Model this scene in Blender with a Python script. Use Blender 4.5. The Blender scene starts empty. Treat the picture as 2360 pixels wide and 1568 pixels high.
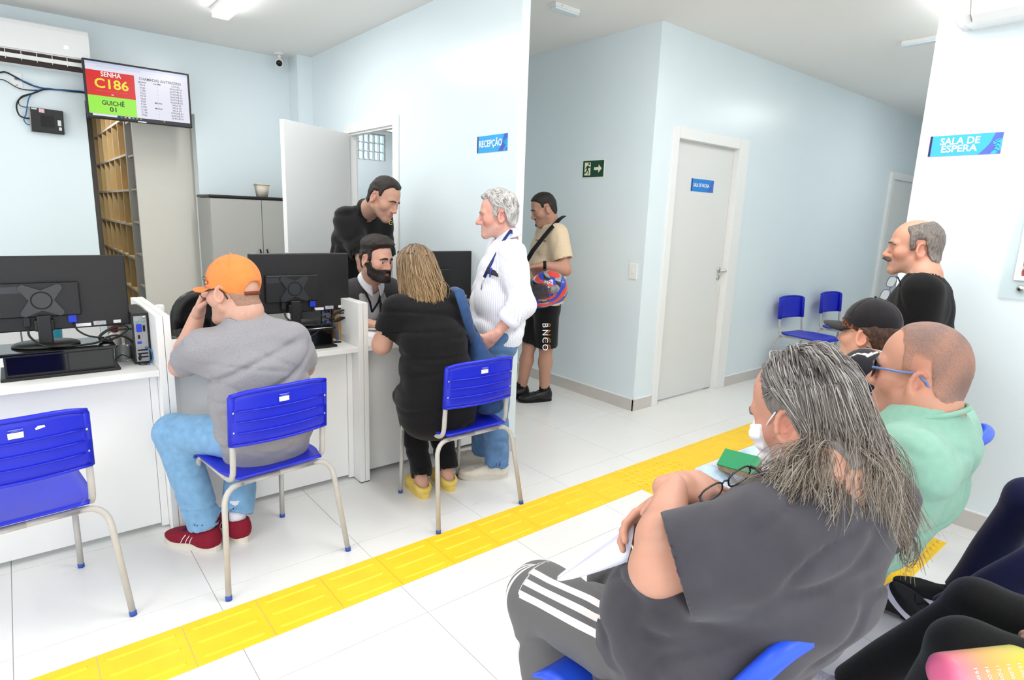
import bpy, bmesh, math, random
import numpy as np
from mathutils import Vector, Matrix

scene = bpy.context.scene
COL = scene.collection

# ---------------------------------------------------------------- camera
F_PX, W_PX, H_PX = 1389.87, 2360.0, 1568.0
CAM = np.array([0.0, 0.0, 1.5])
_y, _p, _r = math.radians(50.18302), math.radians(11.50510), math.radians(2.04507)
_f = np.array([math.cos(_y) * math.cos(_p), math.sin(_y) * math.cos(_p), -math.sin(_p)])
_ri = np.array([math.sin(_y), -math.cos(_y), 0.0])
_u = np.cross(_ri, _f)
C_R = math.cos(_r) * _ri + math.sin(_r) * _u
C_U = -math.sin(_r) * _ri + math.cos(_r) * _u
C_F = _f
cam_data = bpy.data.cameras.new('camera')
cam_data.sensor_width = 36.0
cam_data.lens = 36.0 * F_PX / W_PX
cam_data.clip_start = 0.02
cam = bpy.data.objects.new('camera', cam_data)
m = Matrix.Identity(4)
for i in range(3):
    m[i][0], m[i][1], m[i][2], m[i][3] = C_R[i], C_U[i], -C_F[i], CAM[i]
cam.matrix_world = m
COL.objects.link(cam)
scene.camera = cam

# ---------------------------------------------------------------- world, lamps, exposure
world = bpy.data.worlds.new('daylight')
scene.world = world
world.use_nodes = True
world.node_tree.nodes['Background'].inputs[0].default_value = (0.93, 0.97, 1.0, 1)
world.node_tree.nodes['Background'].inputs[1].default_value = 1.75
vs = scene.view_settings
vs.view_transform = 'Standard'
vs.look = 'None'
vs.gamma = 1.0
vs.use_curve_mapping = False
vs.exposure = 0.35
LAMP_W = 11.0     # watts per ceiling batten
CEIL = 2.911


def pix(px, py, depth):
    """photo pixel + distance along the optical axis -> point in the room"""
    return CAM + depth * (C_F + C_R * (px - 1180.0) / F_PX - C_U * (py - 784.0) / F_PX)


def on_z(px, py, z):
    d = C_F + C_R * (px - 1180.0) / F_PX - C_U * (py - 784.0) / F_PX
    return CAM + d * ((z - CAM[2]) / d[2])


def on_y(px, py, y):
    d = C_F + C_R * (px - 1180.0) / F_PX - C_U * (py - 784.0) / F_PX
    return CAM + d * (y / d[1])


def on_x(px, py, x):
    d = C_F + C_R * (px - 1180.0) / F_PX - C_U * (py - 784.0) / F_PX
    return CAM + d * (x / d[0])


# ---------------------------------------------------------------- materials
def lin(c):
    return tuple(((v / 255.0) / 12.92 if v <= 10 else ((v / 255.0 + 0.055) / 1.055) ** 2.4) for v in c)


MATS = {}


def mat(name, rgb=(200, 200, 200), rough=0.5, spec=0.5, metal=0.0, noise=0.0, nscale=8.0, bump=0.0, bscale=60.0,
        vcol=False, emit=0.0, trans=0.0, stretch=None, sheen=0.0, coat=0.0, sss=0.0, alpha=1.0, rgb2=None):
    if name in MATS:
        return MATS[name]
    mt = bpy.data.materials.new(name)
    mt.use_nodes = True
    nt = mt.node_tree
    b = nt.nodes['Principled BSDF']
    c = lin(rgb) + (1,)
    b.inputs['Base Color'].default_value = c
    b.inputs['Roughness'].default_value = rough
    b.inputs['Specular IOR Level'].default_value = spec
    b.inputs['Metallic'].default_value = metal
    b.inputs['Sheen Weight'].default_value = sheen
    b.inputs['Coat Weight'].default_value = coat
    b.inputs['Transmission Weight'].default_value = trans
    b.inputs['Alpha'].default_value = alpha
    if sss:
        b.inputs['Subsurface Weight'].default_value = sss
        b.inputs['Subsurface Radius'].default_value = (0.012, 0.005, 0.003)
        b.inputs['Subsurface Scale'].default_value = 0.6
    tc = nt.nodes.new('ShaderNodeTexCoord')
    mp = nt.nodes.new('ShaderNodeMapping')
    nt.links.new(tc.outputs['Object'], mp.inputs['Vector'])
    if stretch:
        mp.inputs['Scale'].default_value = stretch
    src = None
    if vcol:
        a = nt.nodes.new('ShaderNodeVertexColor')
        a.layer_name = 'Col'
        src = a.outputs['Color']
    if noise > 0:
        n = nt.nodes.new('ShaderNodeTexNoise')
        n.inputs['Scale'].default_value = nscale
        n.inputs['Detail'].default_value = 4.0
        nt.links.new(mp.outputs['Vector'], n.inputs['Vector'])
        if rgb2 is not None:
            rp = nt.nodes.new('ShaderNodeMix')
            rp.data_type = 'RGBA'
            rm = nt.nodes.new('ShaderNodeMapRange')
            rm.inputs['From Min'].default_value = 0.5 - 0.5 * (1.01 - noise)
            rm.inputs['From Max'].default_value = 0.5 + 0.5 * (1.01 - noise)
            nt.links.new(n.outputs['Fac'], rm.inputs['Value'])
            nt.links.new(rm.outputs['Result'], rp.inputs['Factor'])
            rp.inputs[6].default_value = c
            rp.inputs[7].default_value = lin(rgb2) + (1,)
            src = rp.outputs[2]
        else:
            hs = nt.nodes.new('ShaderNodeHueSaturation')
            rm = nt.nodes.new('ShaderNodeMapRange')
            rm.inputs['From Min'].default_value = 0.3
            rm.inputs['From Max'].default_value = 0.7
            rm.inputs['To Min'].default_value = 1.0 - noise
            rm.inputs['To Max'].default_value = 1.0 + noise
            nt.links.new(n.outputs['Fac'], rm.inputs['Value'])
            nt.links.new(rm.outputs['Result'], hs.inputs['Value'])
            if src is not None:
                nt.links.new(src, hs.inputs['Color'])
            else:
                hs.inputs['Color'].default_value = c
            src = hs.outputs['Color']
    if src is not None:
        nt.links.new(src, b.inputs['Base Color'])
    if bump > 0:
        n2 = nt.nodes.new('ShaderNodeTexNoise')
        n2.inputs['Scale'].default_value = bscale
        n2.inputs['Detail'].default_value = 3.0
        nt.links.new(mp.outputs['Vector'], n2.inputs['Vector'])
        bp = nt.nodes.new('ShaderNodeBump')
        bp.inputs['Strength'].default_value = bump
        bp.inputs['Distance'].default_value = 0.01
        nt.links.new(n2.outputs['Fac'], bp.inputs['Height'])
        nt.links.new(bp.outputs['Normal'], b.inputs['Normal'])
    if emit > 0:
        b.inputs['Emission Color'].default_value = c
        b.inputs['Emission Strength'].default_value = emit
        if src is not None:
            nt.links.new(src, b.inputs['Emission Color'])
    MATS[name] = mt
    return mt


# ---------------------------------------------------------------- mesh helpers
class MB:
    """collects shapes into one mesh"""

    def __init__(self):
        self.v, self.f, self.smooth = [], [], []

    def add(self, verts, faces, smooth=False):
        o = len(self.v)
        self.v += [tuple(float(c) for c in q) for q in verts]
        self.f += [tuple(i + o for i in fc) for fc in faces]
        self.smooth += [smooth] * len(faces)
        return self

    def box(self, c, s, M=None, bev=0.0):
        x, y, z = s[0] / 2, s[1] / 2, s[2] / 2
        if bev <= 0:
            vs_ = [(-x, -y, -z), (x, -y, -z), (x, y, -z), (-x, y, -z), (-x, -y, z), (x, -y, z), (x, y, z), (-x, y, z)]
            fs = [(3, 2, 1, 0), (4, 5, 6, 7), (0, 1, 5, 4), (1, 2, 6, 5), (2, 3, 7, 6), (3, 0, 4, 7)]
        else:
            bev = min(bev, 0.49 * min(s))
            bm = bmesh.new()
            bmesh.ops.create_cube(bm, size=1.0)
            for q in bm.verts:
                q.co = Vector((q.co.x * s[0], q.co.y * s[1], q.co.z * s[2]))
            bmesh.ops.bevel(bm, geom=bm.edges[:], offset=bev, segments=2, profile=0.5, affect='EDGES')
            bm.verts.ensure_lookup_table()
            vs_ = [q.co[:] for q in bm.verts]
            fs = [tuple(q.index for q in fc.verts) for fc in bm.faces]
            bm.free()
        out = []
        for q in vs_:
            q = Vector(q)
            if M is not None:
                q = M @ q
            out.append((q[0] + c[0], q[1] + c[1], q[2] + c[2]))
        return self.add(out, fs)

    def bx(self, x0, x1, y0, y1, z0, z1, bev=0.0):
        return self.box(((x0 + x1) / 2, (y0 + y1) / 2, (z0 + z1) / 2), (abs(x1 - x0), abs(y1 - y0), abs(z1 - z0)), None, bev)

    def tube(self, pts, r, n=8, caps=True, closed=False, flat=1.0):
        pts = [np.array(q, float) for q in pts]
        N = len(pts)
        rs = r if hasattr(r, '__len__') else [r] * N
        tang = []
        for i in range(N):
            if closed:
                t = pts[(i + 1) % N] - pts[i - 1]
            else:
                t = pts[min(i + 1, N - 1)] - pts[max(i - 1, 0)]
            l = np.linalg.norm(t)
            tang.append(t / l if l > 1e-9 else np.array([0, 0, 1.0]))
        ref = np.array([0, 0, 1.0]) if abs(tang[0][2]) < 0.9 else np.array([1.0, 0, 0])
        nrm = np.cross(tang[0], ref)
        nrm /= np.linalg.norm(nrm)
        vs_, fs = [], []
        for i in range(N):
            nrm = nrm - tang[i] * np.dot(nrm, tang[i])
            l = np.linalg.norm(nrm)
            if l < 1e-6:
                nrm = np.cross(tang[i], np.array([1.0, 0.3, 0.2]))
                l = np.linalg.norm(nrm)
            nrm = nrm / l
            b = np.cross(tang[i], nrm)
            for k in range(n):
                a = 2 * math.pi * k / n
                vs_.append(pts[i] + rs[i] * (math.cos(a) * nrm + flat * math.sin(a) * b))
        L = N if closed else N - 1
        for i in range(L):
            j = (i + 1) % N
            for k in range(n):
                k2 = (k + 1) % n
                fs.append((i * n + k, i * n + k2, j * n + k2, j * n + k))
        if caps and not closed:
            fs.append(tuple(range(n - 1, -1, -1)))
            fs.append(tuple((N - 1) * n + k for k in range(n)))
        return self.add(vs_, fs, n > 5)

    def cyl(self, a, b, r0, r1=None, n=16):
        return self.tube([a, b], [r0, r0 if r1 is None else r1], n)

    def lathe(self, prof, c=(0, 0, 0), n=20, M=None):
        vs_, fs = [], []
        for (r, z) in prof:
            for k in range(n):
                a = 2 * math.pi * k / n
                q = Vector((r * math.cos(a), r * math.sin(a), z))
                if M is not None:
                    q = M @ q
                vs_.append((q[0] + c[0], q[1] + c[1], q[2] + c[2]))
        for i in range(len(prof) - 1):
            for k in range(n):
                k2 = (k + 1) % n
                fs.append((i * n + k, i * n + k2, (i + 1) * n + k2, (i + 1) * n + k))
        fs.append(tuple(range(n - 1, -1, -1)))
        fs.append(tuple((len(prof) - 1) * n + k for k in range(n)))
        return self.add(vs_, fs, True)

    def prism(self, poly, o, ux, uy, uz, smooth=False):
        """polygon (2d) in axes ux, uy at o, extruded by vector uz"""
        o, ux, uy, uz = [np.array(q, float) for q in (o, ux, uy, uz)]
        n = len(poly)
        a = [o + ux * q[0] + uy * q[1] for q in poly]
        vs_ = a + [q + uz for q in a]
        fs = [tuple(range(n - 1, -1, -1)), tuple(range(n, 2 * n))]
        fs += [(i, (i + 1) % n, (i + 1) % n + n, i + n) for i in range(n)]
        return self.add(vs_, fs, smooth)

    def ball(self, c, r, n=14, M=None):
        vs_, fs = [], []
        rr = r if hasattr(r, '__len__') else (r, r, r)
        for i in range(n // 2 + 1):
            t = math.pi * i / (n // 2)
            for k in range(n):
                a = 2 * math.pi * k / n
                q = Vector((rr[0] * math.sin(t) * math.cos(a), rr[1] * math.sin(t) * math.sin(a), rr[2] * math.cos(t)))
                if M is not None:
                    q = M @ q
                vs_.append((q[0] + c[0], q[1] + c[1], q[2] + c[2]))
        for i in range(n // 2):
            for k in range(n):
                k2 = (k + 1) % n
                fs.append((i * n + k, (i + 1) * n + k, (i + 1) * n + k2, i * n + k2))
        return self.add(vs_, fs, True)

    def grid(self, fn, nu, nv, thick=None):
        """fn(u,v)->point; open sheet, optionally with thickness (vector function via offset normal)"""
        P = [[np.array(fn(i / nu, j / nv), float) for j in range(nv + 1)] for i in range(nu + 1)]
        vs_ = [P[i][j] for i in range(nu + 1) for j in range(nv + 1)]
        w = nv + 1
        fs = [(i * w + j, (i + 1) * w + j, (i + 1) * w + j + 1, i * w + j + 1) for i in range(nu) for j in range(nv)]
        if thick:
            A = np.array(vs_).reshape(nu + 1, nv + 1, 3)
            du = np.gradient(A, axis=0)
            dv = np.gradient(A, axis=1)
            nn = np.cross(du, dv)
            nn /= np.linalg.norm(nn, axis=2, keepdims=True) + 1e-12
            B = (A - nn * thick).reshape(-1, 3)
            o = len(vs_)
            vs_ = vs_ + list(B)
            fs = fs + [tuple(reversed([q + o for q in fc])) for fc in fs[:]]
            for i in range(nu):
                fs.append((i * w, (i * w) + o, (i + 1) * w + o, (i + 1) * w))
                fs.append((i * w + nv, (i + 1) * w + nv, (i + 1) * w + nv + o, i * w + nv + o))
            for j in range(nv):
                fs.append((j, j + 1, j + 1 + o, j + o))
                fs.append((nu * w + j, nu * w + j + o, nu * w + j + 1 + o, nu * w + j + 1))
        return self.add(vs_, fs, True)

    def mesh(self, name):
        me = bpy.data.meshes.new(name)
        me.from_pydata(self.v, [], self.f)
        if any(self.smooth):
            me.polygons.foreach_set('use_smooth', self.smooth)
        me.update()
        return me

    def build(self, name, material, parent=None, M=None):
        me = self.mesh(name)
        return place(name, me, material, parent)


def place(name, me, material=None, parent=None):
    o = bpy.data.objects.new(name, me)
    COL.objects.link(o)
    if material is not None:
        if len(me.materials) == 0:
            me.materials.append(material)
    if parent is not None:
        o.parent = parent
    return o


def tag(o, label, cat=None, group=None, kind=None):
    o['label'] = label
    if cat:
        o['category'] = cat
    if group:
        o['group'] = group
    if kind:
        o['kind'] = kind
    return o


def thing(name, label, cat, loc=(0, 0, 0), rz=0.0, group=None):
    o = bpy.data.objects.new(name, None)
    o.empty_display_size = 0.05
    COL.objects.link(o)
    o.location = loc
    o.rotation_euler = (0, 0, rz)
    return tag(o, label, cat, group)


def dup(root, loc, rz, label, group=None):
    r = root.copy()
    COL.objects.link(r)
    r.location = loc
    r.rotation_euler = (0, 0, rz)
    r['label'] = label
    if group:
        r['group'] = group
    for ch in list(root.children):
        c = ch.copy()
        COL.objects.link(c)
        c.parent = r
        for g in list(ch.children):
            d = g.copy()
            COL.objects.link(d)
            d.parent = c
    return r


_TXT = {}


def prefetch_text(items):
    """all strings are turned into meshes in one go (size 1)"""
    obs = []
    for s, b in items:
        cu = bpy.data.curves.new('lettering', 'FONT')
        cu.body = s
        cu.size = 1.0
        cu.align_x = 'CENTER'
        cu.align_y = 'CENTER'
        cu.offset = b
        cu.resolution_u = 3
        ob = bpy.data.objects.new('lettering', cu)
        COL.objects.link(ob)
        obs.append((s, b, ob, cu))
    dg = bpy.context.evaluated_depsgraph_get()
    for s, b, ob, cu in obs:
        me = bpy.data.meshes.new_from_object(ob.evaluated_get(dg))
        co = np.empty(len(me.vertices) * 3)
        me.vertices.foreach_get('co', co)
        _TXT[(s, b)] = (co.reshape(-1, 3), [tuple(p.vertices) for p in me.polygons])
        bpy.data.objects.remove(ob)
        bpy.data.curves.remove(cu)
        bpy.data.meshes.remove(me)


def lettering(s, size, o, ux, uy, material, parent, bold=0.0, align='CENTER', width=None, lift=0.0012, name='lettering', space=1.0):
    """flat text at o, running along ux with up uy; bold is a fraction of the size"""
    if (s, bold) not in _TXT:
        prefetch_text([(s, bold)])
    co, faces = _TXT[(s, bold)]
    co = co * size
    if width and len(co):
        co = co * np.array([width / (co[:, 0].max() - co[:, 0].min()), 1, 1])
    ux, uy, o = np.array(ux, float), np.array(uy, float), np.array(o, float)
    nz = np.cross(ux, uy)
    P = o + co[:, :1] * ux + co[:, 1:2] * uy + nz * lift
    me = bpy.data.meshes.new(name)
    me.from_pydata([tuple(q) for q in P], [], faces)
    return place(name, me, material, parent)


prefetch_text([(q, 0.02) for q in ('RECEPÇÃO', 'SALA DE', 'ESPERA', 'SALA DE VACINA', 'SENHA', 'C186', '-', 'GUICHÊ', '01')] + [(q, 0.01) for q in ('CHAMADAS ANTERIORES', 'SENHA', 'NOME', 'LOCAL', '-', 'MARIA', 'SALA 03', 'GUICHÊ 01', 'GUICHÊ 02', 'P214', 'P230', 'C185', 'P222', 'P218', 'P220', 'P207', 'P199', 'C184', 'C174', 'P206')] + [(q, 0.0) for q in ('22', 'elgin', 'B', 'N', 'C', 'O', 'n', 'w', 'ASX', '19:00', '18:00', '17:00', '16:00', '15:00')])
# ================================================================ setting
M_WALL = mat('pale_blue_paint', (226, 237, 241), 0.26, 0.45, noise=0.015, nscale=1.3, bump=0.02, bscale=220)
M_CEIL = mat('ceiling_white', (246, 244, 240), 0.75, 0.2, bump=0.015, bscale=150)
M_WHITE = mat('white_lacquer', (238, 238, 236), 0.35, 0.45)
M_MEL = mat('white_melamine', (240, 240, 238), 0.38, 0.4, noise=0.01, nscale=3)
M_BASE = mat('beige_porcelain', (205, 200, 194), 0.3, 0.5, noise=0.03, nscale=5)
M_TILE = mat('white_porcelain_tile', (232, 231, 228), 0.22, 0.5, noise=0.012, nscale=2.5, bump=0.01, bscale=40)
M_GROUT = mat('grout', (186, 184, 180), 0.8, 0.2)
M_YEL = mat('yellow_pvc', (250, 205, 40), 0.45, 0.4, noise=0.05, nscale=9)
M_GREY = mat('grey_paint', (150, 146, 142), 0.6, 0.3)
M_GLASS = mat('frosted_block_glass', (205, 230, 240), 0.25, 0.5, trans=0.85)
M_CHROME = mat('brushed_chrome', (205, 205, 205), 0.25, 0.5, metal=1.0)
M_BLACK = mat('black_plastic', (22, 21, 22), 0.42, 0.45, noise=0.06, nscale=30, bump=0.05, bscale=400)
M_BLACKG = mat('black_gloss', (10, 10, 12), 0.08, 0.5)
M_DARK = mat('dark_rubber', (18, 18, 20), 0.7, 0.3)

XR, YR = 2.371, 6.18          # reception wall face, rear wall face
XE, YD = 3.755, 2.955         # exit-sign wall face, vaccine-door wall face
XS = 3.70                     # waiting-room wall face

# ---- floor with separate tiles
fl = MB().bx(-3.2, 9.6, -3.0, 10.2, -0.08, -0.0025).build('floor', M_GROUT)
tag(fl, 'white porcelain tile floor with thin grey joints', 'floor', kind='structure')
TP, TX0, TY0 = 0.615, -0.129, 2.383
tile_me = MB().bx(0.0012, TP - 0.0012, 0.0012, TP - 0.0012, -0.006, 0.0, 0.0008).mesh('tile')
tile_me.materials.append(M_TILE)
for i in range(-2, 16):
    for j in range(-5, 7):
        x, y = TX0 + i * TP, TY0 + j * TP
        t = place('tile', tile_me, None, fl)
        t.location = (x, y, 0)
rest = MB().bx(-3.2, TX0 - 2 * TP, -3, TY0 + 7 * TP, -0.004, 0).bx(TX0 - 2 * TP, 9.6, -3, TY0 - 5 * TP, -0.004, 0)
rest.bx(-3.2, 9.6, TY0 + 7 * TP, 10.2, -0.004, 0)
rest.build('floor_field', M_TILE, fl)

# ---- ceiling and walls
tag(MB().bx(-3.2, 9.6, -3.0, YR + 0.3, CEIL, CEIL + 0.06).build('ceiling', M_CEIL), 'flat white painted ceiling', 'ceiling', kind='structure')
w = MB().bx(-3.2, 0.582, YR, YR + 0.15, 0, CEIL).bx(1.385, XR + 0.06, YR, YR + 0.15, 0, CEIL).bx(0.582, 1.385, YR, YR + 0.15, 2.30, CEIL)
w.bx(2.235, XR, 5.945, YR, 0, CEIL)
tag(w.build('wall_rear', M_WALL), 'pale blue wall behind the counter with an open doorway', 'wall', kind='structure')
DY0, DY1, DZ = 4.35, 5.15, 2.165
w = MB().bx(XR, XR + 0.06, 2.855, DY0, 0, CEIL).bx(XR, XR + 0.06, DY1, YR, 0, CEIL).bx(XR, XR + 0.06, DY0, DY1, DZ, CEIL)
tag(w.build('wall_reception', M_WALL), 'pale blue partition wall carrying the reception sign and an open door', 'wall', kind='structure')
VX0, VX1, VZ = 4.055, 4.925, 2.145
w = MB().bx(XE, XE + 0.12, YD, 6.2, 0, CEIL).bx(XE + 0.12, VX0, YD, YD + 0.12, 0, CEIL).bx(VX1, 9.6, YD, YD + 0.12, 0, CEIL)
w.bx(VX0, VX1, YD, YD + 0.12, VZ, CEIL)
w.bx(XE + 0.12, 9.6, 6.08, 6.2, 0, CEIL)
tag(w.build('wall_corner', M_WALL), 'pale blue corner walls with exit sign and closed white door', 'wall', kind='structure')
w = MB().bx(XS, XS + 0.12, -3.0, 1.195, 0, CEIL).bx(XS + 0.12, 9.6, 1.075, 1.195, 0, CEIL)
tag(w.build('wall_right', M_WALL), 'bright pale blue waiting room wall at the right edge', 'wall', kind='structure')
tag(MB().bx(9.5, 9.6, 1.195, YD, 0, CEIL).build('wall_corridor', M_WALL), 'pale blue wall closing the far corridor', 'wall', kind='structure')
tag(MB().bx(-3.3, -3.2, 3.2, YR + 0.15, 0, CEIL).build('wall_left', M_WALL), 'pale blue side wall left of the counter', 'wall', kind='structure')

# ---- room behind the reception door
w = MB().bx(XR + 0.06, 5.2, 7.4, 7.5, 0, 2.16).bx(XR + 0.06, 3.46, 7.4, 7.5, 2.16, 2.52).bx(3.90, 5.2, 7.4, 7.5, 2.16, 2.52).bx(3.46, 3.90, 7.4, 7.5, 2.48, 2.52)
w.bx(5.2, 5.3, 6.2, 7.5, 0, 2.6).bx(XR, XR + 0.06, YR + 0.15, 7.5, 0, 2.6)
tag(w.build('wall_back_room', M_WALL), 'pale blue wall seen through the open reception door', 'wall', kind='structure')
tag(MB().bx(XR, 5.3, YR + 0.3, 7.5, 2.52, 2.60).build('ceiling_back_room', M_CEIL), 'white lowered ceiling beyond the open reception door', 'ceiling', kind='structure')
wn = thing('window_1', 'glass block vent window high on the wall behind the reception door', 'window', (3.46, 7.4, 2.16))
wn['kind'] = 'structure'
for r in range(3):
    for c in range(6):
        MB().bx(0.008 + c * 0.073, 0.066 + c * 0.073, 0.01, 0.07, 0.008 + r * 0.106, 0.10 + r * 0.106, 0.004).build('glass_block', M_GLASS, wn)
g = MB()
for c in range(7):
    g.bx(-0.002 + c * 0.073, 0.008 + c * 0.073, 0, 0.08, 0, 0.32)
for r in range(4):
    g.bx(0, 0.44, 0, 0.08, -0.003 + r * 0.106, 0.008 + r * 0.106)
g.build('window_frame', M_WHITE, wn)
dr = thing('door_3', 'white door frame at the end of the room behind reception', 'door', (4.0, 7.4, 0))
dr['kind'] = 'structure'
MB().bx(0, 0.08, -0.02, 0, 0, 2.18).bx(0.82, 0.9, -0.02, 0, 0, 2.18).bx(0.08, 0.82, -0.02, 0, 2.1, 2.18).build('door_frame', M_WHITE, dr)
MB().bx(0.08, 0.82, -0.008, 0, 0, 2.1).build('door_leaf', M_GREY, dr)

# ---- file room behind the doorway in the rear wall
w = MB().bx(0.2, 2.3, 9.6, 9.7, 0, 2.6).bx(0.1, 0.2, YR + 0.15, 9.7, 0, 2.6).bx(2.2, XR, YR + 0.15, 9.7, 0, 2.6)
tag(w.build('wall_file_room', M_GREY), 'grey wall inside the file room doorway', 'wall', kind='structure')
tag(MB().bx(0.1, XR, YR + 0.15, 9.7, 2.6, 2.66).build('ceiling_file_room', M_CEIL), 'ceiling of the file room behind the doorway', 'ceiling', kind='structure')

# ---- baseboards
def baseboard(name, segs, label):
    b = tag(MB().bx(*segs[0]).build(name, M_BASE), label, 'baseboard', kind='structure')
    return b


def bb(name, runs, label):
    """runs: (axis, fixed, a, b, sign)"""
    e = MB()
    t = MB()
    for ax, f, a, b, s in runs:
        if ax == 'y':
            e.bx(f, f + s * 0.013, a, b, 0, 0.094)
            t.bx(f, f + s * 0.014, a, b, 0.094, 0.101)
        else:
            e.bx(a, b, f, f + s * 0.013, 0, 0.094)
            t.bx(a, b, f, f + s * 0.014, 0.094, 0.101)
    o = tag(e.build(name, M_BASE), label, 'baseboard', kind='structure')
    t.build('top_edge', M_WHITE, o)
    return o


bb('baseboard_corner', [('y', XE, 2.942, 6.2, -1), ('x', YD, XE - 0.013, 3.981, -1), ('x', YD, 5.072, 9.5, -1)], 'beige porcelain baseboard around the exit sign corner')
bb('baseboard_right', [('y', XS, -3.0, 1.195, -1)], 'beige porcelain baseboard along the waiting room wall')
bb('baseboard_reception', [('y', XR, 3.7, DY0 - 0.08, -1), ('y', XR, DY1 + 0.08, 5.94, -1), ('x', 2.855, XR, XR + 0.06, -1)], 'beige porcelain baseboard of the reception partition')

# ---- door 2: vaccine room
d2 = thing('door_2', 'closed white vaccine room door with white frame', 'door', (VX0, YD, 0))
d2['kind'] = 'structure'
W2 = VX1 - VX0
MB().bx(-0.074, 0.002, -0.016, 0.06, 0, VZ + 0.084, 0.003).bx(W2 + 0.001, W2 + 0.147, -0.016, 0.0, 0, VZ + 0.084, 0.003).bx(W2 - 0.002, W2 + 0.03, -0.004, 0.09, 0, VZ - 0.001).bx(0.003, W2 - 0.003, -0.0155, 0.06, VZ - 0.003, VZ + 0.084, 0.003).build('door_frame', M_WHITE, d2)
lf = MB().bx(0.004, W2 - 0.005, 0.043, 0.078, 0.012, VZ - 0.003).build('door_leaf', mat('door_white', (226, 226, 223), 0.4, 0.4), d2)
h = MB().cyl((W2 - 0.055, 0.043, 1.10), (W2 - 0.055, -0.005, 1.10), 0.011).cyl((W2 - 0.055, 0.0, 1.10), (W2 + 0.035, 0.0, 1.092), 0.009, n=12)
h.cyl((W2 - 0.055, 0.043, 1.10), (W2 - 0.055, 0.036, 1.10), 0.025)
h.cyl((W2 - 0.057, 0.043, 1.035), (W2 - 0.057, 0.036, 1.035), 0.024)
h.build('door_handle', M_CHROME, lf)

# ---- door 1: open reception door
d1 = thing('door_1', 'open white reception door swung into the counter area', 'door', (XR, DY0, 0))
d1['kind'] = 'structure'
WD = DY1 - DY0
f = MB().bx(-0.016, 0.0, -0.085, 0.0, 0, DZ + 0.068, 0.003).bx(-0.016, 0, WD, WD + 0.08, 0, DZ + 0.068, 0.003).bx(-0.0155, 0.0, -0.001, WD + 0.001, DZ - 0.004, DZ + 0.068, 0.003)
f.bx(0.0, 0.06, -0.004, 0.016, 0, DZ).bx(0, 0.06, WD - 0.016, WD + 0.004, 0, DZ).bx(0, 0.06, 0.016, WD - 0.016, DZ - 0.02, DZ)
f.bx(0.06, 0.075, -0.08, 0.0, 0, DZ + 0.07).bx(0.06, 0.075, WD, WD + 0.08, 0, DZ + 0.07).bx(0.06, 0.075, 0, WD, DZ, DZ + 0.07)
f.build('door_frame', M_WHITE, d1)
hg = np.array([-0.02, WD - 0.02, 0.0])
ang = math.atan2(4.715 - (DY1 - 0.02), 1.60 - (XR - 0.02))
leaf = MB().bx(0.0, 0.80, -0.0175, 0.0175, 0.012, DZ - 0.01, 0.0015).build('door_leaf', M_WHITE, d1)
leaf.location = hg
leaf.rotation_euler = (0, 0, ang)
MB().bx(0.7995, 0.802, -0.011, 0.011, 0.99, 1.17).build('lock_plate', M_CHROME, leaf)
MB().cyl((0.74, -0.0175, 1.06), (0.74, -0.055, 1.06), 0.010).cyl((0.74, -0.05, 1.06), (0.63, -0.05, 1.06), 0.009).cyl((0.74, 0.0175, 1.06), (0.74, 0.055, 1.06), 0.010).cyl((0.74, 0.05, 1.06), (0.63, 0.05, 1.06), 0.009).build('door_handle', M_CHROME, leaf)

# ---- far corridor door frame
d4 = thing('door_4', 'white door frame far down the corridor at the right', 'door', (8.35, YD, 0))
d4['kind'] = 'structure'
MB().bx(0, 0.075, -0.03, 0, 0, 2.2).bx(0.86, 0.94, -0.03, 0, 0, 2.2).bx(0.075, 0.86, -0.03, 0, 2.12, 2.2).build('door_frame', M_WHITE, d4)
MB().bx(0.075, 0.86, -0.008, 0.0, 0.01, 2.12).build('door_leaf', MATS['door_white'], d4)

# ---- tactile paving
tp = tag(thing('tactile_path', 'yellow tactile guide strip laid diagonally across the white floor', 'tactile path', (0, 0, 0)), 'yellow tactile guide strip laid diagonally across the white floor', 'tactile path')
PT = 0.2565
bar = MB().bx(0.001, PT - 0.001, 0.001, PT - 0.001, 0.0, 0.003, 0.0006)
for k in range(3):
    yy = 0.043 + k * 0.0855
    prof = []
    n = 5
    for sgn, cx in ((1, PT - 0.038), (-1, 0.038)):
        for a in range(n):
            t = -math.pi / 2 + math.pi * a / (n - 1)
            prof.append((cx + sgn * 0.013 * math.cos(t), yy + sgn * 0.013 * math.sin(t)))
    top = [(0.5 * PT + (q[0] - 0.5 * PT) * 0.965, yy + (q[1] - yy) * 0.6) for q in prof]
    L = len(prof)
    bar.add([(q[0], q[1], 0.003) for q in prof] + [(q[0], q[1], 0.0075) for q in top], [tuple(range(L, 2 * L))] + [(i, (i + 1) % L, (i + 1) % L + L, i + L) for i in range(L)], False)
bar_me = bar.mesh('guide_tile')
bar_me.materials.append(M_YEL)
al = MB().bx(0.001, PT - 0.001, 0.001, PT - 0.001, 0.0, 0.003, 0.0006)
for a in range(5):
    for b in range(5):
        al.lathe([(0.0125, 0.003), (0.010, 0.0065), (0.006, 0.0078)], (0.0265 + a * 0.0508, 0.0265 + b * 0.0508, 0), 8)
al_me = al.mesh('warning_tile')
al_me.materials.append(M_YEL)


def tact(me, x, y, rz=0):
    o = place(me.name, me, None, tp)
    o.location = (x, y, 0)
    if rz:
        o.rotation_euler = (0, 0, math.pi / 2)
        o.location = (x + PT, y, 0)


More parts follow.
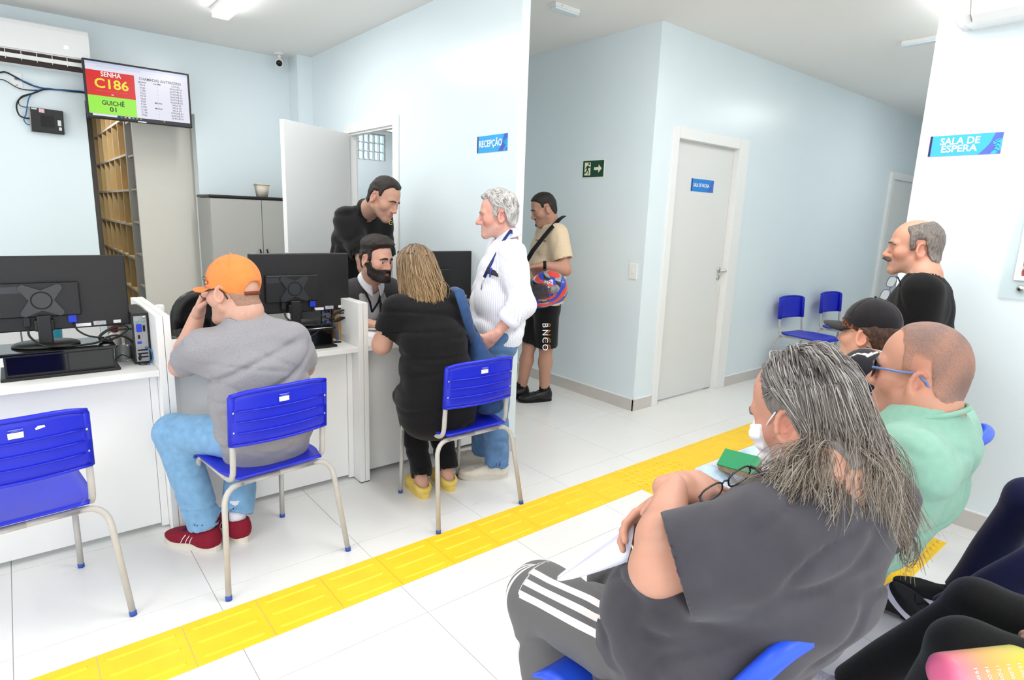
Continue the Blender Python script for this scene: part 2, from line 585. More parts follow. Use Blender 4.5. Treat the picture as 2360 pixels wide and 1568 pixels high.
X0 = 0.343
for k in range(-6, 22):
    x = X0 + k * PT
    if k in (9, 10):
        tact(al_me, x, 1.975)
    elif x < 8:
        tact(bar_me, x, 1.975)
for k in (9, 10):
    tact(al_me, X0 + k * PT, 1.975 - PT)
    tact(al_me, X0 + k * PT, 1.975 - 2 * PT + 0.004)
for k in (9, 10, 11):
    for q in range(3):
        tact(al_me, X0 + k * PT, 0.7 + q * PT)

# ---- ceiling battens (the room's lamps, and added fill lamps in the rooms behind)
M_LED = mat('led_diffuser', (255, 255, 255), 0.5, 0.2, emit=8.0)


def batten(name, loc, rz, label, power, L=1.22):
    t = thing(name, label, 'ceiling light', loc, rz, 'ceiling light battens')
    MB().bx(-0.065, 0.065, -L / 2, L / 2, -0.028, 0.0, 0.004).build('housing', M_WHITE, t)
    MB().bx(-0.055, 0.055, -L / 2 + 0.01, L / 2 - 0.01, -0.062, -0.028, 0.003).build('diffuser', M_LED, t)
    ld = bpy.data.lights.new('lamp', 'AREA')
    ld.shape = 'RECTANGLE'
    ld.size, ld.size_y = 0.11, L - 0.02
    ld.energy = power
    ld.color = (1.0, 0.985, 0.96)
    lo = bpy.data.objects.new('lamp', ld)
    lo.location = (0, 0, -0.068)
    COL.objects.link(lo)
    lo.parent = t
    return t


batten('ceiling_batten', (1.356, 4.49, CEIL), 0, 'lit white ceiling batten above the counter', LAMP_W)
batten('ceiling_batten', (1.35, 1.7, CEIL), 0, 'lit ceiling batten over the yellow strip, above the frame', LAMP_W)
batten('ceiling_batten', (-1.3, 4.4, CEIL), 0, 'lit ceiling batten left of the counter, above the frame', LAMP_W)
batten('ceiling_batten', (-1.3, 1.7, CEIL), 0, 'lit ceiling batten left of the camera, above the frame', LAMP_W)
batten('ceiling_batten', (2.6, 0.2, CEIL), 0, 'lit ceiling batten over the waiting seats, above the frame', LAMP_W)
batten('ceiling_batten', (0.2, -1.2, CEIL), 0, 'lit ceiling batten behind the camera', LAMP_W)
batten('ceiling_batten', (2.85, 1.45, CEIL), 0, 'lit ceiling batten at the corridor mouth, above the frame', LAMP_W * 1.1)
batten('ceiling_batten', (7.2, 1.62, CEIL), math.pi / 2, 'lit ceiling batten in the far corridor', LAMP_W * 0.7)
batten('ceiling_batten', (4.95, 1.42, CEIL), math.pi / 2, 'lit ceiling batten in the near corridor, behind the right wall', LAMP_W * 0.3)
batten('ceiling_batten', (0.5, 7.6, 2.6), 0, 'unseen ceiling light added to brighten the shelf in the file room', LAMP_W * 0.9)  # added lamp, unseen, placed left so it lights the shelf faces
batten('ceiling_batten', (3.3, 6.75, 2.52), math.pi / 2, 'unseen ceiling light added to brighten the room behind the reception door', LAMP_W * 0.2)  # added lamp, unseen; lifts the wall where only daylight enters

# ---- signs
M_SBLUE = mat('sign_blue', (62, 170, 232), 0.4, 0.3)
M_SDARK = mat('sign_navy', (48, 38, 92), 0.4, 0.3)
M_SPURP = mat('sign_violet', (84, 98, 190), 0.4, 0.3)
M_PRINTW = mat('print_white', (250, 250, 250), 0.5, 0.2)
M_SBLUE2 = mat('sign_blue_deep', (38, 132, 215), 0.4, 0.3)


def sign(name, label, o, ux, w, h, lines, size, blue, bold=0.006, widths=None, tx=0.43):
    """o = top left corner on the wall; ux = reading direction"""
    uy = np.array([0, 0, 1.0])
    ux = np.array(ux, float)
    nz = np.cross(ux, uy)
    o = np.array(o, float)
    t = thing(name, label, 'sign', tuple(o))
    def q(x0, x1, y0, y1, d0, d1, nm, mt):
        MB().prism([(x0, -y0), (x1, -y0), (x1, -y1), (x0, -y1)][::-1], nz * d0, ux, uy, nz * (d1 - d0)).build(nm, mt, t)
    q(0, w, 0, h, 0.0, 0.004, 'plate', blue)
    q(0, 0.035 * w, 0, h, 0.004, 0.0048, 'stripe', M_SDARK)
    s = MB()
    pts = [(w, -0.01 * h)] + [(w - 0.10 * w, -0.01 * h)] + [(w - (0.13 + 0.16 * (a / 8.0) ** 1.6) * w, -h * (0.25 + 0.74 * a / 8.0)) for a in range(9)] + [(w - 0.13 * w, -0.99 * h), (w - 0.08 * w, -0.7 * h), (w - 0.12 * w, -0.42 * h), (w - 0.05 * w, -0.28 * h), (w, -0.3 * h)]
    s.prism(pts[::-1], nz * 0.004, ux, uy, nz * 0.0008)
    s.prism([(w - 0.06 * w, -0.99 * h), (w, -0.99 * h), (w, -0.78 * h)], nz * 0.004, ux, uy, nz * 0.0008)
    s.build('ornament', M_SPURP, t)
    s2 = MB()
    for a in range(4):
        s2.tube([nz * 0.0046 + ux * (w * (0.90 + 0.02 * k)) + uy * (-h * (0.38 + 0.15 * a + 0.06 * math.sin(k * 1.4 + a))) for k in range(5)], 0.0009, 4)
    s2.build('scribble', M_SDARK, t)
    n = len(lines)
    for i, ln in enumerate(lines):
        yy = -h * (0.5 if n == 1 else (0.31 + 0.37 * i))
        lettering(ln, size, nz * 0.004 + ux * (w * tx) + uy * yy, ux, uy, M_PRINTW, t, bold, width=(widths[i] if widths else None))
    return t


sign('reception_sign', 'blue reception sign on the partition beside the open door', (XR, 3.254, 1.993), (0, -1, 0), 0.304, 0.1, ['RECEPÇÃO'], 0.056, M_SBLUE, 0.02, [0.235], 0.45)
sign('waiting_room_sign', 'blue waiting room sign on the bright right-hand wall', (XS, 1.146, 1.979), (0, -1, 0), 0.30, 0.099, ['SALA DE', 'ESPERA'], 0.046, M_SBLUE, 0.02, [0.165, 0.15], 0.43)
p0, p1 = on_y(1594, 411, 2.998), on_y(1642, 445, 2.998)
sign('vaccine_room_sign', 'blue vaccine room sign stuck on the closed white door', (p0[0], 2.998, p0[2]), (1, 0, 0), p1[0] - p0[0], 0.1, ['SALA DE VACINA'], 0.04, M_SBLUE2, 0.02, [0.225], 0.44)

# exit sign
ex = thing('exit_sign', 'green emergency exit sign with running man and arrow', 'sign', (XE, 3.662, 1.983))
MB().bx(-0.0035, 0, -0.242, 0.0, -0.142, 0, 0.001).build('backing', mat('sign_cream', (240, 240, 225), 0.5, 0.3), ex)
M_GRN = mat('sign_green', (24, 72, 50), 0.45, 0.3)
MB().bx(-0.0045, -0.0034, -0.236, -0.006, -0.136, -0.006).build('panel', M_GRN, ex)
M_LUM = mat('sign_luminous', (238, 240, 205), 0.5, 0.3)
ux, uy, nz = np.array([0, -1.0, 0]), np.array([0, 0, 1.0]), np.array([-1.0, 0, 0])
MB().prism([(0.026, -0.02), (0.092, -0.02), (0.092, -0.122), (0.026, -0.122)][::-1], nz * 0.0045, ux, uy, nz * 0.0005).build('doorway_symbol', M_LUM, ex)
a = [(0.132, -0.060), (0.180, -0.060), (0.180, -0.038), (0.216, -0.071), (0.180, -0.104), (0.180, -0.082), (0.132, -0.082)]
MB().prism(a[::-1], nz * 0.0045, ux, uy, nz * 0.0005).build('arrow', M_LUM, ex)
r = MB()
def seg2(p, q, wd):
    p, q = np.array(p), np.array(q)
    d = (q - p) / np.linalg.norm(q - p)
    n_ = np.array([-d[1], d[0]]) * wd
    r.prism([tuple(p + n_), tuple(q + n_), tuple(q - n_), tuple(p - n_)][::-1], nz * 0.005, ux, uy, nz * 0.0005)
seg2((0.066, -0.045), (0.056, -0.075), 0.009)
seg2((0.056, -0.075), (0.072, -0.092), 0.0055); seg2((0.072, -0.092), (0.066, -0.116), 0.005)
seg2((0.056, -0.075), (0.044, -0.098), 0.0055); seg2((0.044, -0.098), (0.022, -0.104), 0.005)
seg2((0.066, -0.047), (0.046, -0.056), 0.004); seg2((0.046, -0.056), (0.036, -0.07), 0.004)
seg2((0.066, -0.047), (0.082, -0.062), 0.004); seg2((0.082, -0.062), (0.09, -0.056), 0.004)
r.prism([(0.075 + 0.009 * math.cos(t), -0.031 + 0.009 * math.sin(t)) for t in np.linspace(0, 2 * math.pi, 11)[:-1]], nz * 0.005, ux, uy, nz * 0.0005)
r.build('running_figure', M_GRN, ex)

# light switch
sw = thing('light_switch', 'white light switch on the exit sign wall', 'switch', (XE, 3.049, 1.118))
MB().bx(-0.008, 0, -0.041, 0.041, -0.062, 0.062, 0.004).build('plate', M_WHITE, sw)
MB().bx(-0.0125, -0.008, -0.012, 0.012, -0.016, 0.016, 0.002).build('rocker', M_WHITE, sw)

# emergency lights on the ceiling
def emergency(loc, rz, label):
    t = thing('emergency_light', label, 'emergency light', loc, rz, 'emergency lights')
    MB().bx(-0.115, 0.115, -0.03, 0.03, -0.028, 0, 0.004).build('housing', M_WHITE, t)
    MB().bx(-0.112, 0.112, -0.027, 0.027, -0.04, -0.028, 0.003).build('lens', mat('clear_lens', (225, 238, 244), 0.15, 0.5), t)
    MB().cyl((-0.06, -0.03, -0.014), (-0.06, -0.032, -0.014), 0.003, n=8).build('test_button', M_DARK, t)
emergency((3.065, 3.24, CEIL), 0, 'small white emergency light on the ceiling above the corner')
emergency((5.40, 1.85, CEIL), math.pi / 2, 'small white emergency light on the ceiling near the right wall')
# ================================================================ furniture
M_BLUE = mat('blue_polypropylene', (26, 38, 196), 0.34, 0.45, noise=0.04, nscale=6, bump=0.02, bscale=300)
M_BLUE2 = mat('blue_shell_plastic', (38, 84, 226), 0.38, 0.45, noise=0.03, nscale=6)
M_TUBE = mat('grey_enamel_tube', (190, 186, 180), 0.35, 0.5, noise=0.05, nscale=20, rgb2=None)
M_CAP = mat('blue_foot_cap', (52, 82, 165), 0.5, 0.4)
M_STICK = mat('label_paper', (226, 226, 226), 0.6, 0.2, noise=0.12, nscale=180)


def arc(p0, p1, p2, n=6):
    """quadratic bend"""
    p0, p1, p2 = [np.array(q, float) for q in (p0, p1, p2)]
    return [(1 - t) ** 2 * p0 + 2 * t * (1 - t) * p1 + t * t * p2 for t in np.linspace(0, 1, n)]


def school_chair(loc, rz, label, group):
    t = thing('school_chair', label, 'chair', loc, rz, group)
    R = 0.0115
    for s in (-1, 1):
        MB().tube([(s * 0.19, 0.24, 0.0), (s * 0.187, 0.222, 0.37)] + arc((s * 0.187, 0.222, 0.37), (s * 0.186, 0.218, 0.437), (s * 0.186, 0.155, 0.440), 6), R, 10).build('leg', M_TUBE, t)
        MB().tube([(s * 0.186, 0.155, 0.440), (s * 0.188, -0.10, 0.438)], R, 10).build('seat_rail', M_TUBE, t)
        MB().tube([(s * 0.188, -0.10, 0.438)] + arc((s * 0.188, -0.11, 0.438), (s * 0.19, -0.172, 0.437), (s * 0.19, -0.178, 0.50), 6) + [(s * 0.187, -0.198, 0.78)], R, 10).build('back_post', M_TUBE, t)
        MB().tube([(0, -0.165, 0.428), (s * 0.15, -0.165, 0.428)] + arc((s * 0.15, -0.165, 0.428), (s * 0.228, -0.168, 0.43), (s * 0.235, -0.19, 0.35), 7) + [(s * 0.2625, -0.25, 0.0)], R, 10).build('leg', M_TUBE, t)
        MB().cyl((s * 0.19, 0.24, 0.0), (s * 0.1895, 0.239, 0.018), 0.0125, n=10).build('foot_cap', M_CAP, t)
        MB().cyl((s * 0.2625, -0.25, 0.0), (s * 0.2612, -0.247, 0.018), 0.0125, n=10).build('foot_cap', M_CAP, t)

    def seat_pt(u, v):
        x = (u - 0.5) * 2
        y = -0.195 + 0.42 * v
        wid = 0.205 - 0.03 * max(0, 0.25 - v) / 0.25 * 1.0
        z = 0.462 - 0.010 * math.sin(math.pi * min(1, max(0, v))) * (1 - x * x) - 0.035 * max(0, (v - 0.82) / 0.18) ** 2
        return (x * wid, y, z)
    sm = MB().grid(seat_pt, 12, 14, 0.007)
    sm.build('seat', M_BLUE, t)

    def by(x, z):
        return -0.197 - 0.030 * (1 - (x / 0.2) ** 2) - 0.03 * (z - 0.6)

    def back_pt(u, v):
        x = (u - 0.5) * 2 * 0.198
        top = 0.800 + 0.016 * (1 - ((u - 0.5) * 2) ** 4)
        z = 0.600 + (top - 0.600) * v
        return (x, by(x, z), z)
    bk = MB().grid(lambda u, v: back_pt(1 - u, v), 14, 8, 0.006).build('backrest', M_BLUE, t)
    for k, z in enumerate((0.652, 0.696, 0.740)):
        MB().tube([(x, by(x, z) - 0.009, z) for x in np.linspace(-0.18, 0.18, 9)], 0.0055, 6, flat=0.6).build('rib', M_BLUE, bk)
    rm = MB()
    rm.tube([(x, by(x, 0.8) - 0.004, 0.800 + 0.016 * (1 - (x / 0.198) ** 4)) for x in np.linspace(-0.195, 0.195, 13)], 0.009, 8)
    rm.tube([(x, by(x, 0.6) - 0.004, 0.602) for x in np.linspace(-0.195, 0.195, 9)], 0.006, 8)
    rm.build('rim', M_BLUE, bk)
    for s in (-1, 1):
        MB().tube([(s * 0.190, -0.186, 0.598), (s * 0.188, -0.199, 0.79), (s * 0.186, -0.2, 0.803)], [0.0165, 0.0165, 0.012], 12).build('post_sleeve', M_BLUE, bk)
        for z in (0.655, 0.735):
            y = -0.186 - 0.013 * (z - 0.598) / 0.192 - 0.0165
            MB().cyl((s * 0.189, y + 0.002, z), (s * 0.189, y - 0.002, z), 0.0045, n=10).build('rivet', M_CHROME, bk)
    MB().bx(-0.022, 0.018, by(0, 0.77) - 0.0115, by(0, 0.77) - 0.0075, 0.757, 0.776).build('label_sticker', M_STICK, bk)
    MB().bx(-0.02, 0.018, by(0, 0.79) - 0.0115, by(0, 0.79) - 0.0075, 0.7835, 0.7865).bx(-0.012, 0.010, by(0, 0.79) - 0.0115, by(0, 0.79) - 0.0075, 0.7795, 0.7815).build('moulded_text', mat('pale_ink', (120, 130, 220), 0.5, 0.3), bk)
    return t


G1 = 'blue school chairs at the counter'
ch3 = school_chair((1.71, 2.49, 0), 0.01, 'blue plastic chair holding the woman in black, nearest the standing old man', G1)
ch2 = dup(ch3, (0.752, 2.568, 0), 0.118, 'blue plastic chair under the man in the orange cap', G1)
ch1 = dup(ch3, (-0.068, 2.625, 0), 0.10, 'empty blue plastic chair cut by the left edge, in front of the left desk', G1)
b1 = [c for c in ch1.children if c.name.startswith('backrest')][0]
MB().prism([(0.02, 0), (0.045, 0.006), (0.043, 0.013), (0.026, 0.013), (0.018, 0.006)], (0.03, -0.2385, 0.772), (1, 0, 0), (0, -0.03, 1), (0, -0.001, 0)).build('torn_sticker', M_STICK, b1)
G2 = 'blue school chairs against the corridor wall'
p = on_z(1850, 768, 0.46)
dup(ch3, (6.02, 2.66, 0), math.pi - 0.12, 'empty blue plastic chair against the corridor wall, nearer the white door', G2)
dup(ch3, (6.88, 2.64, 0), math.pi - 0.1, 'empty blue plastic chair against the corridor wall, farther from the white door', G2)

# ---- beam seating
bs = thing('beam_seating', 'row of blue shell seats on a black beam, facing the counter', 'bench', (1.10, 0.70, 0), math.radians(4.5))
MB().bx(-0.22, 1.72, 0.0, 0.06, 0.33, 0.39, 0.004).build('beam', M_BLACK, bs)
for x in (0.02, 1.475):
    MB().bx(x - 0.025, x + 0.025, 0.005, 0.055, 0.05, 0.335, 0.004).build('upright', M_BLACK, bs)
    fb = MB().bx(x - 0.03, x + 0.03, -0.22, 0.36, 0.015, 0.06, 0.006).build('foot_bar', M_BLACK, bs)
    for y in (-0.205, 0.345):
        MB().ball((x, y, 0.018), (0.034, 0.03, 0.018), 12).build('glide', M_DARK, fb)


def shell(cx):
    def bp(u, v):
        x = (u - 0.5) * 2
        z = 0.50 + 0.33 * v
        y = -0.195 - 0.105 * v - 0.035 * v * v + 0.045 * x * x
        wid = 0.225 - 0.03 * (1 - v) - 0.035 * max(0, (v - 0.8) / 0.2) ** 2
        zz = z - 0.03 * abs(x) ** 3 * v
        return (cx + x * wid, y, zz)
    bk = MB().grid(lambda u, v: bp(1 - u, v), 14, 12, 0.007).build('backrest', M_BLUE2, bs)
    rim = [np.array(bp(u, 1.0)) for u in np.linspace(0.03, 0.97, 13)]
    rim = [np.array(bp(0.0, v)) for v in np.linspace(0.05, 0.97, 9)] + rim + [np.array(bp(1.0, v)) for v in np.linspace(0.97, 0.05, 9)]
    MB().tube([q + np.array([0, -0.014, 0]) for q in rim], 0.019, 8, flat=0.75).build('rim', M_BLUE2, bk)

    def sp(u, v):
        x = (u - 0.5) * 2
        y = -0.20 + 0.43 * v
        z = 0.445 - 0.02 * math.sin(math.pi * v) + 0.02 * x * x - 0.03 * max(0, (v - 0.85) / 0.15) ** 2 + 0.05 * max(0, (0.12 - v) / 0.12) ** 2
        return (cx + x * 0.225, y, z)
    st = MB().grid(sp, 12, 14, 0.008).build('seat', M_BLUE2, bs)
    MB().bx(cx - 0.05, cx + 0.05, -0.06, 0.12, 0.385, 0.425, 0.004).build('bracket', M_BLACK, st)


for cx in (0.0, 0.46, 0.92, 1.38):
    shell(cx)

# ---- counter desks
def desk(x0, x1, label, hole):
    t = thing('reception_desk', label, 'desk', (x0, 2.955, 0), 0, 'white reception desks')
    w = x1 - x0
    for x in (0, w - 0.0265):
        sp_ = MB().bx(x, x + 0.0265, 0.0, 0.685, 0.006, 1.025, 0.0012).build('side_panel', M_MEL, t)
        MB().bx(x + 0.002, x + 0.0245, 0.004, 0.03, 0.0, 0.006).build('glide', M_DARK, sp_)
    wt = MB().bx(0.0275, w - 0.0275, 0.008, 0.685, 0.757, 0.785, 0.0015).build('worktop', M_MEL, t)
    MB().bx(0.058, w - 0.058, 0.092, 0.110, 0.028, 0.757).build('front_panel', M_MEL, t)
    for x in (0.0275, w - 0.0565):
        MB().bx(x, x + 0.029, 0.086, 0.112, 0.012, 0.757).build('filler_strip', M_MEL, t)
    MB().lathe([(0.026, 0.7845), (0.026, 0.7862)], (hole, 0.19, 0), 20).build('cable_hole', M_DARK, wt)
    return t


desk(-0.430, 0.4815, 'white left reception desk with monitor, seen behind the empty blue chair', 0.86)
desk(0.4835, 1.4215, 'white middle reception desk in front of the man in the orange cap', 0.87)
desk(1.4235, 2.366, 'white right reception desk between the woman in black and the clerk', 0.87)
ZT = 0.785


# ---- monitors
def monitor(loc, rz, label, ry=0.0):
    t = thing('monitor', label, 'monitor', loc, rz, 'black monitors seen from behind')
    w, z0, z1 = 0.262, 0.062, 0.376
    MB().bx(-w, w, -0.012, 0.014, z0, z1, 0.005).build('housing', M_BLACK, t)
    MB().bx(-w + 0.008, w - 0.008, 0.0138, 0.0146, z0 + 0.012, z1 - 0.008).build('screen', M_BLACKG, t)
    hb = MB().bx(-0.19, 0.085, -0.034, -0.012, z0 + 0.06, z1 - 0.11, 0.006)
    hb.build('rear_cover', M_BLACK, t)
    vt = MB()
    for k in range(14):
        vt.bx(-0.06 + k * 0.008, -0.056 + k * 0.008, -0.0335, -0.03, z1 - 0.1105, z1 - 0.1085)
    vt.build('vents', M_DARK, t)
    cx, cz = -0.048, z0 + 0.132
    pl = []
    for k in range(4):
        a = math.pi / 4 + k * math.pi / 2
        e = np.array([math.cos(a) * 1.12, math.sin(a)])
        n = np.array([-e[1], e[0]]) / np.linalg.norm(e)
        pl += [tuple(e * 0.083 - n * 0.012), tuple(e * 0.088), tuple(e * 0.083 + n * 0.012)]
        b = a + math.pi / 4
        pl += [(math.cos(b) * 0.042, math.sin(b) * 0.042)]
    br = MB().prism([(cx + q[0], cz + q[1]) for q in pl], (0, -0.034, 0), (1, 0, 0), (0, 0, 1), (0, -0.012, 0))
    br.build('mount_bracket', mat('satin_black', (38, 38, 40), 0.28, 0.6), t)
    MB().tube([(cx + 0.035 * math.cos(a), -0.047, cz + 0.035 * math.sin(a)) for a in np.linspace(0, 2 * math.pi, 21)[:-1]], 0.0025, 6, closed=True).build('pivot_ring', M_DARK, t)
    MB().bx(cx - 0.024, cx + 0.026, -0.055, -0.022, 0.01, z0 + 0.07, 0.006).bx(cx - 0.034, cx + 0.034, -0.05, -0.014, z0 + 0.002, z0 + 0.05, 0.006).build('neck', M_BLACK, t)
    MB().lathe([(0.118, 0.0), (0.118, 0.006), (0.105, 0.014), (0.03, 0.018)], (0, 0, 0), 32, Matrix.Diagonal((1.0, 0.75, 1.0))).build('base', M_BLACK, t).location = (cx, -0.02, 0)
    MB().bx(0.035, 0.066, -0.030, -0.012, z0 + 0.028, z0 + 0.062, 0.003).build('video_plug', mat('plug_blue', (24, 54, 190), 0.4, 0.4), t)
    MB().bx(-0.115, -0.092, -0.03, -0.01, z0 + 0.02, z0 + 0.066, 0.003).build('power_plug', M_BLACK, t)
    MB().bx(0.012, 0.118, -0.0126, -0.0118, z0 + 0.004, z0 + 0.034).build('rating_plate', mat('dark_label', (28, 28, 30), 0.4, 0.4), t)
    MB().bx(0.06, 0.115, -0.0132, -0.0124, z0 + 0.006, z0 + 0.020).build('white_label', M_STICK, t)
    MB().bx(0.198, 0.226, -0.0132, -0.0124, z0 + 0.012, z0 + 0.026).build('white_label', M_STICK, t)
    MB().bx(0.124, 0.170, -0.0132, -0.0124, z0 + 0.008, z0 + 0.026).build('asset_label', mat('silver_label', (170, 170, 174), 0.35, 0.5, noise=0.25, nscale=90), t)
    MB().bx(-0.186, -0.09, -0.0345, -0.0338, z1 - 0.150, z1 - 0.124).build('badge', mat('badge_grey', (44, 44, 50), 0.3, 0.5), t)
    return t


def riser(loc, w, label):
    t = thing('monitor_riser', label, 'monitor stand', loc, 0, 'black monitor risers')
    MB().bx(0, w, 0, 0.235, 0.098, 0.112, 0.004).build('top_plate', M_BLACKG, t)
    MB().bx(0.012, w - 0.012, 0.012, 0.225, 0.012, 0.098).build('body', M_BLACK, t)
    MB().bx(0.02, w * 0.55, 0.0095, 0.0122, 0.018, 0.094).bx(w * 0.56, w - 0.02, 0.0095, 0.0122, 0.018, 0.094).build('glossy_panel', M_BLACKG, t)
    MB().bx(-0.004, w + 0.006, -0.004, 0.235, 0.0, 0.013, 0.003).build('base_plate', M_BLACK, t)
    return t


riser((-0.078, 3.055, ZT), 0.395, 'black glossy monitor riser on the left desk')
riser((0.905, 3.03, ZT), 0.395, 'black monitor riser on the middle desk behind the man in the orange cap')
riser((1.72, 3.08, ZT), 0.395, 'black monitor riser on the right desk, hidden behind the woman')
monitor((0.128, 3.205, ZT + 0.113), -0.02, 'black monitor on the left desk, back toward the room')
monitor((1.182, 3.195, ZT + 0.113), -0.035, 'black monitor on the middle desk, right of the orange cap')
monitor((2.075, 3.27, ZT + 0.113), -0.05, 'black monitor on the right desk, half behind the woman\'s hair')


# ---- computers
M_PCGREY = mat('io_panel_grey', (150, 150, 152), 0.4, 0.4, metal=0.3, noise=0.08, nscale=60)


def tower(loc, label):
    t = thing('desktop_computer', label, 'computer', loc, 0, 'small black computers on the desks')
    MB().bx(0, 0.066, 0, 0.29, 0, 0.235, 0.003).build('case', M_BLACK, t)
    pn = MB().bx(0.008, 0.058, -0.003, 0.001, 0.012, 0.222).build('rear_panel', M_PCGREY, t)
    MB().bx(0.016, 0.036, -0.014, -0.003, 0.150, 0.185, 0.002).bx(0.016, 0.032, -0.006, -0.003, 0.095, 0.105).build('video_plug', MATS['plug_blue'], pn)
    MB().bx(0.042, 0.050, -0.006, -0.003, 0.150, 0.178).bx(0.020, 0.027, -0.006, -0.003, 0.118, 0.135).bx(0.014, 0.054, -0.0055, -0.003, 0.030, 0.036).bx(0.014, 0.054, -0.0055, -0.003, 0.046, 0.052).bx(0.014, 0.054, -0.0055, -0.003, 0.062, 0.068).build('port', M_DARK, pn)
    MB().cyl((0.022, -0.006, 0.200), (0.022, -0.003, 0.200), 0.006, n=10).cyl((0.044, -0.006, 0.200), (0.044, -0.003, 0.200), 0.006, n=10).build('round_port', mat('port_mint', (120, 170, 160), 0.4, 0.4), pn)
    MB().cyl((0.05, -0.007, 0.216), (0.05, -0.003, 0.216), 0.007, n=12).build('thumb_screw', M_CHROME, pn)
    return t


tower((0.386, 3.125, ZT), 'small upright black computer against the partition on the left desk')
tower((1.312, 3.26, ZT), 'small upright black computer on the middle desk behind its monitor')
tower((2.28, 3.33, ZT), 'small upright black computer at the wall end of the right desk')
MB().bx(1.380, 1.3935, 3.18, 3.42, ZT, ZT + 0.175).build('cardboard_folder', mat('kraft_card', (176, 142, 104), 0.8, 0.2, noise=0.05))
tag(bpy.data.objects['cardboard_folder'], 'brown card folder standing beside the computer on the middle desk', 'folder')


# ---- cables
def cable(name, label, pts, r, material, sub=6):
    P = [np.array(q, float) for q in pts]
    out = []
    n = len(P)
    for i in range(n - 1):
        a, b, c, d = P[max(i - 1, 0)], P[i], P[i + 1], P[min(i + 2, n - 1)]
        for k in range(sub):
            t = k / sub
            out.append(0.5 * ((2 * b) + (-a + c) * t + (2 * a - 5 * b + 4 * c - d) * t * t + (-a + 3 * b - 3 * c + d) * t ** 3))
    out.append(P[-1])
    o = MB().tube(out, r, 7).build(name, material)
    return tag(o, label, 'cable')


M_CBL = mat('black_cable', (24, 23, 24), 0.5, 0.4)
M_CBLB = mat('blue_cable', (40, 100, 165), 0.5, 0.4)
zt = ZT + 0.112
for (mx, my, dx, nm) in ((0.128, 3.205, 0.0, 'left'), (1.182, 3.195, 0.94, 'middle')):
    cable('power_cable', 'black power cable drooping from the %s desk monitor to its computer' % nm,
          [(mx - 0.103, my - 0.03, zt + 0.075), (mx - 0.10, my - 0.05, zt + 0.045), (mx - 0.06, my - 0.10, zt + 0.014), (mx + 0.02, my - 0.115, zt + 0.006), (mx + 0.12, my - 0.10, zt + 0.008), (mx + 0.18, my - 0.08, zt + 0.03), (mx + 0.235, my - 0.06, zt + 0.012), (mx + 0.265, my - 0.05, zt - 0.03), (mx + 0.277, my - 0.085, zt - 0.09), (mx + 0.280, my - 0.083, ZT + 0.05)], 0.0045, M_CBL)
    c0 = np.array([mx + 0.19, my - 0.055, zt + 0.036])
    cable('video_cable', 'black video cable looped between the %s desk monitor and its computer' % nm,
          [(mx + 0.052, my - 0.022, zt + 0.09), (mx + 0.062, my - 0.055, zt + 0.06), (mx + 0.10, my - 0.075, zt + 0.034), (mx + 0.15, my - 0.07, zt + 0.022)] +
          [tuple(c0 + np.array([0.055 * math.cos(a), 0.012 * math.sin(a * 0.5), 0.024 * math.sin(a) + 0.35 * 0.055 * math.cos(a)])) for a in np.linspace(math.pi, math.pi * 6.6, 34)] +
          [(mx + 0.262, my - 0.05, zt + 0.048), (mx + 0.284, my - 0.092, ZT + 0.168)], 0.004, M_CBL, 3)
cable('network_cable', 'thin blue network cable behind the computer on the left desk', [(0.43, 3.118, ZT + 0.075), (0.446, 3.10, ZT + 0.07), (0.452, 3.09, ZT + 0.03), (0.435, 3.085, ZT + 0.004), (0.43, 3.14, ZT - 0.02)], 0.003, M_CBLB)
cable('network_cable', 'thin blue network cable rising from the hole in the middle desk', [(1.33, 3.26, ZT + 0.11), (1.352, 3.20, ZT + 0.105), (1.36, 3.16, ZT + 0.05), (1.352, 3.145, ZT - 0.02)], 0.003, M_CBLB)
cable('thin_cable', 'thin black cable hanging down in front of the middle desk riser', [(1.26, 3.09, zt + 0.02), (1.20, 3.03, zt - 0.02), (1.13, 3.015, ZT + 0.06), (1.07, 3.012, ZT + 0.02)], 0.0022, M_CBL)
cable('thin_cable', 'thin black cable lying on the left desk beside the riser', [(0.325, 3.16, ZT + 0.03), (0.34, 3.13, ZT + 0.05), (0.37, 3.11, ZT + 0.035), (0.40, 3.10, ZT + 0.004), (0.43, 3.09, ZT + 0.004)], 0.0022, M_CBL)
cable('power_cable', 'black cables dropping beside the monitor on the right desk', [(2.10, 3.25, zt + 0.08), (2.2, 3.22, zt + 0.03), (2.30, 3.28, zt - 0.01), (2.315, 3.30, ZT + 0.06)], 0.0045, M_CBL)

# ---- small things on the desks
sb = thing('sanitizer_bottle', 'white-capped clear bottle behind the partition of the middle desk', 'bottle', (0.56, 3.50, ZT))
MB().lathe([(0.03, 0), (0.032, 0.01), (0.032, 0.14), (0.014, 0.165), (0.014, 0.185)], (0, 0, 0), 20).build('bottle_body', mat('clear_plastic', (235, 240, 240), 0.1, 0.5, trans=0.7), sb)
MB().lathe([(0.022, 0.178), (0.023, 0.183), (0.023, 0.208), (0.018, 0.213)], (0, 0, 0), 20).build('cap', M_WHITE, sb)
tape = thing('barcode_reader', 'white and teal scanner lying behind the left monitor', 'scanner', (0.13, 3.55, ZT))
MB().lathe([(0.085, 0.0), (0.088, 0.008), (0.07, 0.012)], (0, 0, 0), 28, Matrix.Diagonal((1.0, 0.6, 1.0))).build('base', mat('teal_plastic', (30, 150, 175), 0.4, 0.4), tape)
MB().lathe([(0.075, 0.012), (0.07, 0.04), (0.05, 0.06), (0.02, 0.068)], (0, 0, 0), 28, Matrix.Diagonal((1.0, 0.6, 1.0))).build('housing', M_WHITE, tape)
MB().lathe([(0.022, 0.068), (0.024, 0.12), (0.03, 0.13)], (0, 0, 0), 18).build('head', MATS['teal_plastic'], tape)
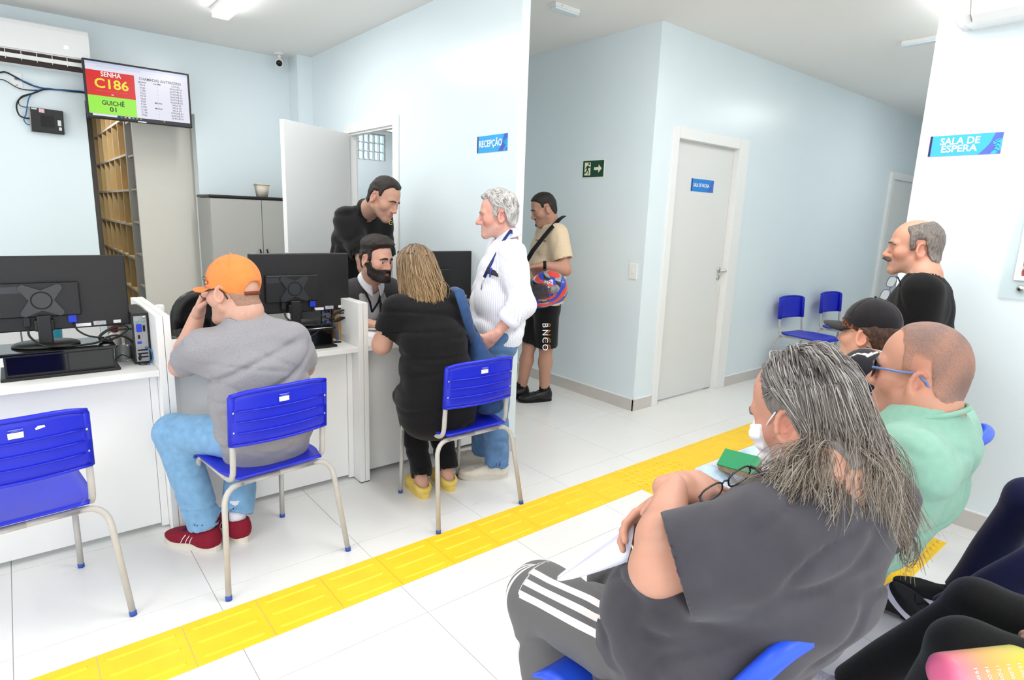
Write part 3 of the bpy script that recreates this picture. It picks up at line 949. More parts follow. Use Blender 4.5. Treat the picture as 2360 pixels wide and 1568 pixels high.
gl = thing('glue_bottle', 'small white bottle with red cap behind the left riser', 'bottle', (0.35, 3.42, ZT))
MB().lathe([(0.025, 0), (0.027, 0.01), (0.027, 0.09), (0.015, 0.105)], (0, 0, 0), 18).build('bottle_body', M_WHITE, gl)
MB().lathe([(0.016, 0.105), (0.016, 0.13), (0.01, 0.14)], (0, 0, 0), 18).build('cap', mat('red_cap', (170, 30, 40), 0.4, 0.4), gl)
jar = tag(MB().lathe([(0.03, 0), (0.032, 0.004), (0.032, 0.07), (0.028, 0.07), (0.028, 0.006)], (0.355, 3.24, ZT), 22).build('clear_cup', MATS['clear_plastic']), 'clear plastic cup between the riser and the computer on the left desk', 'cup')
pd = tag(MB().bx(0.80, 0.91, 3.06, 3.16, ZT, ZT + 0.012, 0.002).build('sticky_note_pad', mat('pink_paper', (180, 90, 130), 0.8, 0.2)), 'pink note pad on the middle desk beside the monitor', 'note pad')
pp = tag(MB().bx(0, 0.2, 0, 0.28, 0, 0.003).build('paper_sheet', mat('paper', (246, 246, 250), 0.7, 0.2)), 'white paper sheet on the right desk under the clerk\'s hands', 'paper')
pp.location = (1.60, 3.04, ZT)
pp.rotation_euler = (0, 0, 0.25)
kb = thing('keyboard', 'black keyboard at the far left of the left desk', 'keyboard', (-0.42, 3.02, ZT))
MB().bx(0.03, 0.32, 0.0, 0.13, 0.002, 0.02, 0.004).build('keyboard_body', M_BLACK, kb)
for r in range(4):
    for c in range(12):
        MB().bx(0.045 + c * 0.022, 0.063 + c * 0.022, 0.015 + r * 0.026, 0.035 + r * 0.026, 0.02, 0.026, 0.002).build('key', M_DARK, kb)


# ---- office chairs
def office_chair(loc, rz, label):
    t = thing('office_chair', label, 'chair', loc, rz, 'black office chairs behind the counter')
    lea = mat('black_leatherette', (24, 23, 24), 0.45, 0.4, bump=0.05, bscale=120)
    def ep(u, v):
        a = u * 2 * math.pi
        r = v
        x = 0.235 * r * (abs(math.cos(a)) ** 0.75) * (1 if math.cos(a) >= 0 else -1)
        z = 0.70 + 0.23 * r * (abs(math.sin(a)) ** 0.8) * (1 if math.sin(a) >= 0 else -1)
        return (x, -0.25 - 0.10 * (z - 0.6) + 0.5 * x * x - 0.03 * (1 - r ** 4), z)
    MB().grid(lambda u, v: ep(u, v), 32, 6, 0.05).build('backrest', lea, t)
    MB().bx(-0.24, 0.24, -0.22, 0.25, 0.43, 0.50, 0.03).build('seat', lea, t)
    MB().cyl((0, 0, 0.09), (0, 0, 0.43), 0.025).build('gas_column', M_BLACK, t)
    for k in range(5):
        a = k * 2 * math.pi / 5 + 0.3
        lg = MB().tube([(0, 0, 0.10), (0.28 * math.cos(a), 0.28 * math.sin(a), 0.065)], [0.024, 0.016], 8).build('leg', M_BLACK, t)
        MB().cyl((0.28 * math.cos(a) - 0.015, 0.28 * math.sin(a), 0.027), (0.28 * math.cos(a) + 0.015, 0.28 * math.sin(a), 0.027), 0.027, n=14).build('castor', M_DARK, lg)
    for s in (-1, 1):
        MB().tube([(s * 0.25, 0.05, 0.46), (s * 0.29, 0.05, 0.5), (s * 0.29, 0.04, 0.66)], 0.014, 8).build('arm_support', M_BLACK, t)
        MB().bx(s * 0.29 - 0.03, s * 0.29 + 0.03, -0.10, 0.14, 0.66, 0.69, 0.012).build('armrest', M_BLACK, t)
    MB().bx(-0.03, 0.03, -0.30, -0.20, 0.44, 0.75, 0.01).build('back_bracket', M_BLACK, t)
    return t


office_chair((1.06, 4.2, 0), math.pi + 0.15, 'black office chair behind the middle desk, seen left of the orange cap')
office_chair((1.78, 3.98, 0), math.pi - 0.05, 'black office chair under the bearded clerk')

# ---- grey storage cabinet
M_CAB = mat('grey_laminate', (176, 175, 170), 0.5, 0.3, noise=0.02, nscale=3)
M_CABD = mat('dark_edge', (60, 58, 56), 0.5, 0.3)
cb = thing('storage_cabinet', 'grey two-door storage cabinet with black top beside the open door', 'cabinet', (1.36, 5.74, 0))
MB().bx(0, 0.86, 0.02, 0.43, 0.04, 1.575, 0.002).build('body', M_CAB, cb)
MB().bx(-0.006, 0.868, -0.006, 0.436, 1.578, 1.602, 0.009).build('top', mat('black_top', (34, 33, 32), 0.4, 0.4), cb)
MB().bx(0.03, 0.83, 0.05, 0.42, 0.0, 0.04).build('plinth', M_CABD, cb)
for k, (xa, xb, hx) in enumerate(((0.004, 0.4275, 0.40), (0.4325, 0.856, 0.46))):
    d = MB().bx(xa, xb, 0.0, 0.018, 0.05, 1.57, 0.0015).build('door', M_CAB, cb)
    MB().tube([(hx, -0.002, 1.13), (hx, -0.022, 1.11), (hx, -0.022, 1.03), (hx, -0.002, 1.01)], 0.007, 8).build('handle', M_DARK, d)
pb = thing('plastic_bin', 'small beige plastic bin on top of the grey cabinet', 'bin', (1.83, 5.84, 1.602))
MB().lathe([(0.055, 0.0), (0.075, 0.11), (0.07, 0.11), (0.052, 0.005)], (0, 0, 0), 4, Matrix.Rotation(math.pi / 4, 3, 'Z')).build('bin_body', mat('cream_plastic', (214, 206, 190), 0.5, 0.3), pb)
MB().bx(-0.06, 0.06, -0.06, 0.06, 0.105, 0.116, 0.004).build('rim', MATS['cream_plastic'], pb)

# grey drawer pedestal behind the left desk
dp = thing('drawer_cabinet', 'light grey drawer cabinet far behind the left monitor', 'cabinet', (-0.45, 5.2, 0))
MB().bx(0, 0.90, 0.02, 0.5, 0.0, 0.76, 0.002).build('body', M_CAB, dp)
for c in range(2):
    for r in range(3):
        d = MB().bx(0.005 + c * 0.45, 0.445 + c * 0.45, 0.0, 0.02, 0.03 + r * 0.24, 0.265 + r * 0.24, 0.0015).build('drawer', mat('light_grey_laminate', (205, 205, 204), 0.5, 0.3), dp)
        MB().bx(0.19 + c * 0.45, 0.27 + c * 0.45, -0.012, 0.0, 0.19 + r * 0.24, 0.21 + r * 0.24, 0.003).build('handle', M_CABD, d)

# ---- file shelves in the doorway
M_SHELF = mat('shelf_grey', (188, 184, 176), 0.55, 0.3)
M_WOODP = mat('raw_board', (206, 178, 122), 0.6, 0.3, noise=0.06, nscale=6)
pan = tag(MB().bx(0.93, 1.42, 6.42, 6.445, 0, 2.5, 0.001).build('shelf_end_panel', mat('offwhite_melamine', (222, 218, 208), 0.5, 0.3, noise=0.01)), 'tall off-white board filling the right of the rear doorway', 'panel')
fs = thing('file_shelf', 'tall pigeonhole shelf packed with brown files in the rear doorway', 'shelf', (0.93, 6.86, 0))
us = thing('open_shelf', 'narrow grey open shelf between the files and the white board', 'shelf', (0.93, 6.445, 0))
MB().bx(0, 0.35, 0, 0.02, 0, 2.5).bx(0, 0.35, 0.395, 0.415, 0, 2.5).bx(0.33, 0.35, 0.02, 0.395, 0, 2.5).build('carcass', M_SHELF, us)
for k in range(9):
    MB().bx(0.01, 0.33, 0.02, 0.395, 0.12 + 0.30 * k, 0.138 + 0.30 * k).build('shelf_board', M_SHELF, us)
random.seed(4)
PH, PW, NC, NR = 0.325, 0.40, 6, 8
MB().bx(0.40, 0.42, 0, NC * PW + 0.02, 0, NR * PH).build('back', M_WOODP, fs)
for c in range(NC + 1):
    MB().bx(0.0, 0.40, c * PW, c * PW + 0.02, 0, NR * PH).build('upright', M_WOODP if c else M_SHELF, fs)
    MB().bx(-0.002, 0.0, c * PW, c * PW + 0.02, 0, NR * PH).build('edge_band', M_SHELF, fs)
for r in range(NR + 1):
    MB().bx(0.0, 0.40, 0, NC * PW + 0.02, r * PH - 0.01, r * PH + 0.01).build('shelf_board', M_WOODP, fs)
    MB().bx(-0.0025, 0.0, 0, NC * PW + 0.02, r * PH - 0.01, r * PH + 0.01).build('edge_band', M_SHELF, fs)
fcols = [mat('file_kraft%d' % k, c, 0.85, 0.15, noise=0.08, nscale=20) for k, c in enumerate([(150, 98, 48), (128, 78, 36), (172, 122, 66), (112, 70, 38), (190, 146, 92)])]
nfile = 0
for r in range(2, NR):
    for c in range(5):
        y = c * PW + 0.03
        while y < (c + 1) * PW - 0.05 and nfile < 230:
            tk = random.uniform(0.022, 0.052)
            hgt = random.uniform(0.22, 0.285)
            lean = random.uniform(-0.02, 0.02)
            o = MB().prism([(y, 0), (y + tk * 0.9, 0), (y + tk * 0.9 + lean, hgt), (y + lean, hgt)], (random.uniform(0.03, 0.12), 0, r * PH + 0.0105), (0, 1, 0), (0, 0, 1), (0.26, 0, 0)).build('paper_file', random.choice(fcols))
            o.location = (0.93, 6.86, 0)
            tag(o, 'brown paper file in the %s row from the top, %s column from the white board' % (('first', 'second', 'third', 'fourth', 'fifth', 'sixth')[NR - 1 - r], ('nearest', 'second', 'third', 'fourth', 'farthest')[c]), 'file', 'brown files on the pigeonhole shelf')
            y += tk + 0.004
            nfile += 1
for k, (z, hh) in enumerate(((1.0385, 0.2), (1.0385, 0.18), (1.6385, 0.10))):
    o = MB().bx(0.97, 1.2, 6.50 + 0.09 * k, 6.56 + 0.09 * k, z, z + hh).build('ledger', mat('ledger_dark', (70, 58, 52), 0.7, 0.2))
    tag(o, ['dark ledger on the grey open shelf, nearest the white board', 'dark ledger on the grey open shelf, behind the nearest one', 'flat dark box on a high board of the grey open shelf'][k], 'book')

# ---- television
tv = thing('television', 'wall television showing the red and green ticket call screen', 'television', (0.934, 5.925, 2.362), -0.02)
MB().bx(-0.368, 0.368, -0.012, 0.03, -0.215, 0.218, 0.006).build('frame', M_BLACK, tv)
MB().bx(-0.25, 0.25, 0.03, 0.06, -0.16, 0.16, 0.01).build('rear_cover', M_BLACK, tv)
MB().bx(-0.05, 0.05, 0.06, 0.25, -0.04, 0.04).bx(-0.15, 0.15, 0.243, 0.254, -0.08, 0.08).build('wall_bracket', M_BLACK, tv)
MB().bx(-0.03, 0.03, -0.0135, -0.012, -0.211, -0.205).build('badge', M_CHROME, tv)
def scr(nm, rgb, e=0.66):
    mt = mat(nm, rgb, 0.25, 0.4, emit=e)
    mt.node_tree.nodes['Principled BSDF'].inputs['Base Color'].default_value = lin([v * 0.25 for v in rgb]) + (1,)
    return mt
S_W, S_R, S_G, S_D = scr('screen_white', (236, 236, 250)), scr('screen_red', (226, 32, 28)), scr('screen_green', (160, 246, 70)), scr('screen_navy', (20, 26, 60), 0.5)
S_Y, S_T, S_TW, S_TG = scr('screen_yellow', (250, 236, 60)), scr('screen_text', (40, 36, 70), 0.2), scr('screen_text_white', (255, 255, 255)), scr('screen_text_green', (10, 60, 10), 0.2)
x0, x1, z0, z1 = -0.352, 0.352, -0.196, 0.203
sw_, sh_ = x1 - x0, z1 - z0
sc_ = MB().bx(x0, x1, -0.0128, -0.0118, z0, z1).build('screen', S_W, tv)


def panel(u0, u1, v0, v1, mt, d=0.0004, nm='screen_panel'):
    MB().bx(x0 + u0 * sw_, x0 + u1 * sw_, -0.0128 - d, -0.0126, z0 + v0 * sh_, z0 + v1 * sh_).build(nm, mt, sc_)


def stext(s, u, v, size, mt, bold=0.0, width=None, align='CENTER'):
    lettering(s, size, (x0 + u * sw_, -0.0134, z0 + v * sh_), (1, 0, 0), (0, 0, 1), mt, sc_, bold, align, width, 0.0003, 'screen_text')


panel(0.0, 0.455, 0.38, 0.845, S_R)
panel(0.0, 0.455, 0.045, 0.38, S_G)
panel(0.0, 1.0, 0.0, 0.042, S_D)
panel(0.03, 0.26, 0.004, 0.040, S_W, 0.0008)
panel(0.0, 1.0, 0.955, 1.0, scr('screen_tabs', (205, 212, 240)))
panel(0.0, 1.0, 0.90, 0.953, scr('screen_bar', (228, 232, 250)))
panel(0.10, 0.52, 0.915, 0.940, scr('screen_field', (214, 220, 240)), 0.0008)
panel(0.08, 0.38, 0.475, 0.479, scr('screen_rule', (245, 120, 100)), 0.0008)
for k, cc in enumerate(((60, 140, 220), (250, 190, 60), (240, 240, 240), (70, 160, 230), (220, 120, 120), (90, 200, 90))):
    panel(0.29 + 0.038 * k, 0.31 + 0.038 * k, 0.010, 0.034, scr('icon%d' % k, cc), 0.0008)
panel(0.72, 0.735, 0.012, 0.034, scr('icon_orange', (240, 120, 40)), 0.0008)
stext('SENHA', 0.232, 0.785, 0.050, S_TW, 0.02, 0.135)
stext('C186', 0.232, 0.605, 0.098, S_Y, 0.02, 0.225)
stext('-', 0.232, 0.43, 0.05, S_TW, 0.02)
stext('GUICHÊ', 0.232, 0.255, 0.048, S_TG, 0.02, 0.15)
stext('01', 0.232, 0.14, 0.048, S_TG, 0.02, 0.045)
stext('CHAMADAS ANTERIORES', 0.715, 0.80, 0.030, S_T, 0.01, 0.30)
rows = [('SENHA', 'NOME', 'LOCAL'), ('P214', '-', 'GUICHÊ 02'), ('P230', '-', 'GUICHÊ 01'), ('C185', '-', 'GUICHÊ 01'), ('P222', '-', 'GUICHÊ 02'), ('P218', '-', 'GUICHÊ 02'), ('P220', '-', 'GUICHÊ 02'), ('P207', 'MARIA', 'SALA 03'), ('P199', '-', 'SALA 03'), ('P199', 'MARIA', 'SALA 03'), ('C184', '-', 'GUICHÊ 01'), ('C174', '-', 'GUICHÊ 01'), ('P206', '-', 'GUICHÊ 01')]
for k, (a_, b_, c_) in enumerate(rows):
    v = 0.735 - 0.0525 * k
    stext(a_, 0.53, v, 0.0185, S_T, 0.01)
    stext(b_, 0.68, v, 0.0185, S_T, 0.01)
    stext(c_, 0.87, v, 0.0185, S_T, 0.01)

# ---- air conditioners
def aircon(loc, rz, W_, label, grille):
    t = thing('air_conditioner', label, 'air conditioner', loc, rz, 'white split air conditioners')
    prof = [(0.0, 0.0), (-0.13, 0.0), (-0.175, 0.03), (-0.205, 0.085), (-0.21, 0.26), (-0.19, 0.295), (0.0, 0.30)]
    MB().prism(prof, (0, 0, 0), (0, 1, 0), (0, 0, 1), (W_, 0, 0)).build('body', mat('glossy_white_plastic', (240, 240, 240), 0.12, 0.5), t)
    MB().prism([(-0.211, 0.092), (-0.2155, 0.094), (-0.2155, 0.26), (-0.205, 0.288), (-0.195, 0.297), (-0.192, 0.293)], (0.004, 0, 0), (0, 1, 0), (0, 0, 1), (W_ - 0.008, 0, 0)).build('front_cover', MATS['glossy_white_plastic'], t)
    if grille:
        MB().prism([(-0.135, 0.004), (-0.178, 0.032), (-0.206, 0.084), (-0.208, 0.083), (-0.180, 0.028), (-0.137, 0.0)], (0.03, 0, 0), (0, 1, 0), (0, 0, 1), (W_ - 0.06, 0, 0)).build('outlet', mat('dark_outlet', (70, 58, 55), 0.6, 0.3), t)
        lv = MB().prism([(-0.198, 0.030), (-0.202, 0.030), (-0.212, 0.058), (-0.208, 0.058)], (0.035, 0, 0), (0, 1, 0), (0, 0, 1), (W_ - 0.07, 0, 0)).build('louver', M_WHITE, t)
        for k in range(9):
            MB().bx(0.06 + k * (W_ - 0.12) / 8 - 0.002, 0.06 + k * (W_ - 0.12) / 8 + 0.002, -0.209, -0.17, 0.022, 0.082).build('vane', M_WHITE, t)
    else:
        MB().prism([(-0.137, 0.0), (-0.180, 0.026), (-0.208, 0.080), (-0.2105, 0.081), (-0.184, 0.022), (-0.139, -0.003)], (0.035, 0, 0), (0, 1, 0), (0, 0, 1), (W_ - 0.07, 0, 0)).build('louver', M_WHITE, t)
        MB().prism([(-0.150, 0.006), (-0.182, 0.028), (-0.209, 0.084), (-0.212, 0.084), (-0.184, 0.024), (-0.150, 0.002)], (0.030, 0, 0), (0, 1, 0), (0, 0, 1), (0.004, 0, 0)).build('seam', M_GREY, t)
    return t


ac1 = aircon((-0.22, YR, 2.485), 0, 0.85, 'white split air conditioner above the mini computer, left of the television', True)
lettering('22', 0.032, (0.70, -0.2158, 0.155), (1, 0, 0), (0, 0, 1), mat('led_digits', (255, 255, 255), 0.5, 0.2, emit=1.5), ac1, 0.0, name='display_digits')
lettering('elgin', 0.034, (0.28, -0.2158, 0.17), (1, 0, 0), (0, 0, 1), mat('logo_grey', (205, 205, 208), 0.4, 0.4), ac1, 0.0, name='logo')
ac2 = aircon((XS, 1.045, 2.462), -math.pi / 2, 0.9, 'white split air conditioner at the top right corner on the bright wall', False)
cd = MB().tube(arc((XS - 0.05, 1.115, 2.9), (XS - 0.05, 1.125, 2.53), (XS - 0.06, 1.04, 2.475), 10), 0.036, 10).build('insulated_pipe', mat('white_wrap', (235, 235, 238), 0.6, 0.2, bump=0.3, bscale=40))
tag(cd, 'white wrapped pipe curving down beside the right air conditioner', 'pipe')

# ---- mini computer, outlet and cables on the rear wall
mp_ = thing('mini_computer', 'black mini computer fixed to the wall under the air conditioner', 'computer', (0.325, YR, 2.108), 0)
Mt = Matrix.Rotation(0.03, 3, 'Y')
MB().box((0, -0.03, 0), (0.205, 0.04, 0.178), Mt, 0.004).build('case', M_BLACK, mp_)
MB().box((-0.105, -0.03, 0), (0.006, 0.036, 0.172), Mt).build('port_panel', M_PCGREY, mp_)
g_ = MB()
for k in range(14):
    g_.box((-0.04 + k * 0.0062, -0.0505, -0.004), (0.0025, 0.001, 0.085), Mt)
g_.build('vents', M_DARK, mp_)
for c_, s_ in (((-0.076, -0.0505, 0.082), (0.034, 0.001, 0.010)), ((0.074, -0.0505, -0.008), (0.022, 0.001, 0.042)), ((0.076, -0.0505, -0.052), (0.018, 0.001, 0.024))):
    MB().box(c_, s_, Mt).build('white_label', M_STICK, mp_)
MB().box((-0.03, -0.0507, 0.072), (0.034, 0.001, 0.028), Mt).build('seal_label', mat('pink_label', (235, 190, 195), 0.6, 0.2, noise=0.1, nscale=120), mp_)
MB().box((0, -0.005, 0), (0.12, 0.01, 0.12), Mt).build('wall_plate', M_BLACK, mp_)
so = thing('wall_outlet', 'white socket plate on the wall left of the mini computer cables', 'socket', (0.165, YR, 2.385))
MB().bx(-0.036, 0.036, -0.008, 0, -0.058, 0.058, 0.003).build('plate', M_WHITE, so)
MB().bx(-0.010, 0.010, -0.014, -0.008, 0.0, 0.02, 0.002).build('socket_block', M_STICK, so)
MB().bx(-0.006, 0.006, -0.009, -0.0075, -0.036, -0.031).build('mark', MATS['plug_blue'], so)


def wallpts(L, d=0.015):
    return [tuple(on_y(px_, py_, YR - d)) for px_, py_ in L]


cable('television_cable', 'upper black cable sweeping from the left edge to the television', wallpts([(-30, 172), (0, 167), (15, 167), (40, 180), (70, 195), (103, 204), (150, 208), (192, 212)]) + [(0.66, 6.08, 2.33)], 0.006, M_CBL)
cable('television_cable', 'lower thin black cable sweeping from the left edge to the television', wallpts([(-30, 180), (0, 183), (12, 186), (45, 204), (80, 208), (120, 206), (160, 211), (194, 215)], 0.02) + [(0.66, 6.08, 2.31)], 0.0035, M_CBL)
cable('network_cable', 'blue network cable from the socket plate to the television', wallpts([(33, 181), (55, 187), (90, 202), (115, 204), (150, 209), (193, 211)], 0.025) + [(0.67, 6.07, 2.32)], 0.004, M_CBLB)
cable('network_cable', 'blue network cable curling down to the mini computer', wallpts([(100, 205), (78, 213), (66, 228), (60, 262), (55, 276), (62, 286), (70, 288)], 0.03), 0.004, M_CBLB)
cable('power_cable', 'black cable looping down the wall into the mini computer', wallpts([(102, 205), (80, 214), (55, 222), (42, 232), (38, 248), (45, 266), (58, 272), (69, 273)], 0.03), 0.0055, M_CBL)
cable('power_cable', 'short black cable joining the top of the mini computer', wallpts([(84, 213), (50, 222), (43, 238), (52, 246), (66, 247)], 0.022), 0.003, M_CBL)

# ---- security camera
cc = thing('security_camera', 'white dome-base security camera on the ceiling near the pillar', 'camera', (2.10, 6.02, CEIL))
MB().lathe([(0.045, 0.0), (0.045, -0.010), (0.03, -0.016)][::-1], (0, 0, 0), 20).build('mount', M_WHITE, cc)
MB().cyl((0, 0, -0.014), (0.0, -0.005, -0.055), 0.014).build('stem', M_WHITE, cc)
bd = MB().cyl((0.025, 0.06, -0.055), (-0.03, -0.075, -0.105), 0.036, n=20).build('housing', M_WHITE, cc)
MB().cyl((-0.0302, -0.0755, -0.1052), (-0.0315, -0.079, -0.1065), 0.027, n=20).build('lens', M_BLACKG, bd)

# ---- acrylic notice panel on the right wall
ap = thing('notice_panel', 'clear acrylic notice panel with a reddish aerial map at the right edge', 'notice board', (XS, 0.70, 1.2))
ux, uy, nz = np.array([0, -1.0, 0]), np.array([0, 0, 1.0]), np.array([-1.0, 0, 0])
MB().bx(-0.010, -0.004, -0.62, 0.045, 0.0, 0.72, 0.001).build('acrylic_sheet', mat('acrylic', (225, 240, 242), 0.1, 0.5, alpha=0.35), ap)
MB().bx(-0.016, -0.010, -0.60, -0.0, 0.09, 0.68, 0.001).build('white_frame', mat('frame_white', (238, 240, 240), 0.3, 0.4), ap)
MB().bx(-0.0168, -0.0158, -0.58, -0.026, 0.112, 0.44).build('aerial_map', mat('map_print', (150, 62, 58), 0.5, 0.3, noise=0.9, nscale=70, rgb2=(190, 186, 190)), ap)
for yy in (-0.035, -0.56):
    MB().lathe([(0.017, 0.0), (0.017, 0.012), (0.012, 0.018)], (-0.004, yy, 0.052), 18, Matrix.Rotation(-math.pi / 2, 3, 'Y')).build('standoff_knob', M_CHROME, ap)
# ================================================================ sculpting by distance fields
def V(*a):
    return np.array(a, np.float64)


def unit(v):
    v = np.asarray(v, np.float64)
    return v / (np.linalg.norm(v) + 1e-12)


class Fld:
    """ordered list of soft-joined shapes; every shape has a bounding ball so that far ones are skipped"""

    def __init__(self):
        self.ops = []
        self.disp = None
        self.clip = []

    def cap(self, a, b, r0, r1=None, k=0.02, op='u'):
        a, b = np.asarray(a, float), np.asarray(b, float)
        r1 = r0 if r1 is None else r1
        ba = b - a
        L2 = float(ba @ ba) + 1e-12

        def f(p):
            pa = p - a
            t = np.clip(pa @ ba / L2, 0, 1)
            d = pa - t[:, None] * ba
            return np.sqrt((d * d).sum(1)) - (r0 + t * (r1 - r0))
        self.ops.append((op, f, (a + b) / 2, np.linalg.norm(ba) / 2 + max(r0, r1), k))
        return self

    def ell(self, c, r, axes=None, k=0.02, op='u', n=2.0):
        c = np.asarray(c, float)
        r = np.asarray(r, float)
        A = np.eye(3) if axes is None else np.asarray(axes, float)
        mn = r.min()

        def f(p):
            q = np.abs((p - c) @ A.T) / r
            if n == 2.0:
                k0 = np.sqrt((q * q).sum(1)) + 1e-9
                q2 = q / r
                k1 = np.sqrt((q2 * q2).sum(1)) + 1e-9
                return k0 * (k0 - 1.0) / k1
            k0 = ((q ** n).sum(1)) ** (1.0 / n)
            return (k0 - 1.0) * mn
        self.ops.append((op, f, c, r.max() * (1.0 if n == 2 else 1.3), k))
        return self

    def loft(self, nodes, k=0.02, op='u', n=2.0):
        """nodes: (pos, lateral unit, half width, half depth)"""
        P = [np.asarray(q[0], float) for q in nodes]
        S = []
        for i in range(len(nodes) - 1):
            a, b = nodes[i], nodes[i + 1]
            ax = P[i + 1] - P[i]
            L = np.linalg.norm(ax)
            ax = ax / L
            S.append((P[i], ax, L, np.asarray(a[1], float), np.asarray(b[1], float), a[2], b[2], a[3], b[3]))

        last = len(S) - 1

        def f(p):
            best = None
            for i, (o, ax, L, l0, l1, a0, a1, b0, b1) in enumerate(S):
                q = p - o
                t = q @ ax / L
                tc = np.clip(t, 0, 1)
                w = (t - tc) * L
                q = q - (tc * L)[:, None] * ax
                lat = l0 + tc[:, None] * (l1 - l0)
                lat = lat - (lat @ ax)[:, None] * ax
                lat /= np.sqrt((lat * lat).sum(1))[:, None] + 1e-9
                fr = np.cross(ax, lat)
                A = a0 + tc * (a1 - a0)
                B = b0 + tc * (b1 - b0)
                u = np.abs((q * lat).sum(1)) / A
                v = np.abs((q * fr).sum(1)) / B
                mn = np.minimum(A, B)
                ww = np.abs(w) / (0.8 * mn)
                if n == 2.0:
                    k0 = np.sqrt(u * u + v * v + ww * ww) + 1e-9
                    k1 = np.sqrt((u / A) ** 2 + (v / B) ** 2 + (ww / (0.8 * mn)) ** 2) + 1e-9
                    d = k0 * (k0 - 1) / k1
                else:
                    k0 = (u ** n + v ** n + ww ** n) ** (1.0 / n)
                    d = (k0 - 1) * mn
                best = d if best is None else smin(best, d, 0.03)
            return best
        P_ = np.array(P)
        c = P_.mean(0)
        R = max(np.linalg.norm(q - c) + max(nd[2], nd[3]) for q, nd in zip(P_, nodes))
        self.ops.append((op, f, c, R, k))
        return self

    def plane(self, o, nrm, k=0.006):
        """keeps the side that nrm points away from (cuts off what lies along nrm)"""
        o, nrm = np.asarray(o, float), unit(nrm)
        self.ops.append(('i', lambda p: (p - o) @ nrm, None, 0, k))
        return self

    def fn(self, f, op='i', k=0.006, c=None, R=0):
        self.ops.append((op, f, c, R, k))
        return self

    def __call__(self, p, c=None, R=None):
        d = np.full(len(p), 0.2)
        for op, f, cc, rr, k in self.ops:
            if c is not None and cc is not None and np.linalg.norm(cc - c) > rr + R + 0.06:
                continue
            e = f(p)
            if op == 'u':
                d = smin(d, e, k)
            elif op == 's':
                d = -smin(-d, e, k)
            elif op == 'd':
                d = d + e
            elif op == 'i':
                d = -smin(-d, -e, k)
        if self.disp is not None:
            d = d + self.disp(p)
        return d


def smin(a, b, k):
    if k <= 0:
        return np.minimum(a, b)
    h = np.maximum(k - np.abs(a - b), 0) / k
    return np.minimum(a, b) - h * h * (k * 0.25)


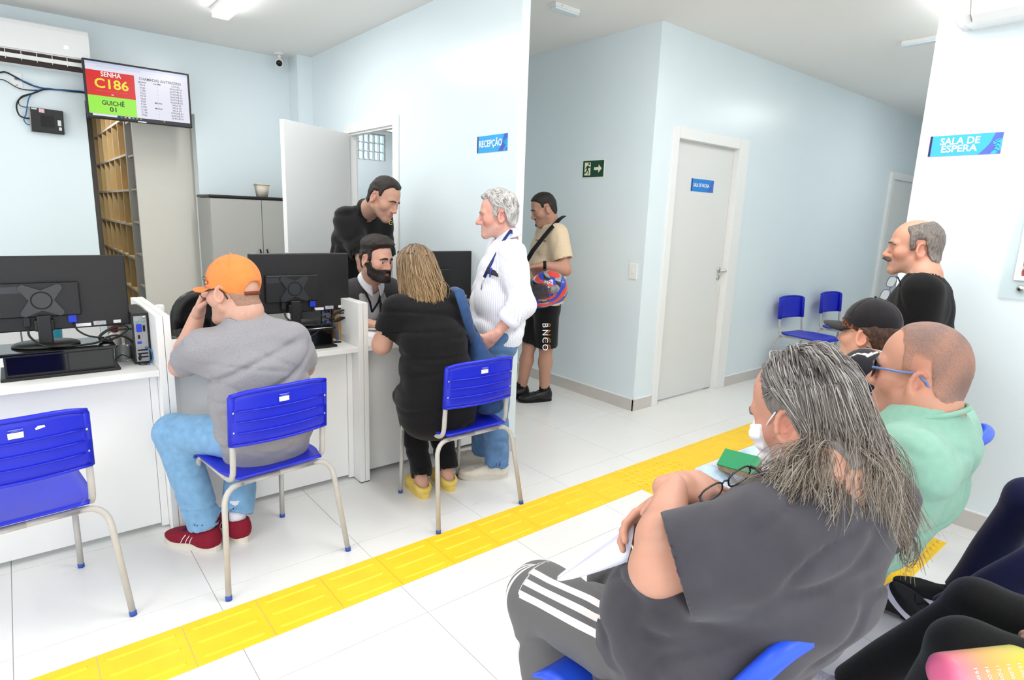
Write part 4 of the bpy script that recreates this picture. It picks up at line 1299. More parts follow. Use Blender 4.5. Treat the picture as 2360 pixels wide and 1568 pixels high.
def polygonize(fld, lo, hi, h, s=6):
    lo, hi = np.asarray(lo, float), np.asarray(hi, float)
    nb = np.ceil((hi - lo) / (h * s)).astype(int) + 1
    n = nb * s
    bc = np.stack(np.meshgrid(*[np.arange(q) for q in nb], indexing='ij'), -1).reshape(-1, 3)
    cen = lo + (bc * s + (s - 1) / 2.0) * h
    rad = s * h * 0.5 * 1.7321
    dc = np.empty(len(cen))
    # coarse pass by slabs
    ch = 4096
    for i in range(0, len(cen), ch):
        q = cen[i:i + ch]
        c = q.mean(0)
        R = np.sqrt(((q - c) ** 2).sum(1)).max()
        dc[i:i + ch] = fld(q, c, R)
    act = np.abs(dc) < rad * 1.35 + 0.012
    D = np.repeat(np.repeat(np.repeat(np.where(dc < 0, -1.0, 1.0).reshape(nb), s, 0), s, 1), s, 2)
    ai = np.nonzero(act)[0]
    # group active blocks in 3x3x3 neighbourhoods
    key = (bc[ai] // 3)
    kk = key[:, 0] * 1000003 + key[:, 1] * 1009 + key[:, 2]
    order = np.argsort(kk, kind='stable')
    ai = ai[order]
    kk = kk[order]
    off = np.stack(np.meshgrid(np.arange(s), np.arange(s), np.arange(s), indexing='ij'), -1).reshape(-1, 3)
    st = np.r_[0, np.nonzero(np.diff(kk))[0] + 1, len(kk)]
    for a, b in zip(st[:-1], st[1:]):
        idx = (bc[ai[a:b]][:, None, :] * s + off[None]).reshape(-1, 3)
        p = lo + idx * h
        c = (p.min(0) + p.max(0)) / 2
        R = np.linalg.norm(p.max(0) - p.min(0)) / 2
        D[idx[:, 0], idx[:, 1], idx[:, 2]] = fld(p, c, R)
    ins = D < 0
    c8 = np.zeros(np.array(D.shape) - 1, np.int8)
    corners = [(i, j, k) for i in (0, 1) for j in (0, 1) for k in (0, 1)]
    X, Y, Z = c8.shape
    for (i, j, k) in corners:
        c8 += ins[i:i + X, j:j + Y, k:k + Z]
    cells = np.argwhere((c8 > 0) & (c8 < 8))
    if len(cells) == 0:
        return np.zeros((0, 3)), np.zeros((0, 4), int)
    vals = np.stack([D[cells[:, 0] + i, cells[:, 1] + j, cells[:, 2] + k] for (i, j, k) in corners], 1)
    acc = np.zeros((len(cells), 3))
    cnt = np.zeros(len(cells))
    co = np.array(corners, float)
    for a in range(8):
        for b in range(a + 1, 8):
            if np.abs(co[a] - co[b]).sum() != 1:
                continue
            va, vb = vals[:, a], vals[:, b]
            mk = (va < 0) != (vb < 0)
            t = np.where(mk, va / np.where(mk, va - vb, 1), 0)
            acc += np.where(mk[:, None], co[a] + t[:, None] * (co[b] - co[a]), 0)
            cnt += mk
    verts = lo + (cells + acc / cnt[:, None]) * h
    vid = np.full(c8.shape, -1, np.int64)
    vid[cells[:, 0], cells[:, 1], cells[:, 2]] = np.arange(len(cells))
    quads = []
    for ax in range(3):
        sl0 = [slice(1, -1)] * 3
        sl1 = [slice(1, -1)] * 3
        sl0[ax] = slice(0, -1)
        sl1[ax] = slice(1, None)
        A, B = ins[tuple(sl0)], ins[tuple(sl1)]
        e = np.argwhere(A != B)
        if len(e) == 0:
            continue
        base = e.copy()
        oth = [q for q in range(3) if q != ax]
        for q in oth:
            base[:, q] += 1
        flip = A[e[:, 0], e[:, 1], e[:, 2]]
        d1 = np.zeros(3, int)
        d1[oth[0]] = 1
        d2 = np.zeros(3, int)
        d2[oth[1]] = 1
        q0 = vid[tuple((base - d1 - d2).T)]
        q1 = vid[tuple((base - d2).T)]
        q2 = vid[tuple(base.T)]
        q3 = vid[tuple((base - d1).T)]
        Q = np.stack([q0, q1, q2, q3], 1)
        if ax == 1:
            flip = ~flip
        Q[~flip] = Q[~flip][:, ::-1]
        quads.append(Q)
    Q = np.concatenate(quads)
    Q = Q[(Q >= 0).all(1)]
    return verts, Q


def relax(v, q, it=1, lam=0.5):
    if len(v) == 0:
        return v
    e = np.concatenate([q[:, [0, 1]], q[:, [1, 2]], q[:, [2, 3]], q[:, [3, 0]]])
    for _ in range(it):
        s_ = np.zeros_like(v)
        c_ = np.zeros(len(v))
        for a, b in ((0, 1), (1, 0)):
            for k in range(3):
                s_[:, k] += np.bincount(e[:, a], v[e[:, b], k], len(v))
            c_ += np.bincount(e[:, a], minlength=len(v))
        v = v + lam * (s_ / np.maximum(c_, 1)[:, None] - v)
    return v


def mesh_from(name, parts, cols=None):
    """parts: list of (verts, quads); cols: per-vertex rgb (linear)"""
    off = 0
    Vs, Qs = [], []
    for v, q in parts:
        Vs.append(v)
        Qs.append(q + off)
        off += len(v)
    v = np.concatenate(Vs)
    q = np.concatenate(Qs)
    me = bpy.data.meshes.new(name)
    me.vertices.add(len(v))
    me.vertices.foreach_set('co', v.astype(np.float32).ravel())
    me.loops.add(len(q) * 4)
    me.loops.foreach_set('vertex_index', q.astype(np.int32).ravel())
    me.polygons.add(len(q))
    me.polygons.foreach_set('loop_start', np.arange(0, len(q) * 4, 4, dtype=np.int32))
    me.polygons.foreach_set('loop_total', np.full(len(q), 4, np.int32))
    me.polygons.foreach_set('use_smooth', np.ones(len(q), bool))
    me.update(calc_edges=True)
    if cols is not None:
        at = me.color_attributes.new('Col', 'FLOAT_COLOR', 'POINT')
        c4 = np.ones((len(v), 4), np.float32)
        c4[:, :3] = cols
        at.data.foreach_set('color', c4.ravel())
    return me


_rng = np.random.RandomState(7)
_ND = _rng.normal(size=(40, 3))
_ND /= np.linalg.norm(_ND, axis=1)[:, None]
_NP = _rng.uniform(0, 6.28, 40)


def wob(p, f, a=0, n=6):
    """smooth pseudo noise, about -1..1"""
    s_ = 0
    for i in range(n):
        j = (a * 7 + i) % 40
        s_ = s_ + np.sin(p @ _ND[j] * f * (0.7 + 0.13 * i) + _NP[j] + 1.7 * np.sin(p @ _ND[(j + 11) % 40] * f * 0.6 + _NP[(j + 5) % 40]))
    return s_ / n * 1.6


def folds(p, f, amp, a=0, stretch=(1, 1, 1)):
    q = p * np.asarray(stretch)
    w_ = wob(q, f, a, 5)
    return amp * (np.abs(w_) - 0.5)


def sstep(x, a, b):
    t = np.clip((x - a) / (b - a), 0, 1)
    return t * t * (3 - 2 * t)


def crease(p, f, amp, a=0, st=(1, 1, 1), shear=None, w=0.22):
    """narrow folds pressed into cloth"""
    q = p * np.asarray(st)
    if shear is not None:
        q = q + (p @ np.asarray(shear[0]))[:, None] * np.asarray(shear[1])
    v = wob(q, f, a, 4)
    return amp * (np.exp(-(v / w) ** 2) - 0.25)
# ================================================================ people: builders
def frame(fwd, up=(0, 0, 1)):
    f = unit(fwd)
    r = unit(np.cross(f, up))
    u = np.cross(r, f)
    return np.array([r, f, u])          # rows: right, forward, up


def ydir(deg, pitch=0.0):
    a, b = math.radians(deg), math.radians(pitch)
    return V(math.cos(a) * math.cos(b), math.sin(a) * math.cos(b), math.sin(b))


class Head:
    def __init__(self, pos, yaw, pitch=0.0, roll=0.0, s=1.0, jaw=1.0, nose=1.0, fat=0.0, eye_open=1.0, chin=1.0, lips=1.0, yl=1.0):
        self.sv = np.array([1.0, yl, 1.0]) * s
        self.O = np.asarray(pos, float)
        A = frame(ydir(yaw, pitch))
        if roll:
            c, n = math.cos(math.radians(roll)), math.sin(math.radians(roll))
            r, u = A[0].copy(), A[2].copy()
            A[0], A[2] = c * r + n * u, -n * r + c * u
        self.A, self.s = A, s
        F = Fld()
        F.ell((0, 0.0, 0.045), (0.0755, 0.097, 0.087), k=0.02)
        F.ell((0, -0.03, 0.02), (0.068, 0.066, 0.07), k=0.02)
        F.ell((0, 0.040, -0.022), (0.060 * jaw, 0.054, 0.082), k=0.025)
        for s_ in (-1, 1):
            F.cap((s_ * 0.052 * jaw, 0.008, -0.050), (s_ * 0.014, 0.078 * chin, -0.094), 0.021 + 0.006 * fat, 0.018, k=0.025)
            F.ell((s_ * 0.046, 0.058, -0.016), (0.024, 0.030, 0.026), k=0.02)
            F.cap((s_ * 0.040, 0.078, 0.030), (s_ * 0.010, 0.092, 0.030), 0.012, 0.011, k=0.016)
        F.ell((0, 0.086 * chin, -0.092), (0.020, 0.017, 0.017), k=0.02)
        F.ell((0, 0.080, -0.056), (0.030, 0.021, 0.026), k=0.02)
        if fat:
            F.ell((0, 0.040, -0.098), (0.045, 0.055, 0.03 * fat + 0.008), k=0.03)
        nl = 0.1145 + 0.010 * (nose - 1) * 2
        F.cap((0, 0.090, 0.022), (0, nl, -0.022), 0.0095, 0.0105, k=0.012)
        F.ell((0, nl, -0.026), (0.011, 0.011, 0.0105), k=0.010)
        for s_ in (-1, 1):
            F.ell((s_ * 0.0125, 0.103, -0.029), (0.0085, 0.012, 0.0085), k=0.008)
        F.cap((-0.018, 0.0985, -0.0555), (0.018, 0.0985, -0.0555), 0.0050 * lips, k=0.006)
        F.cap((-0.015, 0.0975, -0.0665), (0.015, 0.0975, -0.0665), 0.0062 * lips, k=0.006)
        F.cap((-0.024, 0.1035, -0.0608), (0.024, 0.1035, -0.0608), 0.0022, k=0.004, op='s')
        for s_ in (-1, 1):
            F.ell((s_ * 0.032, 0.104, 0.004), (0.019, 0.016, 0.014), k=0.014, op='s')
            F.ell((s_ * 0.032, 0.0775, 0.004), (0.0148, 0.0148, 0.0135), k=0.006)
            if eye_open > 0.05:
                F.ell((s_ * 0.032, 0.094, 0.003), (0.0132, 0.010, 0.0058 * eye_open), k=0.003, op='s')
        for s_ in (-1, 1):                                   # ears
            e = np.array([s_ * 0.078, -0.008, -0.002])
            n_ = unit((s_ * 0.92, -0.38, 0.05))
            up_ = unit((0.0, -0.20, 1.0))
            up_ = unit(up_ - n_ * (up_ @ n_))
            fw = np.cross(up_, n_)
            ax = np.array([n_, fw, up_])
            F.ell(e, (0.010, 0.0165, 0.030), ax, k=0.010)
            pts = [e + n_ * 0.0095 + fw * (0.017 * math.cos(t)) + up_ * (0.029 * math.sin(t) + 0.002) for t in np.linspace(-2.2, 2.9, 11) + math.pi]
            for a, b in zip(pts[:-1], pts[1:]):
                F.cap(a, b, 0.0048, k=0.004)
            F.ell(e - up_ * 0.028 + n_ * 0.003 , (0.006, 0.010, 0.010), ax, k=0.008)
            F.ell(e + n_ * 0.0125 - up_ * 0.002, (0.0095, 0.0105, 0.0185), ax, k=0.004, op='s')
            F.ell(e + fw * (0.012 if s_ > 0 else -0.012) * 0 + V(0, 0.014, -0.004) + n_ * 0.004, (0.006, 0.005, 0.007), ax, k=0.006)
        self.face = F

    def w(self, p):
        """local -> world"""
        return self.O + (np.atleast_2d(np.asarray(p, float)) * self.sv) @ self.A

    def w1(self, *p):
        return self.w(np.array(p))[0]

    def d(self, v):
        return unit(np.asarray(v, float) @ self.A)

    def l(self, P):
        """world -> local"""
        return ((np.atleast_2d(P) - self.O) @ self.A.T) / self.sv

    def front(self, x, z, y0=0.15):
        ys = np.arange(y0, 0.0, -0.0015)
        d = self.face(np.stack([np.full(len(ys), x), ys, np.full(len(ys), z)], 1))
        i = np.argmax(d < 0)
        return ys[i] if d[i] < 0 else 0.05

    def side(self, sgn, y, z, x0=0.12):
        xs = np.arange(x0, 0.0, -0.0015)
        d = self.face(np.stack([sgn * xs, np.full(len(xs), y), np.full(len(xs), z)], 1))
        i = np.argmax(d < 0)
        return sgn * (xs[i] if d[i] < 0 else 0.07)


def skin_base(skin):
    b = np.array(lin(skin))
    return b * 0.86 + b.mean() * 0.12


def skin_color(H, skin, stub=None, stub_amt=0.0, lip=None, freckle=0.0, red=0.10):
    base = skin_base(skin)
    lipc = np.array(lin(lip if lip else (min(255, int(skin[0] * 0.93)), int(skin[1] * 0.72), int(skin[2] * 0.72))))
    sc = np.array(lin(stub if stub else (90, 80, 78)))

    def f(Lp):
        n = len(Lp)
        c = np.repeat(base[None], n, 0)
        x, y, z = Lp[:, 0], Lp[:, 1], Lp[:, 2]
        rd = np.exp(-(((np.abs(x) - 0.045) / 0.03) ** 2 + ((y - 0.07) / 0.05) ** 2 + ((z + 0.02) / 0.03) ** 2)) + np.exp(-((x / 0.015) ** 2 + ((y - 0.12) / 0.02) ** 2 + ((z + 0.025) / 0.02) ** 2)) + np.exp(-(((np.abs(x) - 0.085) / 0.012) ** 2 + ((y + 0.01) / 0.03) ** 2))
        c = c * (1 - red * rd[:, None] * np.array([0.0, 0.9, 0.9]))
        lp_ = np.exp(-((x / 0.021) ** 4 + ((z + 0.061) / 0.0095) ** 4)) * (y > 0.085)
        c = c * (1 - lp_[:, None]) + lipc * lp_[:, None]
        if stub_amt > 0:
            m_ = sstep(-z, 0.030, 0.050) * sstep(y, -0.010, 0.02) * (1 - 0.9 * lp_) * (z > -0.14)
            m_ = np.maximum(m_, 0.9 * np.exp(-((x / 0.026) ** 4 + ((z + 0.045) / 0.008) ** 4)) * (y > 0.08))
            m_ = m_ * stub_amt * (0.8 + 0.3 * wob(Lp, 500, 1, 4))
            c = c * (1 - m_[:, None]) + sc * m_[:, None]
        c = c * (1 + 0.04 * wob(Lp, 90, 3, 4))[:, None]
        if freckle > 0:
            q = wob(Lp, 330, 2, 6)
            m_ = freckle * sstep(q, 0.55, 0.85) * (y > -0.02)
            c = c * (1 - 0.55 * m_[:, None])
        return np.clip(c, 0, 1)
    return f


def hand(F, wr, d, n, side, curl=(0.35, 0.4, 0.45, 0.5), thumb=0.4, s=1.0, spread=0.06, thumb_dir=None):
    """adds palm, four fingers and thumb; side +1 right, -1 left"""
    d, n = unit(d), np.asarray(n, float)
    n = unit(n - d * (n @ d))
    t = np.cross(d, n) * (1 if side > 0 else -1)
    A = np.array([t, d, n])
    F.ell(wr + d * 0.048 * s, np.array([0.041, 0.054, 0.0155]) * s, A, k=0.014, n=2.6)
    F.cap(wr - d * 0.02 * s, wr + d * 0.02 * s, 0.026 * s, 0.024 * s, k=0.018)
    F.cap(wr + d * 0.015 * s + t * 0.022 * s + n * 0.008 * s, wr + d * 0.05 * s + t * 0.032 * s + n * 0.010 * s, 0.015 * s, 0.013 * s, k=0.015)
    base = [(0.030, 0.090, 0.072), (0.0105, 0.096, 0.080), (-0.0105, 0.092, 0.073), (-0.0300, 0.083, 0.057)]
    tips = []
    for i, (bx_, by_, L) in enumerate(base):
        p = wr + (t * bx_ + d * by_) * s
        a = 0.0
        dirv = unit(d + t * spread * (1.5 - i))
        sv = np.cross(dirv, n)
        r = 0.0088 * s if i < 3 else 0.0076 * s
        for j, fr in enumerate((0.46, 0.31, 0.23)):
            a += curl[i] * (1.0 if j else 0.8)
            v = dirv * math.cos(a) + n * math.sin(a)
            q = p + v * L * fr * s
            F.cap(p, q, r * (1 - 0.05 * j), r * (1 - 0.05 * (j + 1)), k=0.006)
            p = q
        tips.append((p, v))
    tb = wr + (t * 0.030 + d * 0.038 + n * 0.006) * s
    v = unit(d * 0.55 + t * 0.75 + n * 0.25) if thumb_dir is None else unit(thumb_dir)
    v2 = unit(v + d * thumb * 0.9 + n * thumb * 0.6 - t * thumb * 0.5)
    q = tb + v * 0.036 * s
    F.cap(tb, q, 0.0125 * s, 0.0105 * s, k=0.010)
    F.cap(q, q + v2 * 0.030 * s, 0.0105 * s, 0.0085 * s, k=0.006)
    return tips


def bounds(F, pad=0.03):
    c = [(o[2], o[3]) for o in F.ops if o[0] == 'u' and o[2] is not None]
    lo = np.min([q - r for q, r in c], 0) - pad
    hi = np.max([q + r for q, r in c], 0) + pad
    return lo, hi


def sculpt(name, F, vox, material, parent, lo=None, hi=None, colf=None, rel=1, keep=None):
    if lo is None:
        lo, hi = bounds(F)
    v, q = polygonize(F, lo, hi, vox)
    v = relax(v, q, rel, 0.45)
    if keep is not None and len(q):
        m_ = keep(v)
        q = q[m_[q].any(1)]
        u = np.unique(q)
        mp = np.full(len(v), -1)
        mp[u] = np.arange(len(u))
        v, q = v[u], mp[q]
    me = mesh_from(name, [(v, q)], colf(v) if colf else None)
    return place(name, me, material, parent)


def fabric(name, rgb, noise=0.06, nscale=60, bump=0.25, bscale=500, rough=0.85, vcol=False, rgb2=None, sheen=0.15):
    return mat(name, rgb, rough, 0.2, noise=noise, nscale=nscale, bump=bump, bscale=bscale, vcol=vcol, rgb2=rgb2, sheen=sheen)


def skin_mat(name):
    return mat(name, (200, 150, 125), 0.48, 0.4, vcol=True, sss=0.12, bump=0.06, bscale=260)


M_EYEW = mat('eyeball', (235, 230, 226), 0.15, 0.5, vcol=True)
M_LENS = mat('clear_lens_glass', (240, 245, 245), 0.05, 0.5, alpha=0.18)


class Person:
    def __init__(self, label, H, skin=(205, 155, 130), vox=0.0095, hvox=0.0047, bvox=0.0115, colf=None, neck=None, neck_r=0.056, fat=0.0):
        self.H, self.vox, self.hvox, self.label, self.skin, self.bvox = H, vox, hvox, label, skin, bvox
        self.B = Fld()                       # covered and bare body in room coordinates
        self.Hn = []                         # hand boxes
        self.kids = []
        self.colf = colf or skin_color(H, skin)
        self.neck = np.asarray(neck, float)
        nb = H.w1(0, -0.022, -0.035)
        self.B.cap(nb, self.neck, neck_r * H.s, (neck_r + 0.008) * H.s, k=0.03)
        self.neck_top, self.neck_r = nb, neck_r * H.s
        H.face.cap((0, -0.022, -0.035), tuple(H.l(self.neck)[0]), neck_r - 0.0005, neck_r + 0.0075, k=0.028)

    def arm(self, sh, el, wr, r=(0.052, 0.043, 0.040, 0.027), cover=0):
        """cover: 0 bare, 1 upper arm covered, 2 all covered"""
        sh, el, wr = [np.asarray(q, float) for q in (sh, el, wr)]
        c1 = 0.010 if cover >= 1 else 0
        c2 = 0.008 if cover >= 2 else 0
        self.B.cap(sh, el, r[0] - c1, r[1] - c1 * 0.3, k=0.03)
        m_ = el + (wr - el) * 0.35
        self.B.cap(el, m_, r[1] - c2, r[2] + 0.003 - c2, k=0.02)
        self.B.cap(m_, wr, r[2] + 0.003 - c2, r[3] - c2 * 0.4, k=0.02)

    def hand(self, wr, d, n, side, **kw):
        F = Fld()
        wr = np.asarray(wr, float)
        hand(F, wr, d, n, side, **kw)
        self.Hn.append(F)

    def finish(self, material=None, eyes=True, iris=(70, 48, 34), gaze=(0, 1, 0), nails=False):
        H = self.H
        parts, cols = [], []
        v, q = polygonize(H.face, (-0.115, -0.135, -0.20), (0.115, 0.155, 0.155), self.hvox / H.s)
        v = relax(v, q, 1, 0.4)
        keep = v[:, 2] > -0.19
        q = q[keep[q].all(1)]
        cols.append(self.colf(v))
        parts.append((H.w(v), q))
        lo, hi = bounds(self.B)
        v, q = polygonize(self.B, lo, hi, self.bvox)
        v = relax(v, q, 1, 0.4)
        base = skin_base(self.skin)
        cols.append(np.clip(base * (1 + 0.05 * wob(v, 60, 4, 4))[:, None], 0, 1))
        parts.append((v, q))
        for F in self.Hn:
            lo, hi = bounds(F, 0.012)
            v, q = polygonize(F, lo, hi, min(0.0042, self.hvox))
            v = relax(v, q, 1, 0.35)
            cols.append(np.clip(base * (1 + 0.05 * wob(v, 120, 5, 4))[:, None], 0, 1))
            parts.append((v, q))
        me = mesh_from('person', parts, np.concatenate(cols))
        self.ob = place('person', me, material or skin_mat('skin'))
        tag(self.ob, self.label, 'person')
        if eyes:
            for s_ in (-1, 1):
                e = MB().ball((0, 0, 0), 0.0128 * H.s, 16)
                P = np.array(e.v)
                g = H.d(gaze)
                c = P @ g / (0.0128 * H.s)
                cc = np.where(c[:, None] > 0.94, np.array(lin((12, 10, 10))), np.where(c[:, None] > 0.83, np.array(lin(iris)), np.array(lin((232, 226, 220)))))
                ctr = H.w1(s_ * 0.032, 0.0775, 0.003)
                e.v = [tuple(a + ctr) for a in P]
                me = e.mesh('eye')
                at = me.color_attributes.new('Col', 'FLOAT_COLOR', 'POINT')
                at.data.foreach_set('color', np.concatenate([cc, np.ones((len(cc), 1))], 1).astype(np.float32).ravel())
                place('eye', me, M_EYEW, self.ob)
        return self.ob

    def brows(self, material, th=0.0042, z=0.030, arch=0.004):
        H = self.H
        for s_ in (-1, 1):
            pts, rr = [], []
            for t in np.linspace(0, 1, 8):
                x = s_ * (0.012 + 0.040 * t)
                zz = z + arch * math.sin(math.pi * min(1, t * 1.2)) - 0.007 * t * t
                pts.append(H.w1(x, H.front(x, zz) + 0.0005, zz))
                rr.append(th * H.s * (0.75 + 0.5 * math.sin(math.pi * min(1, 0.15 + t * 0.8))) * (1 - 0.5 * t * t))
            MB().tube(pts, rr, 6).build('eyebrow', material, self.ob)


def sleeve_op(F, a, b, r0, r1, k=0.05):
    """capsule with a flat open end at b"""
    a, b = np.asarray(a, float), np.asarray(b, float)
    ba = b - a
    L = np.linalg.norm(ba)
    dr = ba / L

    def f(p):
        pa = p - a
        t = np.clip(pa @ dr / L, 0, 1)
        d = pa - (t * L)[:, None] * dr
        e = np.sqrt((d * d).sum(1)) - (r0 + t * (r1 - r0))
        return np.maximum(e, (p - b) @ dr)
    F.ops.append(('u', f, (a + b) / 2, L / 2 + max(r0, r1), k))


def hole(F, a, b, r0, r1=None, k=0.004):
    F.cap(a, b, r0, r1, k=k, op='s')


def shirt(P, torso, sleeves, material, name='shirt', neck_hole=None, hem=None, disp=None, vox=None, colf=None, n=2.3, extra=None, k=0.06, clips=()):
    """sleeves: list of dict(pts=[sh, (el), end], r=[...], bare=arm radius at the end)"""
    F = Fld()
    F.loft(torso, k=0.03, n=n)
    for s_ in sleeves:
        p, r = s_['pts'], s_['r']
        for i in range(len(p) - 2):
            F.cap(p[i], p[i + 1], r[i], r[i + 1], k=k if i == 0 else 0.03)
        sleeve_op(F, p[-2], p[-1], r[-2], r[-1], k=k if len(p) == 2 else 0.03)
    if extra:
        extra(F)
    for o, nr in ([hem] if hem is not None else []) + list(clips):
        F.plane(o, nr, 0.008)
    if disp is not None:
        F.ops.append(('d', disp, None, 0, 0))
    for s_ in sleeves:
        p, r = s_['pts'], s_['r']
        d_ = unit(np.asarray(p[-1], float) - p[-2])
        if s_.get('bare', 1):
            hole(F, np.asarray(p[-1]) - d_ * 0.035, np.asarray(p[-1]) + d_ * 0.04, r[-1] - 0.0125, r[-1] - 0.0105)
    if neck_hole is not None:
        a, b, r0, r1 = neck_hole
        hole(F, a, b, r0, r1)
    lo, hi = bounds(F)
    return sculpt(name, F, vox or P.vox, material, P.ob, lo, hi, colf)


def trousers(P, pel, legs, material, name='trousers', waist=None, disp=None, vox=None, colf=None):
    """pel: loft nodes; legs: list of dict(pts, r)"""
    F = Fld()
    if pel:
        F.loft(pel, k=0.03, n=2.2)
    for L in legs:
        p, r = L['pts'], L['r']
        for i in range(len(p) - 2):
            F.cap(p[i], p[i + 1], r[i], r[i + 1], k=0.05 if i == 0 else 0.035)
        sleeve_op(F, p[-2], p[-1], r[-2], r[-1], k=0.03)
    if waist is not None:
        F.plane(waist[0], waist[1], 0.008)
    if disp is not None:
        F.ops.append(('d', disp, None, 0, 0))
    for L in legs:
        p, r = L['pts'], L['r']
        d_ = unit(np.asarray(p[-1], float) - p[-2])
        hole(F, np.asarray(p[-1]) - d_ * 0.03, np.asarray(p[-1]) + d_ * 0.04, r[-1] - 0.0125, r[-1] - 0.0105)
    return sculpt(name, F, vox or P.vox, material, P.ob, colf=colf)


def shoe(P, ank, toe, upper, sole, L=0.28, W=0.10, kind='trainer', stripes=None, lace=None, up=(0, 0, 1), vox=0.005, lift=0.0):
    """ank: point on the floor under the ankle; toe: horizontal direction"""
    A = frame(toe, up)
    O = np.asarray(ank, float) + A[2] * lift

    def w_(p):
        return O + np.atleast_2d(p) @ A
    F = Fld()
    b = -0.062 * L / 0.28
    f_ = L + b
    h_ = 0.055 if kind != 'clog' else 0.05
    F.ell((0, b + 0.045, 0.050), (W * 0.39, 0.048, 0.045), k=0.02)
    F.ell((0, f_ - 0.075, 0.036), (W * 0.48, 0.078, 0.034), k=0.03)
    F.cap((0, b + 0.05, 0.052), (0, f_ - 0.09, 0.040), W * 0.40, W * 0.42, k=0.03)
    if kind in ('trainer', 'boot'):
        F.cap((0, 0.005, 0.055), (0, -0.012, 0.098), 0.043, 0.041, k=0.03)
        F.plane((0, 0, 0.098), (0, 0.25, 1))
        hole(F, (0, -0.005, 0.085), (0, -0.012, 0.14), 0.034, 0.036)
    elif kind == 'clog':
        F.plane((0, 0, 0.075), (0, -0.35, 1))
        hole(F, (0, b + 0.05, 0.06), (0, 0.02, 0.09), 0.034, 0.040)
    F.plane((0, 0, 0.022), (0, 0, -1))
    lo, hi = V(-W, b - 0.03, 0), V(W, f_ + 0.03, 0.14)
    v, q = polygonize(F, lo, hi, vox)
    v = relax(v, q, 1)
    ob = place('shoe', mesh_from('shoe', [(w_(v), q)]), upper, P.ob)
    ol = []
    for t in np.linspace(0, 2 * math.pi, 29)[:-1]:
        y = math.cos(t)
        x = math.sin(t)
        wd = W * (0.40 + 0.075 * sstep(y, -0.4, 0.7)) * (abs(x) ** 0.75) * (1 if x > 0 else -1)
        ol.append((wd, (b + f_) / 2 + (L / 2 + 0.004) * (abs(y) ** 0.85) * (1 if y > 0 else -1)))
    th = 0.026 if kind != 'boot' else 0.022
    vs_ = [w_((x, y, 0.0 + (0.010 * max(0, (y - f_ + 0.06) / 0.06) ** 2)))[0] for x, y in ol] + [w_((x * 1.03, y, th))[0] for x, y in ol] + [w_((x * 0.9, y, th + 0.004))[0] for x, y in ol]
    n = len(ol)
    MB().add(vs_, [tuple(range(n)), tuple(range(3 * n - 1, 2 * n - 1, -1))] + [(i + k * n, i + n + k * n, (i + 1) % n + n + k * n, (i + 1) % n + k * n) for i in range(n) for k in (0, 1)]).build('sole', sole, ob)

    def top(x, y):
        zs = np.arange(0.13, 0.0, -0.002)
        d = F(np.stack([np.full(len(zs), x), np.full(len(zs), y), zs], 1))
        i = np.argmax(d < 0)
        return zs[i] if d[i] < 0 else 0.03

    def sidex(s_, y, z):
        xs = np.arange(0.08, 0.0, -0.0015)
        d = F(np.stack([s_ * xs, np.full(len(xs), y), np.full(len(xs), z)], 1))
        i = np.argmax(d < 0)
        return s_ * (xs[i] if d[i] < 0 else 0.03)
    if lace is not None:
        m_ = MB()
        for k in range(5):
            y = 0.045 + 0.021 * k
            m_.tube([w_((x, y + 0.006 * (-1) ** k * x / 0.02, top(x, y) + 0.002))[0] for x in np.linspace(-0.022, 0.022, 6)], 0.0028, 5)
        m_.build('laces', lace, ob)
    if stripes is not None:
        for s_ in (-1, 1):
            for k in range(3):
                pts = [w_((sidex(s_, 0.035 + 0.022 * k + 0.02 * t, z) + s_ * 0.001, 0.035 + 0.022 * k + 0.020 * t, z))[0] for t, z in ((0, 0.068), (0.5, 0.052), (1.0, 0.032))]
                MB().tube(pts, 0.0048, 5, flat=0.35).build('stripe', stripes, ob)
    return ob


def strand_mesh(name, strands, material, parent, colors=None, nseg=4):
    """strands: list of (pts Nx3, r0); tapered 3-sided tubes in one mesh"""
    Vs, Qs, Cs = [], [], []
    off = 0
    for i, (pts, r0) in enumerate(strands):
        pts = np.asarray(pts, float)
        n = len(pts)
        t = np.gradient(pts, axis=0)
        t /= np.linalg.norm(t, axis=1)[:, None] + 1e-9
        ref = np.array([0.3, 0.5, 0.81])
        a = np.cross(t, ref)
        a /= np.linalg.norm(a, axis=1)[:, None] + 1e-9
        b = np.cross(t, a)
        prof = r0 * np.clip(np.minimum(1.0, 1.25 - np.linspace(0, 1, n)) , 0.15, 1)
        prof[0] *= 0.6
        ring = []
        for k in range(nseg):
            an = 2 * math.pi * k / nseg
            ring.append(pts + prof[:, None] * (math.cos(an) * a + math.sin(an) * b))
        v = np.stack(ring, 1).reshape(-1, 3)
        ii = np.arange(n - 1)[:, None] * nseg
        for k in range(nseg):
            k2 = (k + 1) % nseg
            Qs.append(np.concatenate([ii + k, ii + k2, ii + nseg + k2, ii + nseg + k], 1) + off)
        off += len(v)
        Vs.append(v)
        if colors is not None:
            c = colors[i]
            c = np.asarray(c)
            if c.ndim == 1:
                c = np.repeat(c[None], n, 0)
            Cs.append(np.repeat(c, nseg, 0))
    me = mesh_from(name, [(np.concatenate(Vs), np.concatenate(Qs))], np.concatenate(Cs) if colors is not None else None)
    return place(name, me, material, parent)


